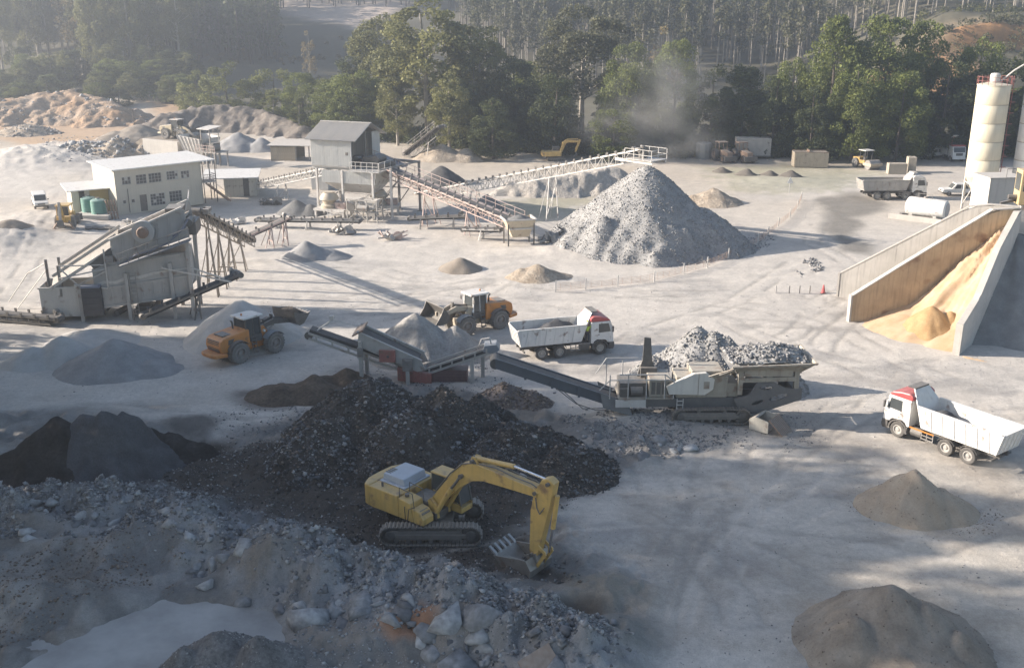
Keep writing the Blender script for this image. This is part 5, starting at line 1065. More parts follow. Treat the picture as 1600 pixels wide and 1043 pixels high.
# ---- far yellow digger (its tracks lie hidden behind the long conveyor)
def small_excavator():
    x, y, _ = G(878, 251); t = thing('excavator', 'small bright yellow excavator far behind the long conveyor', 'excavator', (x-1.2, y, hz(x, y)), R(10)); t.scale = (.78,)*3
    for yy in (-1.1, 1.1): track(t, -2.0, 2.0, yy, .55, .42)
    b = B(); b.bx(-2.6, 1.2, -1.3, 1.3, 1.0, 2.1); b.prism([(-3.0, 1.0), (-3.0, 1.9), (-2.6, 2.15), (-2.6, 1.0)], 'y', -1.3, 1.3); b.build('house', YELLOW, t, .06)
    b = B(); b.bx(-.5, 1.1, .3, 1.25, 2.1, 3.0); c = b.build('cab', BLACK, t, .08); window(c, ((-.4, .29, 2.2), (1.0, .29, 2.2), (.9, .29, 2.9), (-.4, .29, 2.9)), .01); window(c, ((1.11, .4, 2.2), (1.11, 1.15, 2.2), (1.11, 1.15, 2.9), (1.11, .4, 2.9)), .01)
    b = B(); b.prism([(.8, 1.5), (1.6, 4.0), (2.4, 4.55), (5.6, 4.3), (5.6, 3.85), (2.7, 3.85), (2.0, 3.5), (1.3, 1.5)], 'y', -.5, -.1); b.build('boom', YELLOW, t, .04)
    b = B(); b.prism([(5.2, 4.5), (5.8, 4.4), (4.7, 1.7), (4.35, 1.7), (5.0, 3.9)], 'y', -.48, -.12); b.build('stick', YELLOW, t, .03)
    b = B(); b.prism([(4.75, 1.8), (4.9, 1.2), (4.3, .7), (3.5, 1.0), (3.6, 1.1), (4.3, .85), (4.75, 1.25), (4.4, 1.75)], 'y', -.8, .3); b.build('bucket', DSTEEL, t)
    b = B(); b.tube((1.3, -.3, 1.6), (2.3, -.3, 3.7), .12, 8); b.tube((2.6, -.3, 4.65), (5.1, -.3, 4.6), .1, 8); b.build('hydraulic_cylinder', YELLOW, t)
small_excavator()
# ---- pickups and vans
def pickup(label, loc, rz, canopy=True, m=None, name='pickup_truck', cat='pickup', L=5.2, doors=2):
    m = m or WHITE; t = thing(name, label, cat, loc, rz); hl = L/2
    b = B(); b.prism([(-hl, .5), (-hl, 1.0), (hl-1.35, 1.05), (hl-.15, .98), (hl, .8), (hl, .5)], 'y', -.88, .88); b.build('body', m, t, .07)
    top = 1.78; r = -hl+.05 if canopy else -.55
    b = B(); b.prism([(r, 1.0), (r+.1, top), (.75, top), (1.35, 1.03)], 'y', -.8, .8); b.build('cabin', m, t, .08)
    if not canopy: b = B(); b.bx(-hl+.08, -.7, -.78, .78, 1.0, 1.02); b.build('load_bed', BLACK, t)
    for s in (-1, 1):
        n = 3 if canopy else 2
        for i in range(n):
            x1 = .95-i*1.05; x0 = x1-.9
            if x0 < r+.05: continue
            w = B(); w.prism([(x0, 1.1), (x0, 1.62), (x1-.28 if i == 0 else x1, 1.62), (x1, 1.1)], 'y', s*.80, s*.815); w.build('side_window', GLASS, t)
        for x in (hl-.95, -hl+1.05): wheel(t, x, s*.76, .36, .26, s, RUBBER, STEEL, lug=False)
        q = B(); q.box((hl-.02, s*.66, .78), (.06, .3, .16)); q.build('headlight', LAMP, t, .02); q = B(); q.box((-hl+.01, s*.76, .85), (.04, .14, .22)); q.build('tail_light', RED, t); q = B(); q.box((.95, s*.98, 1.12), (.1, .18, .14)); q.build('mirror', BLACK, t, .02)
    window(t, ((.84, -.7, 1.70), (.84, .7, 1.70), (1.33, .7, 1.1), (1.33, -.7, 1.1)), -.03, name='windscreen')
    if canopy: window(t, ((-hl+.03, -.62, 1.15), (-hl+.03, .62, 1.15), (-hl+.1, .62, 1.62), (-hl+.1, -.62, 1.62)), .03, name='rear_window')
    b = B(); b.bx(hl-.06, hl+.07, -.86, .86, .42, .62); b.bx(-hl-.06, -hl+.05, -.86, .86, .42, .62); b.build('bumper', BLACK, t, .03); b = B(); b.box((hl+.01, 0, .78), (.05, .9, .17)); b.build('grille', BLACK, t); return t
x, y, _ = G(60, 328); pickup('white pickup with a canopy, facing the yellow backhoe', (x, y+.8, hz(x, y)), R(-62))
x, y, _ = G(1502, 306); pickup('white double cab pickup parked beside the silo leg', (x, y+1, hz(x, y)), R(177))
x, y, _ = G(1459, 247); pickup('small white van at the edge of the wood', (x, y, hz(x, y)), R(200), True, None, 'van', 'van', 4.6)
# ---- red and white truck with a raised white dish
def service_truck():
    x, y, _ = G(1486, 250); t = thing('service_truck', 'white truck with a red roof at the wood edge left of the silo', 'truck', (x, y, hz(x, y)), R(-86))
    b = B(); b.prism([(.9, .7), (.9, 2.6), (2.3, 2.55), (2.6, 1.6), (2.65, .7)], 'y', -1.15, 1.15); b.build('cab', WHITE, t, .06); b = B(); b.bx(.85, 2.35, -1.14, 1.14, 2.61, 2.8); b.build('cab_roof', RED, t, .06)
    window(t, ((2.36, -1.0, 2.45), (2.36, 1.0, 2.45), (2.62, 1.0, 1.65), (2.62, -1.0, 1.65)), -.04, name='windscreen')
    b = B(); b.bx(-3.6, 2.5, -.5, .5, .6, .9); b.build('chassis', DSTEEL, t); b = B(); b.bx(-3.7, .7, -1.2, 1.2, .95, 1.15); b.bx(-3.7, .6, -1.2, -1.12, 1.15, 2.0); b.bx(-3.7, .6, 1.12, 1.2, 1.15, 2.0); b.build('load_box', WHITE, t)
    for s in (-1, 1):
        for xx in (1.8, -2.4): wheel(t, xx, s*1.0, .5, .35, s, RUBBER, STEEL, lug=False)
        q = B(); q.box((2.67, s*.8, .95), (.05, .35, .2)); q.build('headlight', LAMP, t)
    b = B(); b.bx(2.55, 2.75, -1.15, 1.15, .45, .75); b.build('bumper', WHITE, t, .03); b = B(); b.bx(2.64, 2.69, -.6, .6, 1.05, 1.5); b.build('grille', BLACK, t)
    b = B(); b.tube((-.5, 0, 1.2), (-.5, 0, 3.4), .12, 8); b.beam((-.5, 0, 3.3), (.9, -.4, 4.1), .12); b.build('crane_arm', RED, t); b = B(); b.sheet((.6, -.8, 4.0), (1.3, -.8, 4.4), (1.3, .1, 4.4), (.6, .1, 4.0), .08); b.build('work_platform', WHITE, t)
service_truck()
# ---- roller, container, tank trailer, parked tractors
def roller():
    x, y, _ = G(1353, 262); t = thing('road_roller', 'tan road roller with a white canopy beside the ribbed container', 'roller', (x, y, hz(x, y)), R(-70))
    b = B(); b.lathe([(.78, -1.05), (.78, 1.05)], (1.6, 0, .78), 'y', 22); b.build('drum', STEEL, t, smooth=True); b = B(); b.bx(.6, 2.6, -1.2, -1.08, .6, 1.05); b.bx(.6, 2.6, 1.08, 1.2, .6, 1.05); b.bx(2.48, 2.6, -1.08, 1.08, .6, 1.05); b.bx(.5, .62, -1.08, 1.08, .6, 1.05); b.build('drum_frame', TANP, t)
    b = B(); b.prism([(-2.6, .8), (-2.6, 1.6), (-.9, 1.75), (-.9, 1.3), (.4, 1.3), (.4, .7)], 'y', -.75, .75); b.build('engine_hood', YELLOW, t, .06)
    for s in (-1, 1): wheel(t, -1.7, s*.85, .75, .5, s, RUBBERD, STEEL)
    b = B()
    for xx in (-.85, .35):
        for s in (-1, 1): b.beam((xx, s*.7, 1.3), (xx, s*.7, 2.85), .07)
    build_each(b, 'canopy_post', BLACK, t); b = B(); b.bx(-1.15, .65, -.95, .95, 2.85, 2.98); b.build('canopy', WHITE, t, .05); b = B(); b.bx(-.6, -.1, -.25, .25, 1.3, 1.75); b.bx(-.66, -.55, -.25, .25, 1.75, 2.3); b.build('seat', BLACK, t)
roller()
def container():
    x, y, _ = G(1267, 261); t = thing('container', 'weathered tan ribbed steel container standing before the dark trees', 'container', (x, y+1, hz(x, y)), R(-4)); L, w, h = 5.6, 2.4, 2.5
    b = B(); b.bx(-L/2, L/2, -w/2, w/2, .1, h); b.build('body', TANP, t)
    for s in (-1, 1):
        for i in range(9): b = B(); b.bx(-L/2+.15+i*.65, -L/2+.3+i*.65, s*w/2, s*(w/2+.07), .1, h); b.build('rib', TANP, t)
    b = B(); b.bx(-L/2, L/2, -w/2, -w/2+.12, h, h+.14); b.bx(-L/2, L/2, w/2-.12, w/2, h, h+.14); b.bx(-.4, -.28, -w/2+.12, w/2-.12, h, h+.35); build_each(b, 'top_rail', RUST, t)
container()
def grey_tank():
    x, y, _ = G(1100, 249); t = thing('steel_tank', 'grey upright steel tank below the dust plume', 'tank', (x, y+1, hz(x, y)), .3)
    b = B(); b.lathe([(1.35, .1), (1.35, 2.7), (1.2, 2.85)], n=10); b.build('shell', mat('galvanised', (.22, .235, .24), .5, .3, .1, 1, .2), t); b = B(); b.lathe([(1.38, 1.35), (1.38, 1.45)], n=10); b.lathe([(1.38, 2.62), (1.38, 2.72)], n=10); b.build('band', STEEL, t); b = B(); b.bx(-1.3, 1.3, -1.3, 1.3, 0, .1); b.build('base', CONC, t)
grey_tank()
def tractor(px, label):
    x, y, _ = G(px, 251); t = thing('tractor', label, 'tractor', (x, y-.6, hz(x, y)), R(-75)); t.scale = (1.3, 1.3, 1.3)
    for s in (-1, 1): wheel(t, -.9, s*.85, .8, .45, s, RUBBER, RUST); wheel(t, 1.3, s*.75, .5, .3, s, RUBBER, RUST)
    b = B(); b.prism([(-.5, .8), (-.3, 1.5), (1.8, 1.4), (1.9, .7)], 'y', -.4, .4); b.build('bonnet', RUST, t, .04); b = B(); b.bx(-1.4, -.4, -.6, .6, .9, 1.3); b.build('rear_body', DSTEEL, t); b = B()
    for xx in (-1.35, -.25):
        for s in (-.6, .6): b.beam((xx, s, 1.2), (xx, s*.9, 2.4), .07)
    build_each(b, 'cab_frame', RUST, t); b = B(); b.bx(-1.45, -.15, -.65, .65, 2.4, 2.52); b.build('cab_roof', RUST, t); b = B(); b.bx(1.85, 2.2, -.9, .9, .3, .9); b.build('front_blade', DSTEEL, t)
tractor(1129, 'rusty brown tractor right beside the grey tank'); tractor(1160, 'rusty brown tractor in front of the white box body')
def box_body():
    x, y, _ = G(1158, 243); t = thing('box_body', 'old white box body parked behind the rusty tractors', 'box body', (x+1.2, y-3.2, hz(x, y)), R(-3)); t.scale = (1.15, 1, 1.25); b = B(); b.bx(-2.6, 2.6, -1.2, 1.2, .5, 2.9); b.build('shell', DUSTY, t, .04)
    b = B(); b.bx(-2.7, 2.7, -1.25, 1.25, .35, .5); b.build('floor_frame', DSTEEL, t); b = B()
    for xx in (-2.2, 2.2):
        for s in (-1, 1): b.bx(xx-.1, xx+.1, s-.1, s+.1, 0, .35)
    build_each(b, 'support', DSTEEL, t)
box_body()
def bowser():
    x, y, _ = G(1452, 346); t = thing('fuel_tank', 'white horizontal cylinder tank on a concrete cradle by the bunker', 'tank', (x, y+1.2, hz(x, y)), R(-40))
    b = B(); b.lathe([(.9, -2.5), (1.15, -2.35), (1.2, -2.2), (1.2, 2.2), (1.15, 2.35), (.9, 2.5)], (0, 0, 1.65), 'x', 26); b.build('shell', WHITE, t, smooth=True)
    b = B(); b.lathe([(.88, 2.5), (.88, 2.53)], (0, 0, 1.65), 'x', 26); b.build('end_plate', mat('grey_end', (.30, .30, .31), .5, 0, .12, 2, .2), t)
    for xx in (-1.6, 1.4): b = B(); b.prism([(-1.2, 0), (-1.2, .9), (-.8, .62), (0, .45), (.8, .62), (1.2, .9), (1.2, 0)], 'x', xx-.2, xx+.2); b.build('cradle', CONC, t)
    b = B(); b.bx(-4.2, 2.4, -1.7, -1.5, 0, .7); b.build('bund_wall', CONC, t); b = B(); b.tube((-.3, 0, 2.83), (-.3, 0, 3.05), .25, 12); b.path([(-1.2, -.3, 2.8), (-1.2, -.3, 3.4), (.6, -.3, 3.4), (.6, -.3, 2.8)], .03, 5); b.build('manhole', STEEL, t)
    x, y, _ = G(1424, 340); p = thing('fuel_pump', 'small red fuel pump by the white cylinder tank', 'pump', (x, y, hz(x, y)), .2); b = B(); b.bx(-.28, .28, -.22, .22, 0, 1.35); b.build('housing', RED, p, .04); b = B(); b.bx(-.22, .22, -.24, -.221, .85, 1.2); b.build('dial', BLACK, p); b = B(); b.path([(.28, 0, 1.1), (.5, 0, .7), (.4, 0, .3)], .03, 5); b.build('hose', BLACK, p)
    x, y, _ = G(1416, 340); o = B().bx(-.8, .0, -.4, .4, 0, .75).build('fuel_cabinet', DSTEEL, None, .03); o.location = (x, y, hz(x, y)); tag(o, 'dark low cabinet left of the red fuel pump', 'cabinet')
bowser()
# ---- yellow backhoe by the house
def backhoe():
    x, y, _ = G(100, 362); t = thing('backhoe', 'dusty yellow backhoe with folded arm beside the green tanks', 'backhoe', (x, y+1.5, hz(x, y)), R(98))
    for s in (-1, 1): wheel(t, -.9, s*.9, .72, .45, s, RUBBERD, STEEL); wheel(t, 1.3, s*.85, .5, .35, s, RUBBERD, STEEL)
    b = B(); b.prism([(-.3, .8), (-.2, 1.6), (1.8, 1.5), (1.95, .8)], 'y', -.5, .5); b.build('bonnet', YELLOW, t, .05); b = B(); b.bx(-1.7, -.2, -.8, .8, .7, 1.4); b.build('rear_frame', YELLOW, t, .03)
    b = B()
    for xx in (-1.55, -.1):
        for s in (-.75, .75): b.beam((xx, s, 1.3), (xx, s*.93, 2.65), .09)
    b.build('cab_frame', YELLOW, t); b = B(); b.bx(-1.75, .1, -.85, .85, 2.65, 2.8); b.build('cab_roof', YELLOW, t, .05)
    window(t, ((-1.58, .66, 1.5), (-1.58, -.66, 1.5), (-1.56, -.62, 2.6), (-1.56, .62, 2.6)), .01)
    b = B(); b.prism([(-1.75, .7), (-1.7, 1.2), (-2.6, 3.1), (-2.9, 3.3), (-3.0, 3.0), (-2.15, 1.0)], 'y', -.2, .15); b.build('boom', YELLOW, t, .02); b = B(); b.prism([(-2.6, 3.3), (-2.95, 3.4), (-3.25, 1.3), (-3.0, 1.2)], 'y', -.17, .12); b.build('dipper', DUSTY, t, .02); b = B(); b.prism([(-3.3, 1.3), (-3.45, .6), (-2.9, .25), (-2.4, .6), (-2.9, .5), (-3.2, .8)], 'y', -.4, .35); b.build('bucket', DSTEEL, t)
    for s in (-1, 1): b = B(); b.beam((-1.7, s*.6, .9), (-2.1, s*1.15, .1), .16); b.box((-2.1, s*1.15, .06), (.4, .4, .1)); b.build('stabiliser', RUST, t)
    b = B(); b.prism([(2.3, .2), (2.4, 1.0), (2.5, 1.0), (2.5, .3), (3.1, .2)], 'y', -1.1, 1.1); b.build('front_bucket', DSTEEL, t); b = B(); b.beam((.3, .55, 1.5), (2.35, .55, .5), .12, .2); b.beam((.3, -.55, 1.5), (2.35, -.55, .5), .12, .2); b.build('loader_arm', YELLOW, t)
backhoe()
# ---- the bucket with a grid lying by the crusher
def grid_bucket():
    x, y, _ = G(1198, 672); t = thing('screening_bucket', 'old digger bucket with a ribbed grid lying right of the crusher', 'bucket', (x, y, hz(x, y)), R(-38))
    b = B(); b.prism([(-.9, .05), (-.95, .75), (-.55, 1.0), (-.45, .9), (-.8, .7), (-.75, .15), (.35, .12), (.35, .03)], 'y', -.7, .7); b.build('shell', DUSTY, t)
    for s in (-1, 1): b = B(); b.prism([(-.9, .05), (-.95, .75), (-.5, 1.0), (.4, .85), (.4, .05)], 'y', s*.702, s*.76); b.build('side_plate', CREAM, t)
    fr = B(); fr.sheet((.42, -.75, .95), (.42, .75, .95), (1.35, .75, .08), (1.35, -.75, .08), .06); fr.build('grid_plate', RUST, t)
    for i in range(8): y_ = -.68+i*.194; b = B(); b.beam((.42, y_, .99), (1.37, y_, .11), .09, .07); b.build('grid_bar', mat('brown_steel', (.13, .10, .08), .8, .1, .25, 2, .2), t)
grid_bucket()
# ---- driver in a yellow jacket climbing behind the left tipper's cab
def person(label, loc, rz):
    SK = mat('skin', (.22, .13, .085), .6, 0, .1, 3, 0); HV = mat('hi_vis_cloth', (.45, .62, .06), .8, 0, .12, 4, .05); TR_ = mat('navy_cloth', (.035, .04, .055), .9, 0, .15, 4, .15)
    t = thing('person', label, 'person', loc, rz)
    def skin(name, chains, m, sub=1):
        vs, es, rad = [], [], []
        for ch in chains:
            pv = None
            for p, r in ch:
                k = next((i for i, q in enumerate(vs) if (Vector(q)-Vector(p)).length < 1e-4), None)
                if k is None: vs.append(p); rad.append(r); k = len(vs)-1
                if pv is not None: es.append((pv, k))
                pv = k
        me = bpy.data.meshes.new(name); me.from_pydata(vs, es, []); o = link_mesh(name, me, t); md = o.modifiers.new('skin', 'SKIN'); md.use_smooth_shade = True
        for i, sv in enumerate(me.skin_vertices[0].data): sv.radius = (rad[i], rad[i]); sv.use_root = i == 0
        s = o.modifiers.new('sub', 'SUBSURF'); s.levels = s.render_levels = sub; me.materials.append(m); return o
    hip = (0, 0, .92); sh = (.04, 0, 1.42)
    ch = [[(hip, .13), ((.02, 0, 1.15), .125), (sh, .12), ((.06, 0, 1.52), .055), ((.07, 0, 1.6), .085), ((.08, 0, 1.72), .088)]]
    for s in (-1, 1):
        ch.append([(hip, .13), ((.0, s*.1, .86), .095), ((.05 if s > 0 else -.03, s*.11, .48), .065), ((-.02, s*.11, .09), .045), ((.12, s*.12, .05), .04)])
        hand = (.38, s*.26, 1.52) if s > 0 else (.30, s*.24, 1.2)
        el = (.2, s*.3, 1.30) if s > 0 else (.1, s*.30, 1.16)
        ch.append([(sh, .12), ((.04, s*.19, 1.42), .062), (el, .046), (hand, .033)])
        for k in range(4): ch.append([(hand, .033), (tuple(a+b for a, b in zip(hand, (.07+.008*(k in (1, 2)), (k-1.5)*.02, .02))), .010), (tuple(a+b for a, b in zip(hand, (.105, (k-1.5)*.02, -.01))), .009)])
        ch.append([(hand, .033), (tuple(a+b for a, b in zip(hand, (.04, -s*.045, .015))), .011)])
    skin('body', ch, SK)
    skin('jacket', [[((0, 0, .9), .155), ((.02, 0, 1.15), .15), ((.04, 0, 1.40), .14)]]+[[((.04, 0, 1.40), .14), ((.04, s*.19, 1.42), .078), ((.2, s*.3, 1.30) if s > 0 else (.1, s*.30, 1.16), .062), ((.33, s*.27, 1.46) if s > 0 else (.25, s*.26, 1.19), .05)] for s in (-1, 1)], HV)
    skin('trousers', [[((0, 0, .92), .145), ((0, s*.1, .84), .108), ((.05 if s > 0 else -.03, s*.11, .48), .08), ((-.02, s*.11, .12), .066)] for s in (-1, 1)], TR_)
    b = B()
    for s in (-1, 1): b.box((.05, s*.115, .05), (.29, .12, .10))
    b.build('boots', BLACK, t, .03); b = B(); b.lathe([(.135, 1.70), (.125, 1.78), (.08, 1.85), (.02, 1.87)], (.08, 0, 0), 'z', 14); b.box((.2, 0, 1.71), (.12, .16, .02)); b.build('hard_hat', HV, t, smooth=True)
    b = B()
    for s in (-1, 1): b.box((.163, s*.035, 1.69), (.012, .022, .012))
    b.box((.172, 0, 1.655), (.03, .025, .04)); b.box((.165, 0, 1.615), (.012, .05, .01)); b.build('face', mat('dark_face', (.1, .06, .045), .6, 0, .1, 3, 0), t)
pl_ = loc_of(TL, (1.86, -.95, 1.0)); person('person in a yellow high visibility jacket standing behind the truck cab', pl_, R(16.6+60))
# ================================================================ PLANT, BUILDINGS, CONVEYORS
GALV = mat('galvanised_paint', (.42, .42, .41), .55, .1, .12, 1, .3, streak=.25); PALE = mat('pale_steel', (.55, .53, .50), .6, 0, .12, 1, .4, streak=.25, rust=.15)
CLAD = mat('white_cladding', (.58, .58, .56), .5, .1, .07, .6, .15, streak=.3); ROOFM = mat('grey_roofing', (.40, .39, .37), .55, .1, .1, .5, .4, streak=.15)
PINK = mat('faded_pink_steel', (.42, .30, .27), .7, 0, .2, 1.2, .4, rust=.25); BLUE = mat('blue_steel', (.10, .14, .24), .6, .1, .2, 1, .35)
def conveyor(label, p0, p1, w=.9, d=.9, frame=None, truss=True, legs=(), walk=False, load=None, wall=False, group=None, idlers=True, drum=.28):
    """inclined belt: rubber belt, two side beams or lattice girders, rollers, drums, trestles"""
    frame = frame or PALE; p0, p1 = Vector(p0), Vector(p1); t = thing('conveyor', label, 'conveyor', p0, math.atan2(p1.y-p0.y, p1.x-p0.x), group)
    run = math.hypot(p1.x-p0.x, p1.y-p0.y); rise = p1.z-p0.z
    def q(s, y, up): return (run*s, y, rise*s+up)
    b = B(); b.sheet(q(0, -w*.42, .12), q(1, -w*.42, .12), q(1, w*.42, .12), q(0, w*.42, .12), .05); b.build('belt', BELT, t)
    b = B(); b.sheet(q(.02, -w*.4, -.28), q(.98, -w*.4, -.28), q(.98, w*.4, -.28), q(.02, w*.4, -.28), .03); b.build('return_belt', BELT, t)
    for s in (-1, 1):
        b = B(); b.beam(q(0, s*w*.55, 0), q(1, s*w*.55, 0), .09, .2); b.build('side_beam', frame, t)
        if truss:
            b = B(); b.beam(q(.04, s*w*.55, -d), q(.97, s*w*.55, -d), .1, .12); n = max(3, int(run/1.1))
            for i in range(n):
                a, c = .04+.93*i/n, .04+.93*(i+1)/n; b.beam(q(a, s*w*.55, -d), q(a, s*w*.55, 0), .05); b.beam(q(a, s*w*.55, -d if i % 2 else 0), q(c, s*w*.55, 0 if i % 2 else -d), .05)
            b.build('lattice_girder', frame, t)
        if wall: b = B(); b.sheet(q(.0, s*w*.6, .55), q(1, s*w*.6, .55), q(1, s*w*.6, .0), q(0, s*w*.6, .0), .05*s); b.build('side_board', frame, t)
    if idlers:
        n = max(4, int(run/1.25)); me = None
        for i in range(n):
            s = (i+.5)/n
            if me is None:
                b = B(); b.tube((0, -w*.5, -.06), (0, w*.5, -.06), .06, 6)
                for y in (-1, 1): b.beam((0, y*w*.6, -.02), (0, y*w*.6, .34), .2, .1); b.tube((0, y*w*.36, -.02), (0, y*w*.6, .18), .055, 6)  # end posts enlarged to show as the dark gaps beside the belt
                o = b.build('idler', DSTEEL, t); me = o.data
            else: o = link_mesh('idler', me, t)
            o.location = q(s, 0, .05)
    for s, nm in ((0, 'tail_drum'), (1, 'head_drum')): b = B(); b.lathe([(drum, -w*.5), (drum, w*.5)], q(s, 0, -.08), 'y', 14); b.build(nm, DSTEEL, t, smooth=True)
    b = B(); b.box(q(.97, w*.85, 0), (.7, .5, .45)); b.lathe([(.2, 0), (.2, .5)], q(.95, w*.7, .3), 'y', 10); b.build('drive_motor', STEEL, t)
    if walk:
        b = B(); b.sheet(q(.05, -w*.6-.7, -.05), q(1.0, -w*.6-.7, -.05), q(1.0, -w*.6, -.05), q(.05, -w*.6, -.05), .04); b.build('walkway', frame, t); b = B(); n = int(run/1.6)
        for i in range(n+1): a = .05+.95*i/n; b.beam(q(a, -w*.6-.7, 0), q(a, -w*.6-.7, 1.0), .05)
        b.beam(q(.05, -w*.6-.7, 1.0), q(1, -w*.6-.7, 1.0), .05); b.beam(q(.05, -w*.6-.7, .5), q(1, -w*.6-.7, .5), .04); b.build('handrail', frame, t)
    for k in legs:
        a, sp = k[0], k[1] if len(k) > 1 else .5; gz = hz(p0.x+(p1.x-p0.x)*a, p0.y+(p1.y-p0.y)*a)-p0.z-.1
        b = B(); top = -d if truss else -.1
        for s in (-1, 1): b.beam(q(a, s*w*.55, top), (run*a+sp*0, s*w*.95, gz), .12); b.beam(q(a, s*w*.55, top-.0), (run*a-sp*2, s*w*.95, gz), .08)
        h = rise*a+top-gz
        if h > 1.6: b.beam((run*a, -w*.85, gz+h*.3), (run*a, w*.85, gz+h*.3), .1); b.beam((run*a, -w*.9, gz+h*.1), (run*a, w*.62, gz+h*.85), .07)
        b.build('trestle', frame, t)
    return t
def up_(px, py, z): x, y, _ = G(px, py, z); return (x, y, z)
C_A = conveyor('pale lattice conveyor climbing into the left of the crusher house', up_(383, 290, 1.0), AT(516, 261, 134.5), 1.1, .9, PALE, legs=((.45,),), walk=False)
C_B = conveyor('long faded pink lattice conveyor running down from the crusher house to the cream hopper', up_(822, 352, 2.3), AT(560, 244, 135.0), 1.2, 1.0, PINK, legs=((.3,), (.55,)), walk=True)
C_C = conveyor('very long pale lattice conveyor feeding the huge grey cone', AT(652, 301, 147), AT(1003, 233, 119.5), 1.2, 1.3, PALE, legs=((.30, .3), (.655, .7)))
C_G = conveyor('short steep lattice conveyor at the rear beside the tan heap', up_(634, 240, .6), AT(688, 197, 178), 1.5, 1.5, STEEL, legs=((.75,),), walk=True)
C_D = conveyor('low dark conveyor entering from the left edge under the screening plant', (-56, 88.3, .9), G(92, 497, .7), .9, .5, DSTEEL, True, legs=((.6, .2),))
C_E = conveyor('dark conveyor sticking out to the right under the screening plant', G(222, 492, .8), AT(374, 427, 89.5), .9, .5, DSTEEL, False, legs=((.55, .3),), walk=False)
C_F = conveyor('brown lattice conveyor sloping down behind the top of the screening plant', up_(392, 374, 2.2), AT(305, 328, 92.0), 1.0, .9, mat('brown_lattice', (.24, .195, .15), .8, 0, .25, 1, .4, rust=.3), legs=((.35, .3), (.55, .3), (.75, .3), (.92, .2)))
C_R = conveyor('small reddish conveyor with a raised end near the small grey cone', up_(372, 374, 1.4), AT(452, 339, 114.5), .9, .5, PINK, False, legs=((.62, .5), (.9, .4)))
C_H = conveyor('low level conveyor in front of the crusher house', up_(402, 342, 1.1), up_(562, 344, 1.3), .9, .4, DUSTY, False, legs=((.2, .1), (.5, .1), (.8, .1)))
C_I = conveyor('low level conveyor right of the crusher house legs', up_(640, 340, 1.3), up_(726, 337, 1.5), .9, .4, DUSTY, False, legs=((.2, .1), (.8, .1)))
C_J = conveyor('low pale conveyor under the foot of the pink conveyor', up_(724, 357, 1.2), up_(782, 358, 1.4), .8, .4, PALE, False, legs=((.5, .1),))
def head_platform():
    x, y, z = AT(1018, 240, 119.2); t = thing('head_platform', 'pale railed platform at the tip of the very long conveyor', 'platform', (x-.9, y, z-.6), C_C.rotation_euler[2])
    b = B(); b.bx(-1.6, 2.2, -1.5, 1.5, 0, .08); b.bx(-3.2, 2.2, -1.3, -1.2, -.35, 0); b.bx(-3.2, 2.2, 1.2, 1.3, -.35, 0); b.build('deck', PALE, t); b = B()
    for xx in (-1.6, -.3, 1.0, 2.2):
        for s in (-1, 1): b.beam((xx, s*1.5, .08), (xx, s*1.5, 1.25), .06)
    for s in (-1, 1):
        for zz in (.65, 1.25): b.beam((-1.6, s*1.5, zz), (2.2, s*1.5, zz), .05)
    for zz in (.65, 1.25): b.beam((2.2, -1.5, zz), (2.2, 1.5, zz), .05)
    b.build('handrail', PALE, t); b = B(); b.bx(-.5, .3, -.35, .35, .08, .9); b.tube((-.1, 0, .9), (-.1, 0, 1.5), .2, 8); b.build('gearbox', DSTEEL, t)
head_platform()
# ---------------------------------------------------------------- crusher house
def ribbed_sheets(par, p, u, v, nu, m, th=.05, name='wall_sheet', out=1):
    """corrugated cladding: one object per sheet, sharing one ribbed mesh. p corner, u along, v up"""
    p, u, v = Vector(p), Vector(u), Vector(v); n = u.cross(v).normalized()*out; du = u/nu; b = B(); k = 6
    prof = []
    for i in range(k): prof += [((i+.1)/k, 0), ((i+.25)/k, 1), ((i+.55)/k, 1), ((i+.7)/k, 0)]
    prof = [(0, 0)]+prof+[(.985, 0)]
    vs = []
    for off in (v*0, v): vs += [du*a+n*(th*h)+off for a, h in prof]
    vs += [du*.985-n*.03, n*-.03, du*.985-n*.03+v, n*-.03+v]; c = len(prof)
    fs = [(i, i+1, c+i+1, c+i) for i in range(c-1)]+[(2*c+1, 2*c, 2*c+2, 2*c+3)]
    b.add(vs, fs); o = b.build(name, m, par); o.location = p
    for i in range(1, nu):
        q = o.copy(); COL.objects.link(q); q.location = p+du*i+n*(.02*(i % 2))
    return o
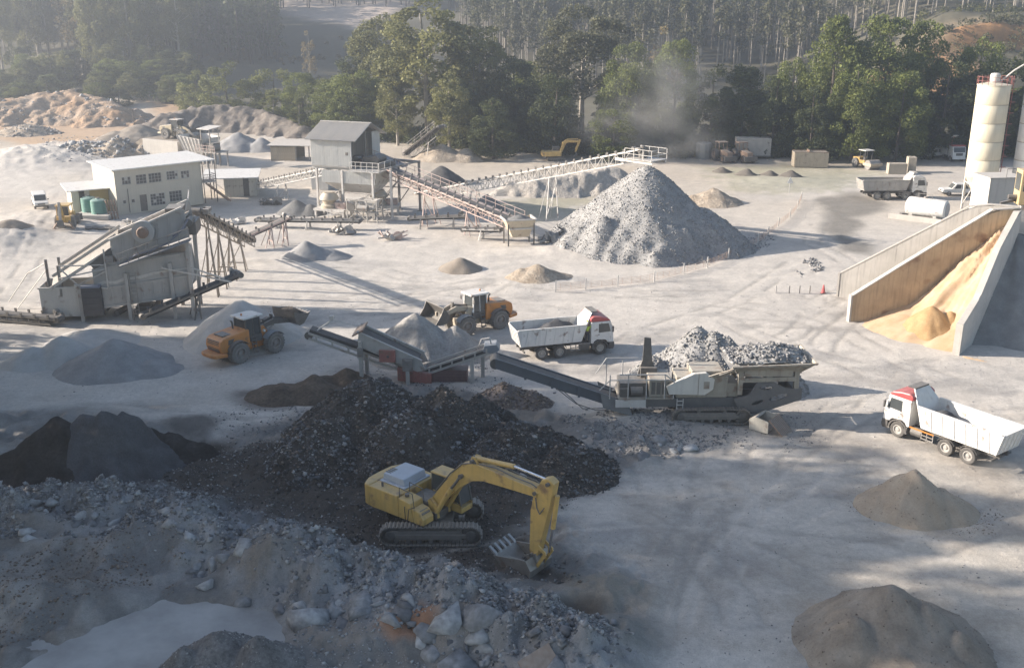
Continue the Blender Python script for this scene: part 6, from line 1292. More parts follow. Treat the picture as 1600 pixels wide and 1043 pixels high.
def crusher_house():
    t = thing('crusher_house', 'tall white corrugated crusher house on steel legs with an open gable', 'industrial building', (-25.9, 132.6, 0), R(-20)); z0, ze, zr, L, D = 6.35, 9.9, 11.5, 5.9, 7.8
    ribbed_sheets(t, (0, 0, z0), (L, 0, 0), (0, 0, ze-z0), 6, CLAD, out=1); ribbed_sheets(t, (0, D, z0), (0, -D, 0), (0, 0, ze-z0), 7, CLAD, out=1)
    ribbed_sheets(t, (L, D, z0), (-L, 0, 0), (0, 0, ze-z0), 6, CLAD, out=1)
    b = B(); b.prism([(0, ze), (D/2, zr), (D, ze)], 'x', 0, .05); b.build('gable_panel', CLAD, t)
    ribbed_sheets(t, (L+.02, D*.72, z0), (0, D*.28, 0), (0, 0, ze-z0+.35), 2, CLAD, out=1)
    o = .55; sl = (zr-ze)/(D/2)
    ribbed_sheets(t, (-.6, -o, ze-o*sl+.04), (L+1.5, 0, 0), (0, D/2+o, zr-ze+o*sl), 8, ROOFM, .05, 'roof_sheet'); ribbed_sheets(t, (L+.9, D+o, ze-o*sl+.04), (-L-1.5, 0, 0), (0, -D/2-o, zr-ze+o*sl), 8, ROOFM, .05, 'roof_sheet')
    b = B(); b.beam((-.6, D/2, zr+.09), (L+.9, D/2, zr+.09), .3, .1); b.build('ridge_cap', ROOFM, t)
    b = B()
    for y in (.08, D/2, D-.08): b.beam((L-.1, y, z0), (L-.1, y, ze+ (zr-ze if y == D/2 else 0)-.15), .14)
    b.beam((L-.1, 0, z0), (L-.1, D, z0), .2); b.beam((L-.1, 0, ze-.1), (L-.1, D/2, zr-.12), .14); b.beam((L-.1, D, ze-.1), (L-.1, D/2, zr-.12), .14)
    for y in (.08, D-.08): b.beam((.1, y, z0), (L, y, z0), .25)
    b.build('steel_frame', STEEL, t)
    b = B(); b.box((L-.7, -.04, z0+1.7), (.35, .12, .35)); b.build('wall_vent', BLACK, t)
    # deck, lower cladding, legs
    b = B(); b.bx(L+.02, 10.2, -1.0, 6.2, z0-.35, z0-.2); b.bx(0, L, .1, D-.1, z0-.36, z0-.15); b.build('deck', GALV, t)
    b = B()
    for i in range(6): b.beam((L+.2+i*.8, -1.0, z0-.2), (L+.2+i*.8, -1.0, z0+.9), .06)
    for zz in (.4, .9): b.beam((L+.2, -1.0, z0+zz), (10.2, -1.0, z0+zz), .055)
    for i in range(4): b.beam((10.2, -1.0+i*1.6, z0-.2), (10.2, -1.0+i*1.6, z0+.9), .06)
    b.beam((10.2, -1, z0+.9), (10.2, 3.8, z0+.9), .055); b.build('handrail', PALE, t)
    ribbed_sheets(t, (1.6, -.35, 4.35), (7.7, 0, 0), (0, 0, 1.6), 8, CLAD); ribbed_sheets(t, (9.35, -.3, 4.2), (0, 4.5, 0), (0, 0, 1.7), 4, CREAM)
    b = B(); b.add([(1.8, -.2, 4.3), (9.2, -.2, 4.3), (9.2, 4, 4.3), (1.8, 4, 4.3), (3.5, 1, 3.0), (8.2, 1, 3.0), (8.2, 3, 3.0), (3.5, 3, 3.0)], [(0, 1, 5, 4), (1, 2, 6, 5), (2, 3, 7, 6), (3, 0, 4, 7), (4, 5, 6, 7), (3, 2, 1, 0)]); b.build('hopper', PALE, t)
    for x, y in ((.6, .1), (4.6, -.4), (9.2, -.9), (11.4, -.2), (.6, 6.0), (6.2, 6.2), (9.3, 6.3), (12.3, 6.3)):
        b = B(); zt = z0-.36 if x < 10.3 else 6.6; gz = hz(*loc_of(t, (x, y, 0))[:2]); b.beam((x, y, gz-.1), (x, y, zt), .26); b.box((x, y, gz+.06), (.6, .6, .16)); b.build('leg', PALE if y < 1 else STEEL, t)
    b = B()
    for a, c in (((.6, .1, .6), (4.6, -.4, 3.8)), ((4.6, -.4, .6), (9.2, -.9, 3.6)), ((9.2, -.9, 3.2), (11.4, -.2, 3.2)), ((4.6, -.4, 3.2), (9.2, -.9, 3.2)), ((9.2, -.9, .8), (9.3, 6.3, 4)), ((6.2, 6.2, 3), (12.3, 6.3, 3)), ((6.2, 6.2, .8), (9.3, 6.3, 4)), ((9.3, 6.3, 1), (12.3, 6.3, 5))): b.beam(a, c, .11)
    b.beam((5.9, 7.4, 6.5), (12.4, 6.4, 6.5), .3); b.beam((10.2, -1, 6.4), (12.3, 6.3, 6.6), .2); b.build('bracing', STEEL, t)
    b = B(); b.sheet((6, 6.0, 7.2), (10.4, 5.4, 5.9), (10.4, 7.0, 5.9), (6, 7.6, 7.2), .12); b.build('blue_chute', BLUE, t); b = B(); b.bx(6.2, 9.8, 1.2, 4.6, z0-.19, z0+.5); b.bx(6.6, 8.0, 1.6, 3.6, z0+.5, z0+1.2); b.tube((8.4, 1.5, z0+.9), (8.4, 3.8, z0+.9), .5, 14); b.build('screen_deck', DSTEEL, t)
    return t
CH = crusher_house()
def cone_crusher(lx, ly, s, label, rot=0.):
    p = loc_of(CH, (lx, ly, 0)); t = thing('cone_crusher', label, 'crusher', (p[0], p[1], hz(p[0], p[1])), CH.rotation_euler[2]+rot); t.scale = (s,)*3
    b = B(); b.bx(-1.6, 2.6, -1.2, 1.2, 1.0, 1.25)
    for x in (-1.4, 2.4):
        for y in (-1.0, 1.0): b.beam((x, y, -.1), (x, y, 1.0), .22)
    b.beam((-1.4, -1, .1), (2.4, -1, .95), .1); b.build('stand', PALE, t)
    b = B(); b.lathe([(1.0, 1.25), (1.05, 1.6), (.8, 1.75), (.85, 2.1), (1.2, 2.3), (1.15, 2.55), (.7, 3.1), (.75, 3.2)], n=18); b.build('bowl', TANP, t, smooth=True); b = B(); b.bx(1.0, 2.4, -.5, .5, 1.25, 2.0); b.tube((.6, 0, 1.7), (1.1, 0, 1.7), .35, 12); b.build('motor', PINK, t, .04); b = B(); b.beam((.3, -1.25, 1.2), (1.0, -2.0, -.1), .06); b.beam((.8, -1.25, 1.2), (1.5, -2.0, -.1), .06)
    for k in range(5): b.beam((.3+.14*k+.1, -1.35-.14*k, 1.0-.24*k), (.8+.14*k+.1, -1.35-.14*k, 1.0-.24*k), .05)
    b.build('ladder', PALE, t); return t
cone_crusher(3.0, -1.2, 1.05, 'tan cone crusher on a stand under the left half of the crusher house'); cone_crusher(8.0, 3.0, 1.0, 'second cone crusher further back between the house legs', .4)
def jaw_frame():
    p = loc_of(CH, (8.2, -2.2, 0)); t = thing('machine_frame', 'tangled pale steel frame of chutes between the front legs of the crusher house', 'machine frame', (p[0], p[1], hz(p[0], p[1])), CH.rotation_euler[2])
    b = B()
    for x in (-1.8, -.4, 1.0, 2.4):
        for y in (-.6, 1.0): b.beam((x, y, -.1), (x, y, 2.9), .14)
    for z in (1.4, 2.8): b.beam((-1.8, -.6, z), (2.4, -.6, z), .14); b.beam((-1.8, 1.0, z), (2.4, 1.0, z), .12)
    b.beam((-1.8, -.6, .2), (-.4, -.6, 1.4), .09); b.beam((1.0, -.6, .2), (-.4, -.6, 1.4), .09); b.beam((1.0, -.6, 1.4), (2.4, -.6, 2.8), .09); b.build('frame', DUSTY, t)
    b = B(); b.prism([(-1.7, 2.9), (-.2, 2.9), (.1, 1.6), (-.6, 1.5)], 'y', -.4, .9); b.prism([(.9, 2.6), (2.3, 2.9), (1.9, 1.7), (1.2, 1.5)], 'y', -.3, .9); b.build('chute', PALE, t); b = B(); b.tube((-.2, -.7, 1.9), (1.2, -.7, 1.9), .35, 12); b.bx(1.3, 2.2, -.75, .3, .9, 1.38); b.build('drive', STEEL, t)
    b = B(); b.lathe([(.55, -.9), (.55, -.75)], (-1.1, 0, 1.9), 'y', 16); b.build('flywheel', DSTEEL, t)
jaw_frame()
def cabin(label, px, py, w, d, h, rz, m, roofm, dx=0, name='shed', door=True, over=.35, slope=.25, group=None):
    x, y, _ = G(px, py); t = thing(name, label, 'shed', (x, y, hz(x, y)), rz); nx = max(2, int(w/.95))
    ribbed_sheets(t, (0, 0, 0), (w, 0, 0), (0, 0, h), nx, m, .035); ribbed_sheets(t, (0, d, 0), (0, -d, 0), (0, 0, h), max(2, int(d/.95)), m, .035); ribbed_sheets(t, (w, 0, 0), (0, d, 0), (0, 0, h), max(2, int(d/.95)), m, .035); ribbed_sheets(t, (w, d, 0), (-w, 0, 0), (0, 0, h), nx, m, .035)
    b = B(); b.prism([(-over, h+.01), (d+over, h+.01+slope), (d+over, h+.12+slope), (-over, h+.12)], 'x', -over, w+over); b.build('roof', roofm, t)
    b = B(); b.prism([(0, h), (d, h), (d, h+slope*.8)], 'x', .03, w-.03); b.build('gable', m, t)
    if door: b = B(); b.bx(w*.62, w*.62+.95, -.06, -.037, 0, 2.0); b.build('door', DSTEEL, t)
    return t
def open_shed():
    x, y, _ = G(424, 251); t = thing('open_shed', 'low plank walled open shed left of the crusher house', 'shed', (x, y, hz(x, y)), R(-6)); w, d, h = 6.9, 5, 2.6
    PLK = mat('weathered_plank', (.36, .29, .20), .85, 0, .2, 2, .25)
    o = None
    for i in range(11):
        if o is None: b = B(); b.bx(0, .38, -.05, 0, .05, h-.25); o = b.build('plank', PLK, t)
        else: q = o.copy(); COL.objects.link(q); q.location = (i*.4, -.02*(i % 3), .04*((i*7) % 3))
    b = B(); b.bx(0, 4.4, d-.08, d, 0, h); b.bx(0, .08, 0, d, 0, h-.1); b.build('back_wall', PLK, t); b = B()
    for xx in (.05, 4.45, w-.1):
        for yy in (.05, d-.1): b.beam((xx, yy, -.1), (xx, yy, h), .16)
    build_each(b, 'post', STEEL, t); b = B(); b.prism([(-.5, h), (d+.4, h+.35), (d+.4, h+.45), (-.5, h+.1)], 'x', -.5, w+.4); b.build('roof', DUSTY, t)
open_shed()
def kiosk():
    x, y, _ = G(487, 296); t = thing('switch_cabin', 'small grey windowless cabin left below the crusher house', 'cabin', (x, y, hz(x, y)), R(-12)); b = B(); b.bx(0, 2.6, 0, 2.2, 0, 2.4); b.build('wall', GALV, t, .02); b = B(); b.bx(-.15, 2.75, -.15, 2.35, 2.41, 2.52); b.build('roof', PALE, t)
kiosk()
# ---------------------------------------------------------------- the two storey building
def office():
    WALL = mat('cream_wall', (.50, .465, .385), .85, 0, .07, .5, .1, streak=.2); FR = mat('window_frame', (.40, .39, .37), .6, 0, .05, 2, .1)
    x, y, _ = G(186, 339); t = thing('office_building', 'cream two storey site building with a flat white roof', 'building', (x, y, hz(x, y)), R(42)); L, D, h = 11.8, 7.4, 5.7
    ups = [(.9, 2.1, 3.75, 4.75), (2.75, 4.2, 3.6, 4.85), (4.45, 6.2, 3.6, 4.85), (6.9, 8.5, 3.7, 4.85), (8.9, 10.1, 3.7, 4.7)]; los = [(.75, 1.2, 1.3, 1.8), (1.85, 2.35, 1.3, 1.8), (4.4, 6.4, .55, 2.15), (7.0, 8.8, .75, 2.2)]; door = (3.0, 3.95, .02, 2.2)
    rects = ups+los+[door]; xs = sorted({0, L}|{r for q in rects for r in q[:2]}); b = B()
    for x0, x1 in zip(xs[:-1], xs[1:]):
        cuts = sorted([q[2:] for q in rects if q[0] <= x0+1e-6 and q[1] >= x1-1e-6]); z = -.1
        for a, c in cuts:
            if a > z: b.bx(x0, x1, 0, .22, z, a)
            z = c
        b.bx(x0, x1, 0, .22, z, h)
    b.bx(0, .22, .22, D, -.1, h); b.bx(L-.22, L, .22, D, -.1, h); b.bx(.22, L-.22, D-.22, D, -.1, h); b.bx(.22, L-.22, .22, D-.22, 2.75, 2.9); b.build('wall', WALL, t)
    b = B(); b.bx(.22, L-.22, 1.5, 1.56, 0, h-.1); b.build('dark_room_sheet', mat('dark_interior', (.06, .055, .05), .9, 0, .2, 1, 0), t)  # dark sheet gives the darkness of the rooms behind the panes
    for i, (a, c, z0, z1) in enumerate(ups+los):
        f = B(); f.bx(a, c, .03, .09, z0, z0+.06); f.bx(a, c, .03, .09, z1-.06, z1); f.bx(a, a+.06, .03, .09, z0+.06, z1-.06); f.bx(c-.06, c, .03, .09, z0+.06, z1-.06); w = f.build('window', FR, t); nx = max(1, round((c-a)/.42)); nz = max(1, round((z1-z0)/.42)); dx, dz = (c-a)/nx, (z1-z0)/nz
        mb = B()
        for k in range(1, nx): mb.bx(a+k*dx-.02, a+k*dx+.02, .04, .08, z0+.06, z1-.06)
        for k in range(1, nz): mb.bx(a+.06, c-.06, .041, .079, z0+k*dz-.018, z0+k*dz+.018)
        if mb.v: mb.build('glazing_bar', FR, w)
        for k in range(nx):
            for j in range(nz):
                if random.random() < .05 and i > 6: continue
                pb = B(); pb.bx(a+k*dx+.03, a+(k+1)*dx-.03, .055, .065, z0+j*dz+.03, z0+(j+1)*dz-.03); pb.build('pane', mat('pale_blind', (.40, .40, .37), .5, 0, .1, 1, .2) if random.random() < .07 else GLASS, w)
        s = B(); s.bx(a-.06, c+.06, -.08, .028, z0-.1, z0-.003); s.build('sill', WALL, w)
    b = B(); b.bx(door[0], door[1], .1, .14, door[2], door[3]); d = b.build('door', DSTEEL, t); b = B(); b.box((door[1]-.12, .07, 1.05), (.05, .06, .14)); b.build('handle', STEEL, d)
    b = B(); b.prism([(-.5, h+.01), (D+.4, h+.30), (D+.4, h+.42), (-.5, h+.16)], 'x', -.45, L+1.9); b.build('roof', WHITE, t); b = B(); b.prism([(.02, h), (D-.02, h), (D-.02, h+.27)], 'x', .02, L-.02); b.build('parapet', WALL, t)
    b = B(); b.bx(L, L+2.0, -.3, 1.6, 2.75, 2.88); b.build('balcony_slab', CONC, t); b = B()
    for xx, yy in ((L+.1, -.25), (L+1.9, -.25), (L+1.9, 1.5)): b.beam((xx, yy, 0), (xx, yy, 5.7), .1)
    build_each(b, 'balcony_post', DSTEEL, t); b = B()
    for zz in (3.2, 3.5, 3.85): b.beam((L, -.25, zz), (L+1.9, -.25, zz), .06); b.beam((L+1.9, -.25, zz), (L+1.9, 1.5, zz), .06)
    for i in range(9): b.beam((L+.1+i*.22, -.25, 2.88), (L+.1+i*.22, -.25, 3.85), .03)
    b.build('balcony_railing', PINK, t)
    b = B(); b.beam((L+.3, -.45, 2.75), (L+3.2, -.9, .1), .08, .24); b.beam((L+.3, -1.15, 2.75), (L+3.2, -1.6, .1), .08, .24)
    for i in range(11): k = (i+.5)/11; b.box((L+.3+2.9*k, -.8-.45*k, 2.75-2.65*k), (.28, .7, .04))
    b.build('stair', RUST, t); b = B(); b.beam((L+.3, -1.15, 3.65), (L+3.2, -1.6, 1.0), .05); b.beam((L+3.2, -1.6, .1), (L+3.2, -1.6, 1.0), .05); b.build('stair_rail', PINK, t)
    b = B(); b.path([(1.5, -.06, 3.2), (1.5, -.06, .1)], .05, 6); b.build('drainpipe', DSTEEL, t)
    return t
OF = office()
def yellow_shed():
    p = loc_of(OF, (-4.4, 3.6, 0)); t = thing('store_shed', 'single storey shed with a yellow wall left of the site building', 'shed', (p[0], p[1], hz(p[0], p[1])), R(30)); YW = mat('ochre_wall', (.50, .36, .13), .85, 0, .1, .6, .15)
    b = B(); b.bx(2.2, 6.5, 0, .2, 0, 2.9); b.build('yellow_wall', YW, t); b = B(); b.bx(0, .9, 0, .2, 0, 2.9); b.bx(1.6, 2.19, -.02, .2, 0, 2.9); b.bx(0, .2, .2, 4.5, 0, 2.9); b.bx(0, 6.5, 4.5, 4.7, 0, 2.9); b.bx(6.3, 6.5, .2, 4.5, 0, 2.9); b.build('wall', MATS['cream_wall'], t)
    b = B(); b.bx(.9, 1.6, .12, .18, 0, 2.4); b.build('door', BLACK, t); b = B(); b.prism([(-.6, 2.91), (5.1, 3.15), (5.1, 3.26), (-.6, 3.03)], 'x', -.6, 6.9); b.build('roof', WHITE, t)  # the black door is a sheet for the dark inside of the opening
yellow_shed()
def flat_store():
    x, y, _ = G(352, 308); t = thing('flat_store', 'low cream store with a bright white flat roof right of the site building', 'shed', (x, y, hz(x, y)), R(10)); w, d, h = 4.4, 6.5, 2.6
    ribbed_sheets(t, (0, 0, 0), (2.6, 0, 0), (0, 0, h), 3, CREAM, .03); ribbed_sheets(t, (w, 0, 0), (0, d, 0), (0, 0, h), 6, CREAM, .03); ribbed_sheets(t, (0, d, 0), (0, -d, 0), (0, 0, h), 6, CREAM, .03)
    b = B(); b.bx(2.6, 3.4, .1, .14, 0, h); b.build('dark_doorway_sheet', BLACK, t); b = B(); b.bx(3.4, w, .0, .08, 0, h); b.bx(0, w, d-.08, d, 0, h); b.build('wall', CREAM, t); b = B(); b.prism([(-.4, h+.01), (d+.4, h+.2), (d+.4, h+.3), (-.4, h+.12)], 'x', -3.2, w+.4); b.build('roof', WHITE, t); b = B(); b.beam((-3.0, -.2, 0), (-3.0, -.2, h), .12); b.beam((-1.4, -.2, 0), (-1.4, -.2, h), .12); build_each(b, 'post', DSTEEL, t)  # black sheet set in the doorway for the darkness inside
flat_store()
def water_tank(px, py, r, h, label, m):
    x, y, _ = G(px, py); t = thing('water_tank', label, 'water tank', (x, y+1, hz(x, y)+.45), 0); pr = []
    for i in range(9): pr += [(r, h*i/9), (r, h*(i+.7)/9), (r*.965, h*(i+.85)/9)]
    pr += [(r, h), (r*.75, h*1.08), (r*.25, h*1.13), (r*.22, h*1.18)]; b = B(); b.lathe(pr, n=22); b.build('shell', m, t, smooth=True); b = B(); b.lathe([(.24, h*1.17), (.24, h*1.22)], n=12); b.build('lid', BLACK, t); b = B(); b.path([(r*.2, -r, .2), (r*.2, -r-.15, .2), (r*.2, -r-.15, -.6)], .05, 6); b.build('outlet_pipe', BLACK, t)
TGREEN = mat('tank_green', (.045, .23, .19), .45, 0, .1, 1, .3)
water_tank(137, 343, .95, 1.75, 'green ribbed water tank, left one on the plinth', TGREEN); water_tank(152, 346, .95, 1.7, 'green ribbed water tank, right one nearest the building', TGREEN)
x, y, _ = G(146, 346); o = B().bx(-2.3, 2.3, -1.2, 1.6, -.1, .45).build('tank_plinth', CONC, None, .03); o.location = (x, y+.6, hz(x, y)); o.rotation_euler = (0, 0, R(-4)); tag(o, 'concrete plinth carrying the two green water tanks', 'plinth')
for i, (px, py, lb) in enumerate(((172, 346, 'rusty upright frame leaning beside the right green tank'),)):
    x, y, _ = G(px, py); t = thing('rusty_rack', lb, 'rack', (x, y, hz(x, y)), .3); b = B()
    for k in range(4): b.beam((k*.35, 0, 0), (k*.35-.3, .5, 2.4), .12)
    b.beam((0, 0, .8), (1.05, 0, .8), .08); b.beam((-.2, .3, 1.7), (.85, .3, 1.7), .08); b.build('bars', RUST, t)
def tyre_stack():
    x, y, _ = G(158, 361)
    for i in range(5): b = B(); b.lathe([(.28, -.12), (.48, -.14), (.5, 0), (.48, .14), (.28, .12)], n=16); o = b.build('loose_tyre', RUBBER, None, smooth=True); o.location = (x-1.4+.72*i, y+.25*(i % 2), hz(x, y)+.14); o.rotation_euler = (.1*(i % 2), .12, 0); tag(o, 'black tyre lying in the row before the site building', 'tyre', 'tyres lying in a row')
tyre_stack()
# ---------------------------------------------------------------- loading ramp with the tip hopper
def ramp():
    x, y, _ = G(226, 249); z0 = hz(x, y); t = thing('loading_ramp', 'concrete loading ramp wall with a loader standing on it', 'ramp', (x, y, z0), R(-30)); h = 3.4
    b = B(); b.prism([(0, -.2), (0, h), (8.5, h), (8.5, -.2)], 'y', 0, .5); b.bx(8.0, 8.5, .5, 7, -.2, h); b.build('retaining_wall', CONC, t); b = B(); b.prism([(-7, -.2), (-1, h-.1), (8.0, h-.05), (8.0, -.2)], 'y', .5, 7); b.build('fill', BSAND, t); return t
RP = ramp()
wl, _ = wheel_loader('dusty wheel loader standing on top of the concrete loading ramp', loc_of(RP, (5.0, 3.6, 3.36)), R(-24), mat('dull_yellow', (.36, .29, .16), .6, 0, .15, 1, .5), RUBBERD, (1.9, 1.0), .1, DUSTY, scale=1.0)
def tip_hopper():
    p = loc_of(RP, (8.7, 0, 0)); t = thing('tip_hopper', 'pale ribbed tipping hopper at the end of the loading ramp', 'hopper', p, R(-30)); b = B(); b.add([(0, -.2, 4.6), (5.5, -.2, 4.2), (5.5, 4.5, 4.2), (0, 4.5, 4.6), (.8, .6, 1.6), (5.0, .6, 1.2), (5.0, 3.6, 1.2), (.8, 3.6, 1.6)], [(0, 1, 5, 4), (1, 2, 6, 5), (2, 3, 7, 6), (3, 0, 4, 7), (4, 5, 6, 7)]); b.build('hopper', PALE, t)
    for i in range(7): b = B(); b.beam((.1+i*.88, -.28, 4.55-.06*i), (.85+i*.68, .52, 1.6-.06*i), .14); b.build('rib', PALE, t)
    for xx, yy in ((.9, .6), (4.9, .6), (.9, 3.6), (4.9, 3.6)): b = B(); b.beam((xx, yy, -.3), (xx, yy, 1.6), .22); b.build('leg', STEEL, t)
    b = B(); b.beam((5.6, 0, 0), (5.6, 0, 6.0), .12); b.beam((7.6, 0, 0), (7.6, 0, 6.0), .12); b.beam((5.6, 2, 0), (5.6, 2, 6.2), .12); b.beam((7.6, 2, 0), (7.6, 2, 6.2), .12); build_each(b, 'canopy_post', STEEL, t); b = B(); b.sheet((5.2, -.5, 6.0), (8.0, -.5, 6.0), (8.0, 2.5, 6.3), (5.2, 2.5, 6.3), .1); b.build('canopy_roof', PALE, t); b = B(); b.bx(5.2, 9.5, -1.0, 2.2, 2.2, 2.32); b.build('deck', STEEL, t)
    b = B()
    for i in range(6): b.beam((5.2+i*.86, -1, 2.3), (5.2+i*.86, -1, 3.4), .06)
    for zz in (2.85, 3.4): b.beam((5.2, -1, zz), (9.5, -1, zz), .06)
    b.build('handrail', PINK, t); b = B(); b.bx(5.8, 7.8, .4, 2.0, 2.32, 3.6); b.tube((8.2, -.4, 2.9), (8.2, 1.2, 2.9), .5, 12); b.build('crusher_body', DSTEEL, t); b = B()
    for xx in (5.4, 7.4, 9.3):
        for yy in (-.9, 2.0): b.beam((xx, yy, -.3), (xx, yy, 2.2), .18)
    build_each(b, 'deck_leg', STEEL, t)
tip_hopper()
def pole():
    x, y, _ = G(212, 214); t = thing('utility_pole', 'thin wooden pole with a crossbar at the rock heap', 'pole', (x, y, hz(x, y)), 0); b = B(); b.tube((0, 0, -.3), (0, 0, 5.6), .14, 8, .10); b.build('shaft', BARKD, t); b = B(); b.beam((-.8, 0, 5.4), (.8, 0, 5.4), .12); b.build('crossbar', BARKD, t); b = B()
    for xx in (-.7, 0, .7): b.tube((xx, 0, 5.45), (xx, 0, 5.65), .05, 6)
    b.build('insulators', PALE, t)
pole()
# ---------------------------------------------------------------- the big screening plant at the left
def screening_plant():
    t = thing('screening_plant', 'big grey screening plant with an inclined screen box and flywheel at the left', 'screening plant', (-36.7, 86, 0), R(8)); GR = mat('plant_grey', (.37, .36, .345), .7, 0, .12, .8, .45, streak=.35, rust=.12); PG = mat('plant_pale', (.55, .525, .485), .7, 0, .1, .8, .4, streak=.2, rust=.12)
    # open tank, left
    b = B(); x0, x1, y1, z0, z1 = -4.3, .2, 3.4, .5, 3.05
    b.bx(x0, x1, 0, .08, z0, z1); b.bx(x0, x1, y1-.08, y1, z0, z1); b.bx(x0, x0+.08, .08, y1-.08, z0, z1); b.bx(x1-.08, x1, .08, y1-.08, z0, z1); b.bx(x0, x1, 0, y1, z0-.08, z0-.002); b.beam((x0-.05, -.05, z1), (x1, -.05, z1), .14); b.beam((x0-.05, 0, z1), (x0-.05, y1, z1), .14); b.build('settling_tank', PG, t)
    b = B(); b.bx(x0-.05, x0-.002, 1.0, 2.2, .8, 1.9); b.build('tank_hatch', DSTEEL, t); b = B(); b.bx(x0+.1, x1-.1, .1, y1-.1, 1.6, 1.7); b.build('settled_sand', GFINES, t)
    for xx, yy in ((-4.2, 2.6), (-3.3, 3.3), (-2.5, .1)): b = B(); b.beam((xx, yy, z1-.8), (xx, yy, 5.0), .2); b.build('post', STEEL, t)
    # main bin: two bays with stiffeners, sloping lower edge
    b = B(); b.prism([(.3, 1.0), (.3, 4.6), (.9, 5.0), (8.2, 5.9), (8.6, 2.6), (7.9, 1.9)], 'y', 0, .1); b.prism([(.3, 1.0), (.3, 4.6), (.9, 5.0), (8.2, 5.9), (8.6, 2.6), (7.9, 1.9)], 'y', 3.6, 3.7); b.bx(.3, .4, .1, 3.6, 1.0, 4.6); b.prism([(.12, 2.6), (3.58, 2.6), (3.58, 5.9), (.12, 5.9)], 'x', 8.15, 8.25); b.sheet((.3, .1, 1.05), (7.9, .1, 1.95), (7.9, 3.6, 1.95), (.3, 3.6, 1.05), .1); b.build('bin', GR, t)
    b = B(); b.beam((.3, -.04, 2.75), (8.5, -.04, 3.75), .1, .22); b.beam((.3, -.04, 4.55), (8.2, -.04, 5.75), .1, .16); b.beam((.3, -.04, 1.1), (7.9, -.04, 2.0), .1, .2); b.build('bin_stiffener', GR, t)
    # dust lying along the bin as a ragged step of plating
    b = B(); b.prism([(.35, 2.85), (1.2, 3.3), (2.2, 3.25), (3.0, 3.55), (4.2, 3.6), (5.6, 4.0), (8.3, 4.35), (8.3, 4.5), (5.4, 4.2), (4.0, 3.85), (2.9, 3.8), (2.1, 3.5), (1.1, 3.55), (.35, 3.2)], 'y', -.035, -.005); b.build('spill_crust', PG, t)
    for xx, top in ((-.9, 3.0), (3.1, 4.2), (6.9, 5.0), (8.5, 6.8)):
        b = B(); b.beam((xx, -.2, -.2), (xx, -.2, top), .3, .26); b.build('leg', GR, t); b = B(); b.beam((xx, 3.9, -.2), (xx, 3.9, top), .3, .26); b.build('leg', GR, t)
    # inclined vibrating screen
    sp = [(2.1, 7.1), (8.1, 9.65), (8.5, 9.6), (8.75, 7.2), (2.7, 5.2), (2.0, 5.9)]
    for y_ in (.0, 3.3): b = B(); b.prism(sp, 'y', y_, y_+.1); b.build('screen_side', GR, t)
    b = B(); b.sheet((2.1, .1, 6.4), (8.4, .1, 8.9), (8.4, 3.3, 8.9), (2.1, 3.3, 6.4), .1); b.build('screen_deck', mat('screen_mesh', (.30, .29, .275), .8, 0, .15, 2, .6), t)
    for y_ in (-.05, 3.45): b = B(); b.beam((2.0, y_, 7.15), (8.3, y_, 9.8), .34, .16); b.build('screen_rim', PG, t)
    b = B(); b.lathe([(.95, -.5), (.95, -.12), (.7, -.1)], (5.0, 0, 7.85), 'y', 26); b.build('flywheel_guard', GALV, t); b = B(); b.lathe([(.42, -.9), (.5, -.8), (.5, -.5)], (5.0, 0, 7.85), 'y', 16); b.lathe([(.2, -1.0), (.2, -.88)], (5.0, 0, 7.85), 'y', 10); b.build('flywheel_hub', RUST, t)
    # two chutes down into the tank
    for y_, w_, m_ in ((.1, 1.1, DSTEEL), (1.5, 1.6, mat('belt_grey', (.16, .145, .13), .85, 0, .2, 1, .4))):
        dz = .75*w_; b = B(); b.sheet((2.2, y_, 6.35), (-3.3, y_, 2.95), (-3.3, y_+w_, 2.95+dz), (2.2, y_+w_, 6.35+dz), -.1); b.build('chute_floor', m_, t)
        for yy, zz in ((y_-.1, 0), (y_+w_+.06, dz)): b = B(); b.beam((2.3, yy, 6.5+zz), (-3.4, yy, 2.98+zz), .2, .24); b.build('chute_side', PG, t)
    b = B(); b.sheet((2.1, -.12, 6.5), (.2, -.12, 5.1), (.5, -.12, 4.6), (2.2, -.12, 5.6), .08); b.build('chute_guard', DSTEEL, t)
    for k in range(9): b = B(); kx = .7+k*.9; b.box((kx, -.045, 1.6+.12*k+.5), (.09, .07, 1.1)); b.build('bin_rib', GR, t)
    for k in range(6): b = B(); kx = 2.9+k*1.0; b.beam((kx, -.05, 5.45+.36*k), (kx+.25, -.05, 7.2+.42*k), .07, .09); b.build('screen_rib', GR, t)
    b = B(); b.path([(3.2, -.4, 5.2), (4.2, -.5, 5.9), (5.6, -.45, 6.2), (7.2, -.5, 7.0), (8.6, -.4, 8.2)], .07, 6); b.path([(7.4, -.3, 7.4), (8.2, -.6, 7.9), (8.8, -.4, 8.8)], .09, 6); build_each(b, 'hose', mat('blue_hose', (.09, .12, .19), .6, 0, .2, 2, .3), t)
    b = B(); b.beam((3.4, -.32, -.1), (3.4, -.32, 4.3), .06); b.beam((3.9, -.32, -.1), (3.9, -.32, 4.3), .06)
    for k in range(12): b.beam((3.4, -.32, .2+.34*k), (3.9, -.32, .2+.34*k), .045)
    b.build('ladder', STEEL, t); b = B(); b.bx(1.5, 2.2, -.25, -.02, 5.2, 5.8); b.build('drive_box', STEEL, t)
    # blue-grey walkway along the screen
    b = B(); b.sheet((2.8, -1.15, 5.05), (8.9, -1.15, 7.15), (8.9, -.1, 7.15), (2.8, -.1, 5.05), .1); b.build('walkway', mat('walkway_blue', (.20, .225, .27), .6, .1, .15, 1, .35), t); b = B()
    for i in range(8): k = i/7; b.beam((2.8+6.1*k, -1.15, 5.05+2.1*k), (2.8+6.1*k, -1.15, 6.1+2.1*k), .06)
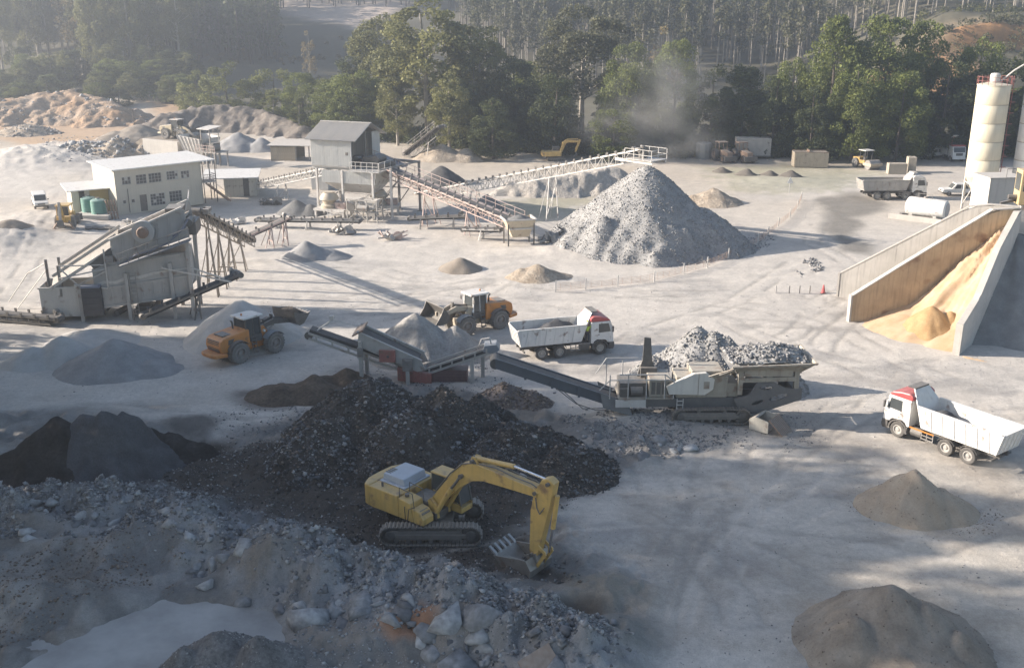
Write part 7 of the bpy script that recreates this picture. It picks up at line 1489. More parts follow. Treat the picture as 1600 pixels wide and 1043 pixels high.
    b.beam((2.8, -1.15, 6.1), (8.9, -1.15, 8.2), .06); b.beam((2.8, -1.15, 5.6), (8.9, -1.15, 7.7), .05); b.build('handrail', STEEL, t)
    b = B()
    for a, c in (((-2.5, -.1, 5.0), (1.5, -.1, 5.0)), ((-2.5, -.1, 5.0), (-.8, -.1, 3.0)), ((-2.5, -.1, 3.9), (1.4, -.1, 4.6)), ((-1.3, -.15, 3.1), (1.4, -.15, 4.4)), ((1.5, -.2, 3.0), (1.5, -.2, 6.4)), ((-1.3, -.2, 3.3), (1.5, -.2, 2.9))): b.beam(a, c, .1)
    b.build('guard_rail', PALE, t); b = B(); b.beam((8.6, 0, 9.4), (8.9, 0, 10.6), .09); b.beam((8.2, 3.3, 9.4), (8.5, 3.3, 11.0), .09); b.beam((8.9, 0, 10.4), (8.5, 3.3, 10.7), .08); b.build('lamp_frame', PALE, t)
    b = B(); b.bx(7.5, 9.3, .3, 3.0, 7.3, 8.4); b.tube((8.8, -.3, 8.5), (8.8, 1.2, 8.5), .35, 10); b.bx(6.8, 8.2, .6, 2.8, 9.1, 9.6); b.build('feed_box', DSTEEL, t)
    b = B(); b.beam((6.2, -.3, 4.6), (12.0, -.3, 3.1), .12); b.beam((8.6, -.2, 4.5), (11.4, -.2, 3.4), .12); b.beam((9.0, -.3, 3.4), (9.2, -.3, 4.3), .08); b.build('boom_stay', PALE, t)
    b = B(); b.bx(-.7, .95, -.62, -.12, .55, 3.1); k = b.build('control_cabinet', mat('cabinet_black', (.05, .05, .055), .6, 0, .2, 2, .05), t, .02); b = B(); b.bx(-.65, .9, -.7, -.06, 3.1, 3.3); b.build('cabinet_top', BLUE, k)
    for i in range(4): b = B(); b.bx(-.55, .8, -.66, -.622, .7+.55*i, 1.1+.55*i); b.build('cabinet_panel', MATS['cabinet_black'], k)
    b = B(); b.beam((1, .5, .7), (1, 3, .7), .14); b.bx(3.4, 4.8, .6, 2.2, .3, .9); b.tube((5.2, .4, .9), (5.2, 2.4, .9), .3, 10); b.tube((1.8, .5, .45), (2.4, 2.4, .45), .28, 10); b.build('under_gear', DSTEEL, t)
    b = B(); b.path([(-4.3, 3.2, 4.6), (-6.5, 4.5, 3.3), (-9, 6, .3)], .05, 5); b.path([(-4.3, 2.6, 4.0), (-7.5, 3.6, .3)], .05, 5); b.build('stay_pipe', PALE, t); return t
screening_plant()
# ---------------------------------------------------------------- red mobile screener
def screener():
    t = thing('mobile_screener', 'red and grey portable screener with two outstretched belts behind the dark rubble', 'screener', (-7.5, 71.5, hz(-7.5, 71.5)), R(-2)); GS = mat('screener_grey', (.40, .385, .355), .6, 0, .12, 1, .35, streak=.2, rust=.15); RD = mat('screener_red', (.27, .065, .05), .65, 0, .25, 1.2, .3, rust=.25)
    for y_ in (-.95, .95):
        b = B(); b.prism([(-3.6, 3.95), (.9, 1.75), (1.2, 1.1), (.6, .95), (-3.4, 2.75), (-3.7, 3.2)], 'y', y_-.05, y_+.05); b.build('box_side', GS, t)
        b = B(); b.beam((-3.75, y_, 4.0), (.95, y_, 1.8), .2, .12); b.build('box_rim', GS, t)
    b = B(); b.sheet((-3.5, -.89, 3.75), (.7, -.89, 1.7), (.7, .89, 1.7), (-3.5, .89, 3.75), .08); b.build('screen_mesh', BELT, t)
    b = B(); b.sheet((-4.1, -1.05, 3.7), (-3.3, -1.05, 4.15), (-3.3, 1.05, 4.15), (-4.1, 1.05, 3.7), .1); b.build('end_plate', RUST, t)
    b = B(); b.bx(-2.15, -.95, -1.25, -1.005, 1.75, 2.7); k = b.build('drive_guard', RD, t, .04); b = B(); b.lathe([(.1, -1.3), (.1, -1.25)], (-1.5, 0, 2.2), 'y', 10); b.build('guard_bolt', BLACK, k)
    b = B(); b.prism([(-.9, .2), (-.9, 1.25), (1.6, .75), (1.6, .0)], 'y', -.9, .9); b.build('chassis', RD, t, .02)
    for i in range(5): b = B(); b.box((-.6+i*.45, -.93, .72-.09*i), (.13, .06, .8)); b.build('chassis_rib', RD, t)
    b = B(); b.bx(1.63, 4.2, -.6, .6, .0, .95); b.build('side_panel', mat('dark_red', (.10, .042, .042), .6, 0, .2, 1.5, .2), t); b = B()
    for z in (.25, .5, .75): b.bx(1.66, 4.18, -.63, -.602, z, z+.04)
    b.build('panel_rib', MATS['dark_red'], t)
    for x, y, z in ((-3.5, -1.15, 3.3), (-3.5, 1.15, 3.3), (-.1, -1.15, 1.9), (4.6, -.7, 1.9), (5.3, .7, 2.1), (-.1, 1.15, 1.9)): b = B(); b.beam((x, y, -.3), (x, y, z), .26, .3); b.build('leg', GS, t)
    for y_ in (-1.1,): b = B(); b.bx(-.45, .3, -1.32, -1.08, 1.1, 2.1); b.box((.0, -1.36, 1.9), (.5, .1, .16)); b.bx(-3.7, -3.3, -1.4, -1.2, 2.2, 2.9); build_each(b, 'jack_bracket', STEEL, t)
    def belt(p0, p1, w, nm):
        p0, p1 = Vector(p0), Vector(p1)
        for s in (-1, 1): b = B(); b.beam(p0+Vector((0, s*w/2, 0)), p1+Vector((0, s*w/2, 0)), .09, .16); b.beam(p0+Vector((0, s*w/2, .42)), p1+Vector((0, s*w/2, .42)), .09, .14); b.build('belt_frame', GS, t)
        b = B(); b.sheet(p0+Vector((0, -w*.44, .3)), p1+Vector((0, -w*.44, .3)), p1+Vector((0, w*.44, .3)), p0+Vector((0, w*.44, .3)), .4); b.build(nm, BELT, t)
        for i in range(6):
            q = p0.lerp(p1, (i+.5)/6)
            for s in (-1, 1): b = B(); b.beam(q+Vector((0, s*(w/2+.05), -.05)), q+Vector((0, s*(w/2+.05), .46)), .12, .1); b.build('belt_post', GS, t)
        for q in (p0, p1): b = B(); b.lathe([(.3, -w*.5), (.3, w*.5)], q+Vector((0, 0, .2)), 'y', 14); b.build('drum', DSTEEL, t, smooth=True)
    belt((-.4, 0, .75), (-7.5, .4, 3.15), 1.1, 'left_belt'.replace('left_', 'discharge_')); belt((1.0, 0, .55), (6.1, -.3, 2.5), 1.1, 'discharge_belt')
    b = B(); b.prism([(5.4, 2.5), (5.5, 3.0), (6.4, 3.1), (6.65, 2.7), (6.3, 2.35)], 'y', -.9, .25); b.build('belt_hood', GREYP, t, .05); b = B(); b.path([(5.0, -.6, 2.6), (5.3, -.6, 3.4), (5.9, -.6, 3.5), (6.0, -.6, 3.05)], .06, 6); b.build('hood_handle', PALE, t)
    b = B(); b.beam((-7.3, .5, 3.4), (-5.9, .8, 4.3), .08); b.beam((-7.3, .0, 3.4), (-5.9, .8, 4.3), .08); b.box((-5.9, .8, 4.45), (.3, .3, .4)); b.beam((-5.9, .8, 4.3), (-3.5, 1.0, 3.7), .04); b.build('belt_mast', PALE, t)
screener()
# ---------------------------------------------------------------- tracked jaw crusher
def jaw_crusher():
    t = thing('jaw_crusher', 'cream tracked jaw crusher with a full feed hopper and long dark belt', 'crusher', (13, 64, hz(13, 64)), R(1)); CR = mat('crusher_cream', (.30, .27, .215), .65, 0, .22, 1, .3, streak=.6, rust=.4); CG = mat('crusher_grey', (.085, .088, .094), .6, .1, .2, 1, .25); CB = mat('belt_housing', (.075, .092, .115), .5, .1, .15, 1, .15)
    for y_ in (-1.35, 1.35): track(t, -2.4, 2.7, y_, .5, .5)
    b = B(); b.bx(-6.2, 4.2, -.85, -.6, .95, 1.6); b.bx(-6.2, 4.2, .6, .85, .95, 1.6); b.bx(-1.8, 2.0, -1.05, 1.05, .55, .95); b.build('chassis', CG, t, .02)
    for y_ in (-1.1, 1.1):   # rear arm with its two oval holes
        def oval(cx, cz, rx, rz, tilt=0., n=14): return [(cx+rx*math.cos(a)*math.cos(tilt)-rz*math.sin(a)*math.sin(tilt), cz+rx*math.cos(a)*math.sin(tilt)+rz*math.sin(a)*math.cos(tilt)) for a in [2*math.pi*i/n for i in range(n)]]
        bm = bmesh.new(); outl = [(2.2, .55), (3.3, .55), (6.1, 1.55), (6.1, 2.3), (5.0, 2.35), (4.2, 2.75), (3.1, 2.75), (2.6, 1.9), (1.6, 1.6)]; loops = [outl, oval(4.55, 1.72, .62, .2, .33), oval(3.2, 1.35, .4, .13, .35), oval(3.7, 2.38, .42, .14, .0)]; es = []
        for lp in loops:
            vs = [bm.verts.new((x, 0, z)) for x, z in lp]; es += [bm.edges.new((vs[i], vs[(i+1) % len(vs)])) for i in range(len(vs))]
        bmesh.ops.triangle_fill(bm, edges=es, use_beauty=True); r = bmesh.ops.extrude_face_region(bm, geom=list(bm.faces)); bmesh.ops.translate(bm, vec=(0, .12, 0), verts=[q for q in r['geom'] if isinstance(q, bmesh.types.BMVert)]); bmesh.ops.recalc_face_normals(bm, faces=bm.faces)
        me = bpy.data.meshes.new('rear_arm'); bm.to_mesh(me); bm.free(); me.materials.append(CG); o = link_mesh('rear_arm', me, t); o.location = (0, y_-.06, 0)
    b = B(); b.bx(5.6, 6.0, -1.0, 1.0, 1.6, 2.2); b.build('rear_crossbeam', CG, t)
    for s in (-1, 1):
        for xx in (2.0, 5.7): b = B(); b.bx(xx-.16, xx+.16, s*1.0-.14, s*1.0+.14, 1.9 if xx < 3 else 2.3, 3.6); b.build('hopper_post', CR, t)
        b = B(); b.beam((2.0, s*1.08, 2.9), (5.7, s*1.08, 3.0), .14, .3); b.bx(3.7, 4.1, s*1.0-.1, s*1.0+.1, 2.9, 3.7); b.bx(2.2, 5.4, s*1.16, s*1.2, 3.2, 3.62); b.build('hopper_beam', CR, t)
    # feed hopper: flared sides
    lo = [(1.7, -1.05, 3.45), (6.0, -1.05, 3.45), (6.0, 1.05, 3.45), (1.7, 1.05, 3.45)]; hi = [(1.2, -1.9, 4.1), (6.7, -1.9, 4.3), (6.7, 1.9, 4.3), (1.2, 1.9, 4.1)]
    for i, nm in ((0, 'hopper_side'), (1, 'hopper_end'), (2, 'hopper_side')):
        j = (i+1) % 4; b = B(); b.sheet(lo[i], lo[j], hi[j], hi[i], .08); b.beam(hi[i], hi[j], .14, .1); b.build(nm, CR if i != 1 else TANP, t)
    b = B(); b.bx(1.7, 6.0, -1.04, 1.04, 3.36, 3.44); b.build('hopper_floor', DSTEEL, t); b = B(); b.sheet((-.2, -1.3, 3.3), (1.3, -1.9, 4.05), (1.6, -1.05, 3.5), (.2, -1.0, 3.0), .06); b.sheet((1.9, -1.9, 4.15), (.4, -1.9, 3.55), (.5, -1.2, 3.4), (1.9, -1.3, 3.7), .06); b.build('deflector_plate', CR, t)
    # crusher box and cover
    b = B(); b.bx(-2.2, 1.2, -.95, .95, 1.65, 3.1); b.bx(-1.2, .9, -.9, .9, 3.1, 3.5); b.bx(1.2, 1.95, -.8, .8, 1.65, 2.6); b.build('jaw_box', CR, t, .04)
    b = B(); b.prism([(-2.9, 2.55), (-1.1, 3.45), (-.3, 3.5), (.25, 3.05), (.2, 2.35), (-.35, 1.95), (-2.7, 2.0)], 'y', -1.28, -.96); b.build('belt_guard', mat('crusher_pale', (.60, .58, .52), .5, 0, .08, 1, .3, streak=.2), t, .03); b = B(); b.bx(-.45, -.08, -1.31, -1.285, 2.4, 2.9); b.build('guard_hatch', CR, t); b = B(); b.beam((-.8, -1.3, 2.0), (-.8, -1.3, 3.46), .03); b.build('guard_seam', CR, t)
    b = B(); b.lathe([(.75, .97), (.75, 1.2)], (-.5, 0, 2.75), 'y', 22); b.build('flywheel', DSTEEL, t)
    # engine deck
    b = B(); b.bx(-6.0, -2.4, -1.15, 1.15, 1.62, 1.72); b.build('deck', CR, t); b = B(); b.bx(-4.0, -2.5, -1.05, .9, 1.74, 3.0); b.build('engine_cover', CR, t, .05)
    for i in range(4): b = B(); b.bx(-3.85+.35*i, -3.6+.35*i, -1.08, -1.052, 1.95, 2.8); b.build('cover_louvre', DSTEEL, t)
    b = B(); b.bx(-5.9, -4.1, -.7, .9, 1.74, 2.6); b.tube((-5.2, -.8, 2.1), (-4.4, -.8, 2.1), .3, 12); b.bx(-5.9, -5.3, -1.0, -.7, 1.74, 2.3); b.build('engine', DSTEEL, t); b = B(); b.bx(-6.2, -4.2, -1.22, -1.12, 1.1, 1.6); b.build('tool_locker', PALE, t)
    b = B(); b.prism([(-4.6, 2.6), (-3.1, 2.6), (-3.6, 3.7), (-3.75, 5.3), (-4.2, 5.35), (-4.25, 3.8)], 'y', .6, .72); b.bx(-4.4, -3.3, .3, 1.0, 2.6, 3.3); b.build('dust_hood', DSTEEL, t, .02)
    b = B()
    for x in (-6.6, -5.4, -4.2, -3.0, -2.4): b.path([(x, -1.2, 1.7), (x, -1.2, 3.35)], .04, 6)
    b.path([(-7.3, -1.2, 2.3), (-6.6, -1.2, 3.0), (-2.4, -1.2, 3.0)], .035, 6); b.path([(-6.0, -1.2, 3.38), (-3.0, -1.2, 3.38), (-2.4, -1.2, 2.9)], .04, 6); b.build('handrail', GALV, t); b = B(); b.path([(-7.3, 1.2, 2.6), (-6.6, 1.2, 3.7), (-4.5, 1.2, 3.7)], .035, 6)
    for x in (-6.6, -5.5): b.path([(x, 1.2, 1.7), (x, 1.2, 3.7)], .04, 6)
    b.build('handrail', GALV, t); b = B(); b.beam((-2.15, -1.25, .55), (-2.15, -1.25, 1.7), .05); b.beam((-1.75, -1.25, .55), (-1.75, -1.25, 1.7), .05)
    for i in range(4): b.beam((-2.15, -1.25, .7+.28*i), (-1.75, -1.25, .7+.28*i), .05)
    b.build('ladder', PALE, t); b = B(); b.sheet((-7.2, -1.0, 2.1), (-5.3, -1.0, 1.2), (-5.0, -1.0, .4), (-7.0, -1.0, 1.0), .06); b.sheet((-7.2, 1.0, 2.1), (-5.3, 1.0, 1.2), (-5.0, 1.0, .4), (-7.0, 1.0, 1.0), -.06); build_each(b, 'skirt_plate', mat('skirt_grey', (.15, .155, .16), .6, 0, .15, 1, .2), t)
    # discharge belt
    def q(s, y, u): return (-5.2-8.9*s, y, .85+3.15*s+u)
    for s in (-1, 1): b = B(); b.sheet(q(0, s*.62, .3), q(1, s*.62, .3), q(1, s*.62, -.35), q(0, s*.62, -.35), .08); b.beam(q(0, s*.66, .32), q(1, s*.66, .32), .12, .1); b.build('belt_side', CB, t)
    b = B(); b.sheet(q(0, -.56, .22), q(1, -.56, .22), q(1, .56, .22), q(0, .56, .22), .06); b.build('belt', BELT, t); b = B(); b.lathe([(.36, -.6), (.36, .6)], q(1, 0, -.05), 'y', 16); b.build('head_drum', RUBBER, t, smooth=True)
    for k in (.18, .38, .58, .78): b = B(); b.beam(q(k, -.72, -.4), q(k, -.72, .42), .16, .1); b.build('belt_rib', CB, t)
    b = B(); b.path([q(.55, -.7, -.3), (q(.4, -.8, -.9)), q(.25, -.8, -.9), q(.05, -.7, -.2)], .03, 5); b.build('hydraulic_hose', BLACK, t); b = B(); b.path([q(.5, -.7, -.3), (q(.35, -.8, -1.1)), q(.2, -.8, -.6)], .03, 5); b.build('hydraulic_hose', BLACK, t); b = B(); b.beam(q(.55, -.5, -.4), (-6.0, -.5, .9), .1); b.beam(q(.55, .5, -.4), (-6.0, .5, .9), .1); b.build('belt_strut', CG, t); return t
JC = jaw_crusher()
load_heap('hopper_load', 'broken grey rock filling the feed hopper of the tracked crusher', loc_of(JC, (3.75, 0, 3.9)), R(1), 5.3, 3.2, 1.15, GRAVEL, 12, stones=(1000, .07, .24, ROCK_GREY), shift=.2)
# ---------------------------------------------------------------- cream hopper and scrap
def feed_hopper():
    x, y, _ = G(812, 386); t = thing('feed_hopper', 'cream steel hopper on legs at the foot of the pink conveyor', 'hopper', (x, y+1.2, hz(x, y)), R(14)); b = B(); b.add([(-1.9, -1.3, 3.0), (1.6, -1.3, 3.0), (1.6, 1.3, 3.0), (-1.9, 1.3, 3.0), (-1.0, -.7, .9), (.9, -.7, .9), (.9, .7, .9), (-1.0, .7, .9)], [(0, 1, 5, 4), (1, 2, 6, 5), (2, 3, 7, 6), (3, 0, 4, 7), (4, 5, 6, 7)]); b.build('body', mat('hopper_cream', (.56, .47, .34), .6, 0, .12, 1, .2, streak=.3, rust=.2), t); b = B()
    for a, c in (((-1.9, -1.32, 3.0), (1.6, -1.32, 3.0)), ((1.62, -1.3, 3.0), (1.62, 1.3, 3.0)), ((-1.92, -1.3, 3.0), (-1.92, 1.3, 3.0)), ((-1.45, -1.05, 1.95), (1.25, -1.05, 1.95))): b.beam(a, c, .16)
    b.build('rim', PALE, t)
    for xx, yy in ((-1.6, -1.1), (1.4, -1.1), (1.4, 1.1), (-1.6, 1.1)): b = B(); b.beam((xx, yy, -.2), (xx, yy, 2.6), .14); b.build('leg', DSTEEL, t)
    load_heap('gravel_load', 'grey gravel heaped in the cream hopper', (x, y+1.2, hz(x, y)+2.5), R(14), 3.2, 2.3, .9, MATS['dusk_gravel'], 3)
feed_hopper()
def scrap(px, py, s, label, seed, m1, m2):
    rs = random.Random(seed); x, y, _ = G(px, py); t = thing('scrap_heap', label, 'scrap heap', (x, y, hz(x, y)), 0); b = B(); c = B()
    for i in range(16): p = (rs.uniform(-1, 1)*s, rs.uniform(-.6, .6)*s, rs.uniform(.05, .5)*s); q = (p[0]+rs.uniform(-.8, .8)*s, p[1]+rs.uniform(-.5, .5)*s, max(.05, p[2]+rs.uniform(-.4, .5)*s)); (b if i % 2 else c).beam(p, q, rs.uniform(.08, .22))
    for i in range(5): c.box((rs.uniform(-1, 1)*s, rs.uniform(-.5, .5)*s, .25*s), (rs.uniform(.3, .8)*s, rs.uniform(.2, .5)*s, rs.uniform(.2, .4)*s), (rs.random(), rs.random(), rs.random()))
    b.lathe([(.42*s, -.1), (.42*s, .1)], (.6*s, -.3*s, .4*s), 'y', 14); b.build('bars', m1, t); c.build('plates', m2, t)
scrap(612, 375, 1.3, 'pinkish scrap steel lying below the crusher house', 3, PINK, DUSTY); scrap(868, 380, 1.8, 'dark scrap machinery between the cream hopper and the huge cone', 4, DSTEEL, DUSTY); scrap(535, 366, 1.4, 'low scatter of pipes in front of the crusher house', 5, DUSTY, STEEL); scrap(425, 318, 1.5, 'scrap by the low conveyor right of the site building', 6, STEEL, DSTEEL); scrap(372, 350, 1.1, 'white pump unit and frame near the reddish conveyor', 7, PALE, PALE); scrap(215, 352, 1.2, 'pale bent frame in front of the site building', 8, PALE, DUSTY); scrap(385, 232, 2.0, 'scrap and cables beside the tipping hopper', 9, STEEL, DUSTY); scrap(1400, 246, 1.6, 'low debris left of the parked white van', 10, DUSTY, TANP)
# ---------------------------------------------------------------- bunkers and concrete works on the right
HUB = Vector(AT(1593, 326, 87.2)[:2])
def on_plane(px, py, a, b):
    """where the ray of a pixel meets the upright plane through a and b: distance along it, height"""
    u, v = (px-800)/F, (521.5-py)/F; d = (u, CP+v*SP, -SP+v*CP); h = (b-a).normalized(); n = Vector((-h.y, h.x)); t = a.dot(n)/(d[0]*n.x+d[1]*n.y); p = Vector((d[0]*t, d[1]*t)); return (p-a).dot(h), H+d[2]*t
def bunker_wall(foot, tops, label, m, th=.45, reach=1.0):
    a = Vector(G(*foot)[:2]); L = (HUB-a).length*reach; h = (HUB-a).normalized(); pts = [on_plane(px, py, a, HUB) for px, py in tops]; pts = [(s, max(.6, z)) for s, z in pts if s < L-.1]
    pts = [(0, pts[0][1])]+[p for p in pts if p[0] > .3]+[(L, max(pts[-1][1], 9.4))]; t = thing('bunker_wall', label, 'wall', (a.x, a.y, 0), math.atan2(h.y, h.x)); n = 9
    def ztop(s): return float(np.interp(s, [p[0] for p in pts], [p[1] for p in pts]))
    for i in range(n):
        s0, s1 = L*i/n+.005, L*(i+1)/n-.005; b = B(); b.prism([(s0, -.4), (s0, ztop(s0)), (s1, ztop(s1)), (s1, -.4)], 'y', -th/2+.004*(i % 2), th/2-.004*(i % 2)); b.build('concrete_panel', m, t)
    b = B(); b.beam((0, 0, ztop(0)+.05), (L*.98, 0, ztop(L*.98)+.05), th+.06, .1) if len(pts) < 3 else [b.beam((p[0], 0, p[1]+.05), (q[0], 0, q[1]+.05), th+.06, .1) for p, q in zip(pts[:-1], pts[1:])]; b.build('coping', CONC, t); b = B(); b.bx(-.16, -.003, -th/2-.05, th/2+.05, -.3, ztop(0)+.1); b.build('end_post', CONC, t); return t, a, L, ztop
STAIN = mat('stained_concrete', (.42, .31, .195), .85, 0, .28, .3, .05, streak=.7, rust=.12)
PCONC = mat('pale_concrete', (.50, .47, .43), .9, 0, .1, .5, .1, streak=.3); GCONC = mat('smudged_concrete', (.43, .405, .37), .9, 0, .2, .35, .1, streak=.6)
bunker_wall((1310, 461), [(1307, 426), (1420, 372), (1515, 323), (1548, 320)], 'pale outermost concrete bunker wall, behind the stained one', GCONC)
W2 = bunker_wall((1327, 500), [(1327, 462), (1410, 413), (1500, 358), (1550, 328), (1588, 326)], 'ochre stained concrete bunker wall on the left of the orange sand', STAIN)
W3 = bunker_wall((1494, 553), [(1498, 509), (1526, 466), (1558, 388), (1588, 332)], 'pale concrete bunker wall between orange sand and dark grit', PCONC)
a2, a3 = W2[1], W3[1]
def wall_uv(X, Y, a): h = (HUB-a).normalized(); return (X-a.x)*h.x+(Y-a.y)*h.y, (X-a.x)*(-h.y)+(Y-a.y)*h.x
def hub_d(X, Y): return np.hypot(X-HUB.x, Y-HUB.y), np.arctan2(Y-HUB.y, X-HUB.x)
def sand_bay(X, Y, h):
    d, th = hub_d(X, Y); g = np.abs(fbm(th*11, d/5, 4, 8)-.5)*2-.35
    z = .84*(11.0+2.4*(fbm(th*3.5, d/9, 3, 3)-.5)-d)+g*.9*np.clip((12-d)/4, 0, 1)+(fbm(X/1.1, Y/1.1, 4, 6)-.5)*.3; foot = .26*(13.5+3.0*(fbm(th*6, d/8+2, 3, 5)-.5)-d); z = np.maximum(z, foot)
    hx, hy = G(1470, 512)[:2]; z = np.maximum(z, 2.3-.85*np.hypot((X-hx)/1.25, Y-hy)+g*.4); return np.minimum(z, 8.8)
def in_bay(X, Y): f3, d3 = wall_uv(X, Y, a3); f2, d2 = wall_uv(X, Y, a2); return ((d3 > .0) | (f3 < -.1)) & ((d2 < -.0) | (f2 < -.1)) & (f2 < (HUB-a2).length+1) & (f3 < (HUB-a3).length)
c = (a2+a3)/2
heap('sand_heap', 'bright orange sand spilling out between the stained and the pale bunker wall', [(HUB.x-6, HUB.y-3.5, 3, 9)], OSAND, .16, .1, 91, extra=sand_bay, clip=in_bay)
heap('sand_mound', 'darker damp orange mound at the foot of the bright sand in the bunker', [pk(1456, 476, 530, 52, .7), pk(1486, 484, 530, 34)], earth('damp_orange_sand', (.36, .225, .11), (.45, .30, .16), fine=9, bump=.5, speck=.14), .14, .3, 95, clip=in_bay)
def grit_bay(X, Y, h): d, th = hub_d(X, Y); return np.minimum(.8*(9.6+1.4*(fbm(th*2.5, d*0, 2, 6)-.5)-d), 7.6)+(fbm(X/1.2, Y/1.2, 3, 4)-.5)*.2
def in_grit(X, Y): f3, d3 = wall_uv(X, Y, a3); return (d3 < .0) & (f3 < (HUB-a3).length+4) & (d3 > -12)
heap('grit_heap', 'smooth dark grit heap in the shade of the right bunker wall', [(HUB.x, HUB.y-4, 3, 10)], earth('grey_grit', (.20, .195, .19), (.27, .265, .255), fine=12, bump=.3, speck=.12), .2, .15, 93, extra=grit_bay, clip=in_grit)
def silo(px, label, Y=135, second=False):
    xt, _, _ = AT(px, 200, Y); t = thing('silo', label, 'silo', (xt, Y, hz(xt, Y)), 0); m = mat('silo_cream', (.62, .555, .42), .5, 0, .08, .5, .1, streak=.3) if not second else mat('silo_white', (.66, .64, .60), .5, 0, .06, .5, .1, streak=.2); r, z0, z1 = 2.02, 4.55, 16.3
    for i in range(5): k = (z1-z0)/5; b = B(); b.lathe([(r-.03, z0+k*i+.01), (r, z0+k*i+.05), (r, z0+k*(i+1)-.05), (r-.03, z0+k*(i+1)-.01)], n=36); b.build('shell_ring', m, t, smooth=True)
    for i in range(1, 5): k = (z1-z0)/5; b = B(); b.lathe([(r+.012, z0+k*i-.05), (r+.03, z0+k*i), (r+.012, z0+k*i+.05)], n=36); b.build('seam', mat('silo_seam', (.34, .29, .21), .6, 0, .15, 1, .1), t)
    b = B(); b.lathe([(r+.04, z1), (r+.04, z1+.12), (r*.5, z1+.32), (.4, z1+.4)], n=32); b.build('roof', m, t); b = B(); b.lathe([(.62, z1+.4), (.62, z1+1.3), (.5, z1+1.5), (.2, z1+1.55)], n=18); b.build('dust_filter', PALE, t); b = B(); b.lathe([(.35, 1.2), (.4, 1.6), (r-.05, z0)], n=28); b.build('cone', m, t)
    for i in range(4): a = R(45+90*i); b = B(); b.beam((r*.98*math.cos(a), r*.98*math.sin(a), -.2), (r*.98*math.cos(a), r*.98*math.sin(a), z0+.4), .24); b.build('leg', PALE, t)
    b = B()
    for i in range(4): a, c = R(45+90*i), R(135+90*i); b.beam((r*math.cos(a), r*math.sin(a), .6), (r*math.cos(c), r*math.sin(c), 3.6), .09); b.beam((r*math.cos(a), r*math.sin(a), 3.7), (r*math.cos(c), r*math.sin(c), 3.7), .12)
    b.build('bracing', PALE, t); RDS = mat('red_railing', (.26, .06, .05), .7, 0, .2, 1, .25)
    b = B(); n = 16; pts = [((r+.05)*math.cos(2*math.pi*i/n), (r+.05)*math.sin(2*math.pi*i/n)) for i in range(n)]
    for i, (x, y) in enumerate(pts):
        x2, y2 = pts[(i+1) % n]; b.beam((x, y, z1+.1), (x, y, z1+1.1), .045)
        for zz in (z1+.6, z1+1.1): b.beam((x, y, zz), (x2, y2, zz), .04)
    b.build('roof_railing', RDS, t); b = B()
    for s in (-.3, .3): b.beam((r+.3, s, 0), (r+.3, s, z1+1.2), .08)
    for i in range(34): b.beam((r+.3, -.3, .4+i*.48), (r+.3, .3, .4+i*.48), .045)
    for i in range(10):
        zz = 3+i*1.4; h_ = [(r+.3+.7*math.sin(math.pi*k/6), -.4*math.cos(math.pi*k/6), zz) for k in range(7)]; b.path(h_, .035, 4)
    b.build('caged_ladder', RDS, t)
    if not second: b = B(); b.path([(.6, -.3, z1+.5), (2.0, -.6, z1+1.9), (3.0, -.8, z1+2.6), (3.9, -.9, z1+2.75), (4.6, -1, z1+2.3)], .1, 8); b.build('filler_pipe', PALE, t)
    return t
silo(1544, 'tall cream cement silo with a red roof railing'); silo(1619, 'white silo cut off by the right edge of the photo', 134, True)
def block_house():
    x, y, _ = AT(1559, 300, 97); t = thing('batching_block', 'pale concrete block house below the cream silo', 'building', (x, y, 0), R(6)); zt_ = AT(1550, 279, 95.6)[2]; b = B(); b.bx(-1.75, 1.75, -1.4, 1.6, -.2, zt_); b.build('wall', PCONC, t, .04); b = B(); b.bx(-1.82, 1.82, -1.47, 1.67, zt_, zt_+.1); b.build('roof_slab', CONC, t); b = B(); b.beam((-.2, -1.35, zt_+.1), (-.2, -1.35, zt_+.9), .05); b.beam((1.1, -1.35, zt_+.1), (1.1, -1.35, zt_+.9), .05); b.beam((-.2, -1.35, zt_+.9), (1.1, -1.35, zt_+.9), .05); b.build('handrail', STEEL, t)
    x, y, z = AT(1603, 318, 89); z1 = AT(1600, 265, 89)[2]; t = thing('scraper_cabin', 'tan scraper winch cabin above the bunkers at the right edge', 'cabin', (x, y, 0), R(-10)); b = B(); b.bx(-.9, 1.2, -.9, .9, z, z1); b.build('cab', mat('cabin_tan', (.50, .36, .17), .6, 0, .12, 1, .2, streak=.2), t, .04); window(t, ((-.7, -.92, z+1.2), (-.1, -.92, z+1.2), (-.1, -.92, z1-.3), (-.7, -.92, z1-.3)), .02); window(t, ((-.92, .7, z+1.2), (-.92, -.7, z+1.2), (-.92, -.7, z1-.3), (-.92, .7, z1-.3)), .02); b = B(); b.bx(-.5, .5, -.5, .5, 0, z); b.build('column', PALE, t); b = B(); b.beam((-.9, 0, z+.3), (-2.2, -.3, z), .22); b.tube((-1.6, -.2, z+.6), (-.9, -.2, z+.6), .22, 10); b.build('winch', DSTEEL, t)
block_house()
def concrete_blocks():
    for px, py, w, d, h, rz, lb in ((1403, 272, 2.9, 1.4, 1.7, -4, 'tan concrete block lying beyond the four axle truck'), (1425, 270, 1.3, 1.6, 2.5, -8, 'taller brown concrete block right of the tan one')):
        x, y, _ = G(px, py); b = B(); b.bx(-w/2, w/2, -d/2, d/2, -.1, h); b.bx(-w/2+.2, -w/2+.5, -.1, .1, h, h+.12); o = b.build('concrete_block', mat('block_tan', (.36, .31, .24), .9, 0, .12, 1, .2, streak=.2), None, .04); o.location = (x, y+.8, hz(x, y)); o.rotation_euler = (0, 0, R(rz)); tag(o, lb, 'concrete block')
concrete_blocks()
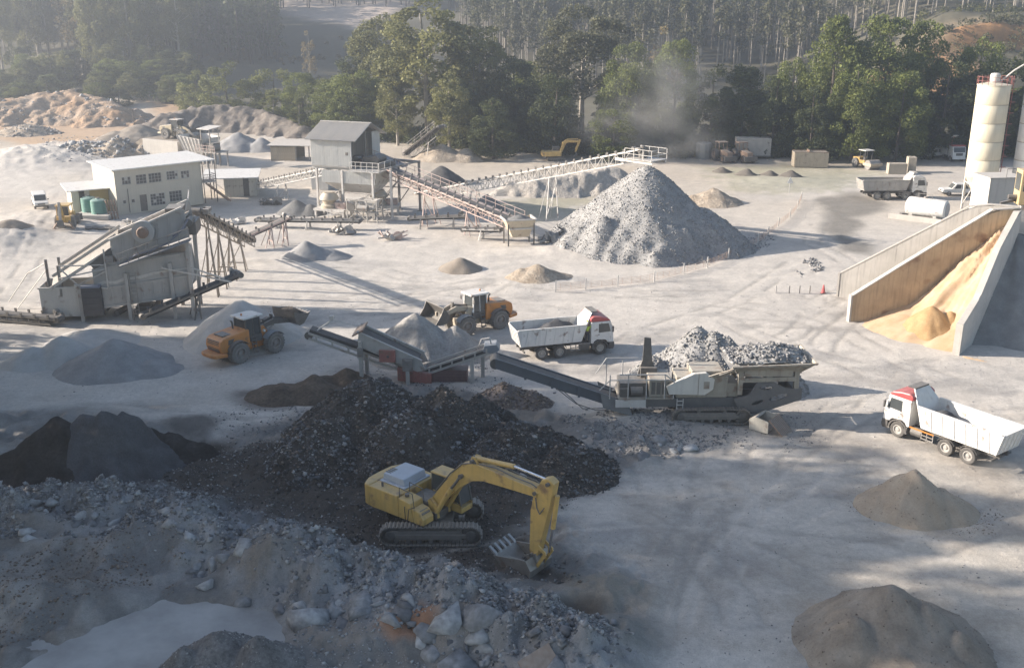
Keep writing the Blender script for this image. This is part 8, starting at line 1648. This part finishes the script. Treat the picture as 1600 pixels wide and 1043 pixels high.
# rusty plate at the lower edge of the photo
x, y, z = GZ(845, 1032); o = B().bx(-.75, .75, -.6, .6, -.04, .04).build('rusty_plate', RUST, None); o.location = (x, y, z+.42); o.rotation_euler = (R(38), R(-14), R(30)); tag(o, 'rust brown steel plate tilted among the stones at the bottom edge', 'steel plate')
# ---------------------------------------------------------------- barrier stakes with orange netting along the track
ST = [(868, 456), (915, 452), (965, 447), (1022, 440), (1068, 428), (1105, 418), (1138, 404), (1160, 392), (1184, 380), (1200, 368), (1216, 354), (1234, 340), (1246, 326), (1252, 312)]
NET = mat('orange_net', (.56, .36, .25), .8, 0, .15, 3, .3); WOODW = mat('white_stake', (.66, .63, .58), .8, 0, .08, 2, .2)
sp_ = [GZ(a, b_) for a, b_ in ST]
for i, p in enumerate(sp_):
    b = B(); b.beam((0, 0, -.2), (.03, 0, 1.15), .1); b.build('marker_stake', WOODW, None); o = bpy.context.scene.collection.objects[-1]; o.location = p; tag(o, 'white wooden stake holding the orange netting along the curved track', 'stake', 'stakes along the track')
b = B()
for p, q in zip(sp_[:-1], sp_[1:]):
    p, q = Vector(p), Vector(q); n = 5; L = (q-p).length; w = max(3, int(L/.9))
    def at_(k, z): k = min(max(k, .02), .98); r_ = p.lerp(q, k); return (r_.x, r_.y, r_.z+z*(1-.35*math.sin(math.pi*k)*(.6+.4*math.sin(p.x*7))))
    for j in range(n):
        for k in range(w): b.beam(at_(k/w, .2+.65*j/(n-1)), at_((k+1)/w, .2+.65*j/(n-1)), .02)
    for k in range(w): b.beam(at_((k+.5)/w, .2), at_((k+.5)/w, .85), .02)
o = b.build('safety_netting', NET, None); tag(o, 'sagging orange safety netting strung along the stakes of the curved track', 'netting')
for i, px in enumerate((1212, 1233, 1249, 1265)):
    x, y, z = GZ(px, 458); b = B(); b.beam((0, 0, -.1), (0, 0, .75), .09); b.build('short_peg', STEEL if i else PALE, None); o = COL.objects[-1]; o.location = (x, y, z); tag(o, 'short dark peg in the line on the open floor left of the bunkers', 'peg', 'pegs on the open floor')
x, y, z = GZ(1286, 458); t = thing('traffic_cone', 'red cone at the end of the peg line near the bunkers', 'cone', (x, y, z), 0); B().lathe([(.22, .04), (.05, .85)], n=12).build('body', RED, t); B().bx(-.28, .28, -.28, .28, 0, .05).build('base', BLACK, t)
x, y, z = GZ(1233, 302); t = thing('sign_board', 'small white warning board on a post beside the wet track', 'sign', (x, y, z), 0); B().beam((0, 0, -.1), (0, 0, 1.9), .09).build('post', PALE, t); B().prism([(-.45, 1.5), (0, 2.4), (.45, 1.5)], 'y', -.09, -.05).build('board', WHITE, t)
# ================================================================ AIR
def volume(name, density, col, aniso=.3):
    m = bpy.data.materials.new(name); m.use_nodes = True; N, L = nodes(m); N.remove(N['Principled BSDF']); v = N.new('ShaderNodeVolumePrincipled')
    v.inputs['Density'].default_value = density; v.inputs['Color'].default_value = (*col, 1); v.inputs['Anisotropy'].default_value = aniso; L.new(v.outputs[0], N['Material Output'].inputs['Volume']); return m
zt = 88.0
b = B(); b.bx(-900, 900, -130, 620, -3.5, zt); o = b.build('haze', volume('haze_air', .00088, (.84, .90, 1.0), .62)); o['kind'] = 'stuff'
def dust_volume(name, k, lo=.46, sc=1.3):
    """drifting dust: noise torn, thinning out to nothing at the edge of its body"""
    m = volume(name, 0, (.93, .91, .89), .3); N, L = nodes(m); v = next(q for q in N if q.type == 'PRINCIPLED_VOLUME')
    tc = N.new('ShaderNodeTexCoord'); n = N.new('ShaderNodeTexNoise'); n.inputs['Scale'].default_value = sc; n.inputs['Detail'].default_value = 4; L.new(tc.outputs['Object'], n.inputs['Vector'])
    ln = N.new('ShaderNodeVectorMath'); ln.operation = 'LENGTH'; L.new(tc.outputs['Object'], ln.inputs[0])
    f = N.new('ShaderNodeMapRange'); f.interpolation_type = 'SMOOTHSTEP'; f.inputs[1].default_value = 1; f.inputs[2].default_value = .15; L.new(ln.outputs['Value'], f.inputs[0])
    g = N.new('ShaderNodeMapRange'); g.inputs[1].default_value = lo; g.inputs[2].default_value = .72; g.inputs[4].default_value = k; L.new(n.outputs['Fac'], g.inputs[0])
    mu = N.new('ShaderNodeMath'); mu.operation = 'MULTIPLY'; L.new(f.outputs[0], mu.inputs[0]); L.new(g.outputs[0], mu.inputs[1]); L.new(mu.outputs[0], v.inputs['Density']); return m
def puff(px, py, Y, rx, ry, rz, m, tilt=0.):
    x, y, z = AT(px, py, Y); b = B(); b.lathe([(math.sin(math.pi*i/10)+.0001, -math.cos(math.pi*i/10)) for i in range(11)], n=18); o = b.build('dust_cloud', m, None, smooth=True); o.location = (x, y, z); o.scale = (rx, ry, rz); o.rotation_euler = (0, tilt, 0); o['kind'] = 'stuff'
puff(1032, 170, 177, 13, 7, 15, dust_volume('dust_air', .2), -.35); puff(975, 190, 179, 13, 6, 9, bpy.data.materials['dust_air'], .2)
puff(1070, 225, 174, 10, 5, 5, bpy.data.materials['dust_air'])
DW = dust_volume('wheel_dust', .5, .40, 1.6); puff(1565, 722, 55.8, 3.4, 2.2, 1.5, DW)
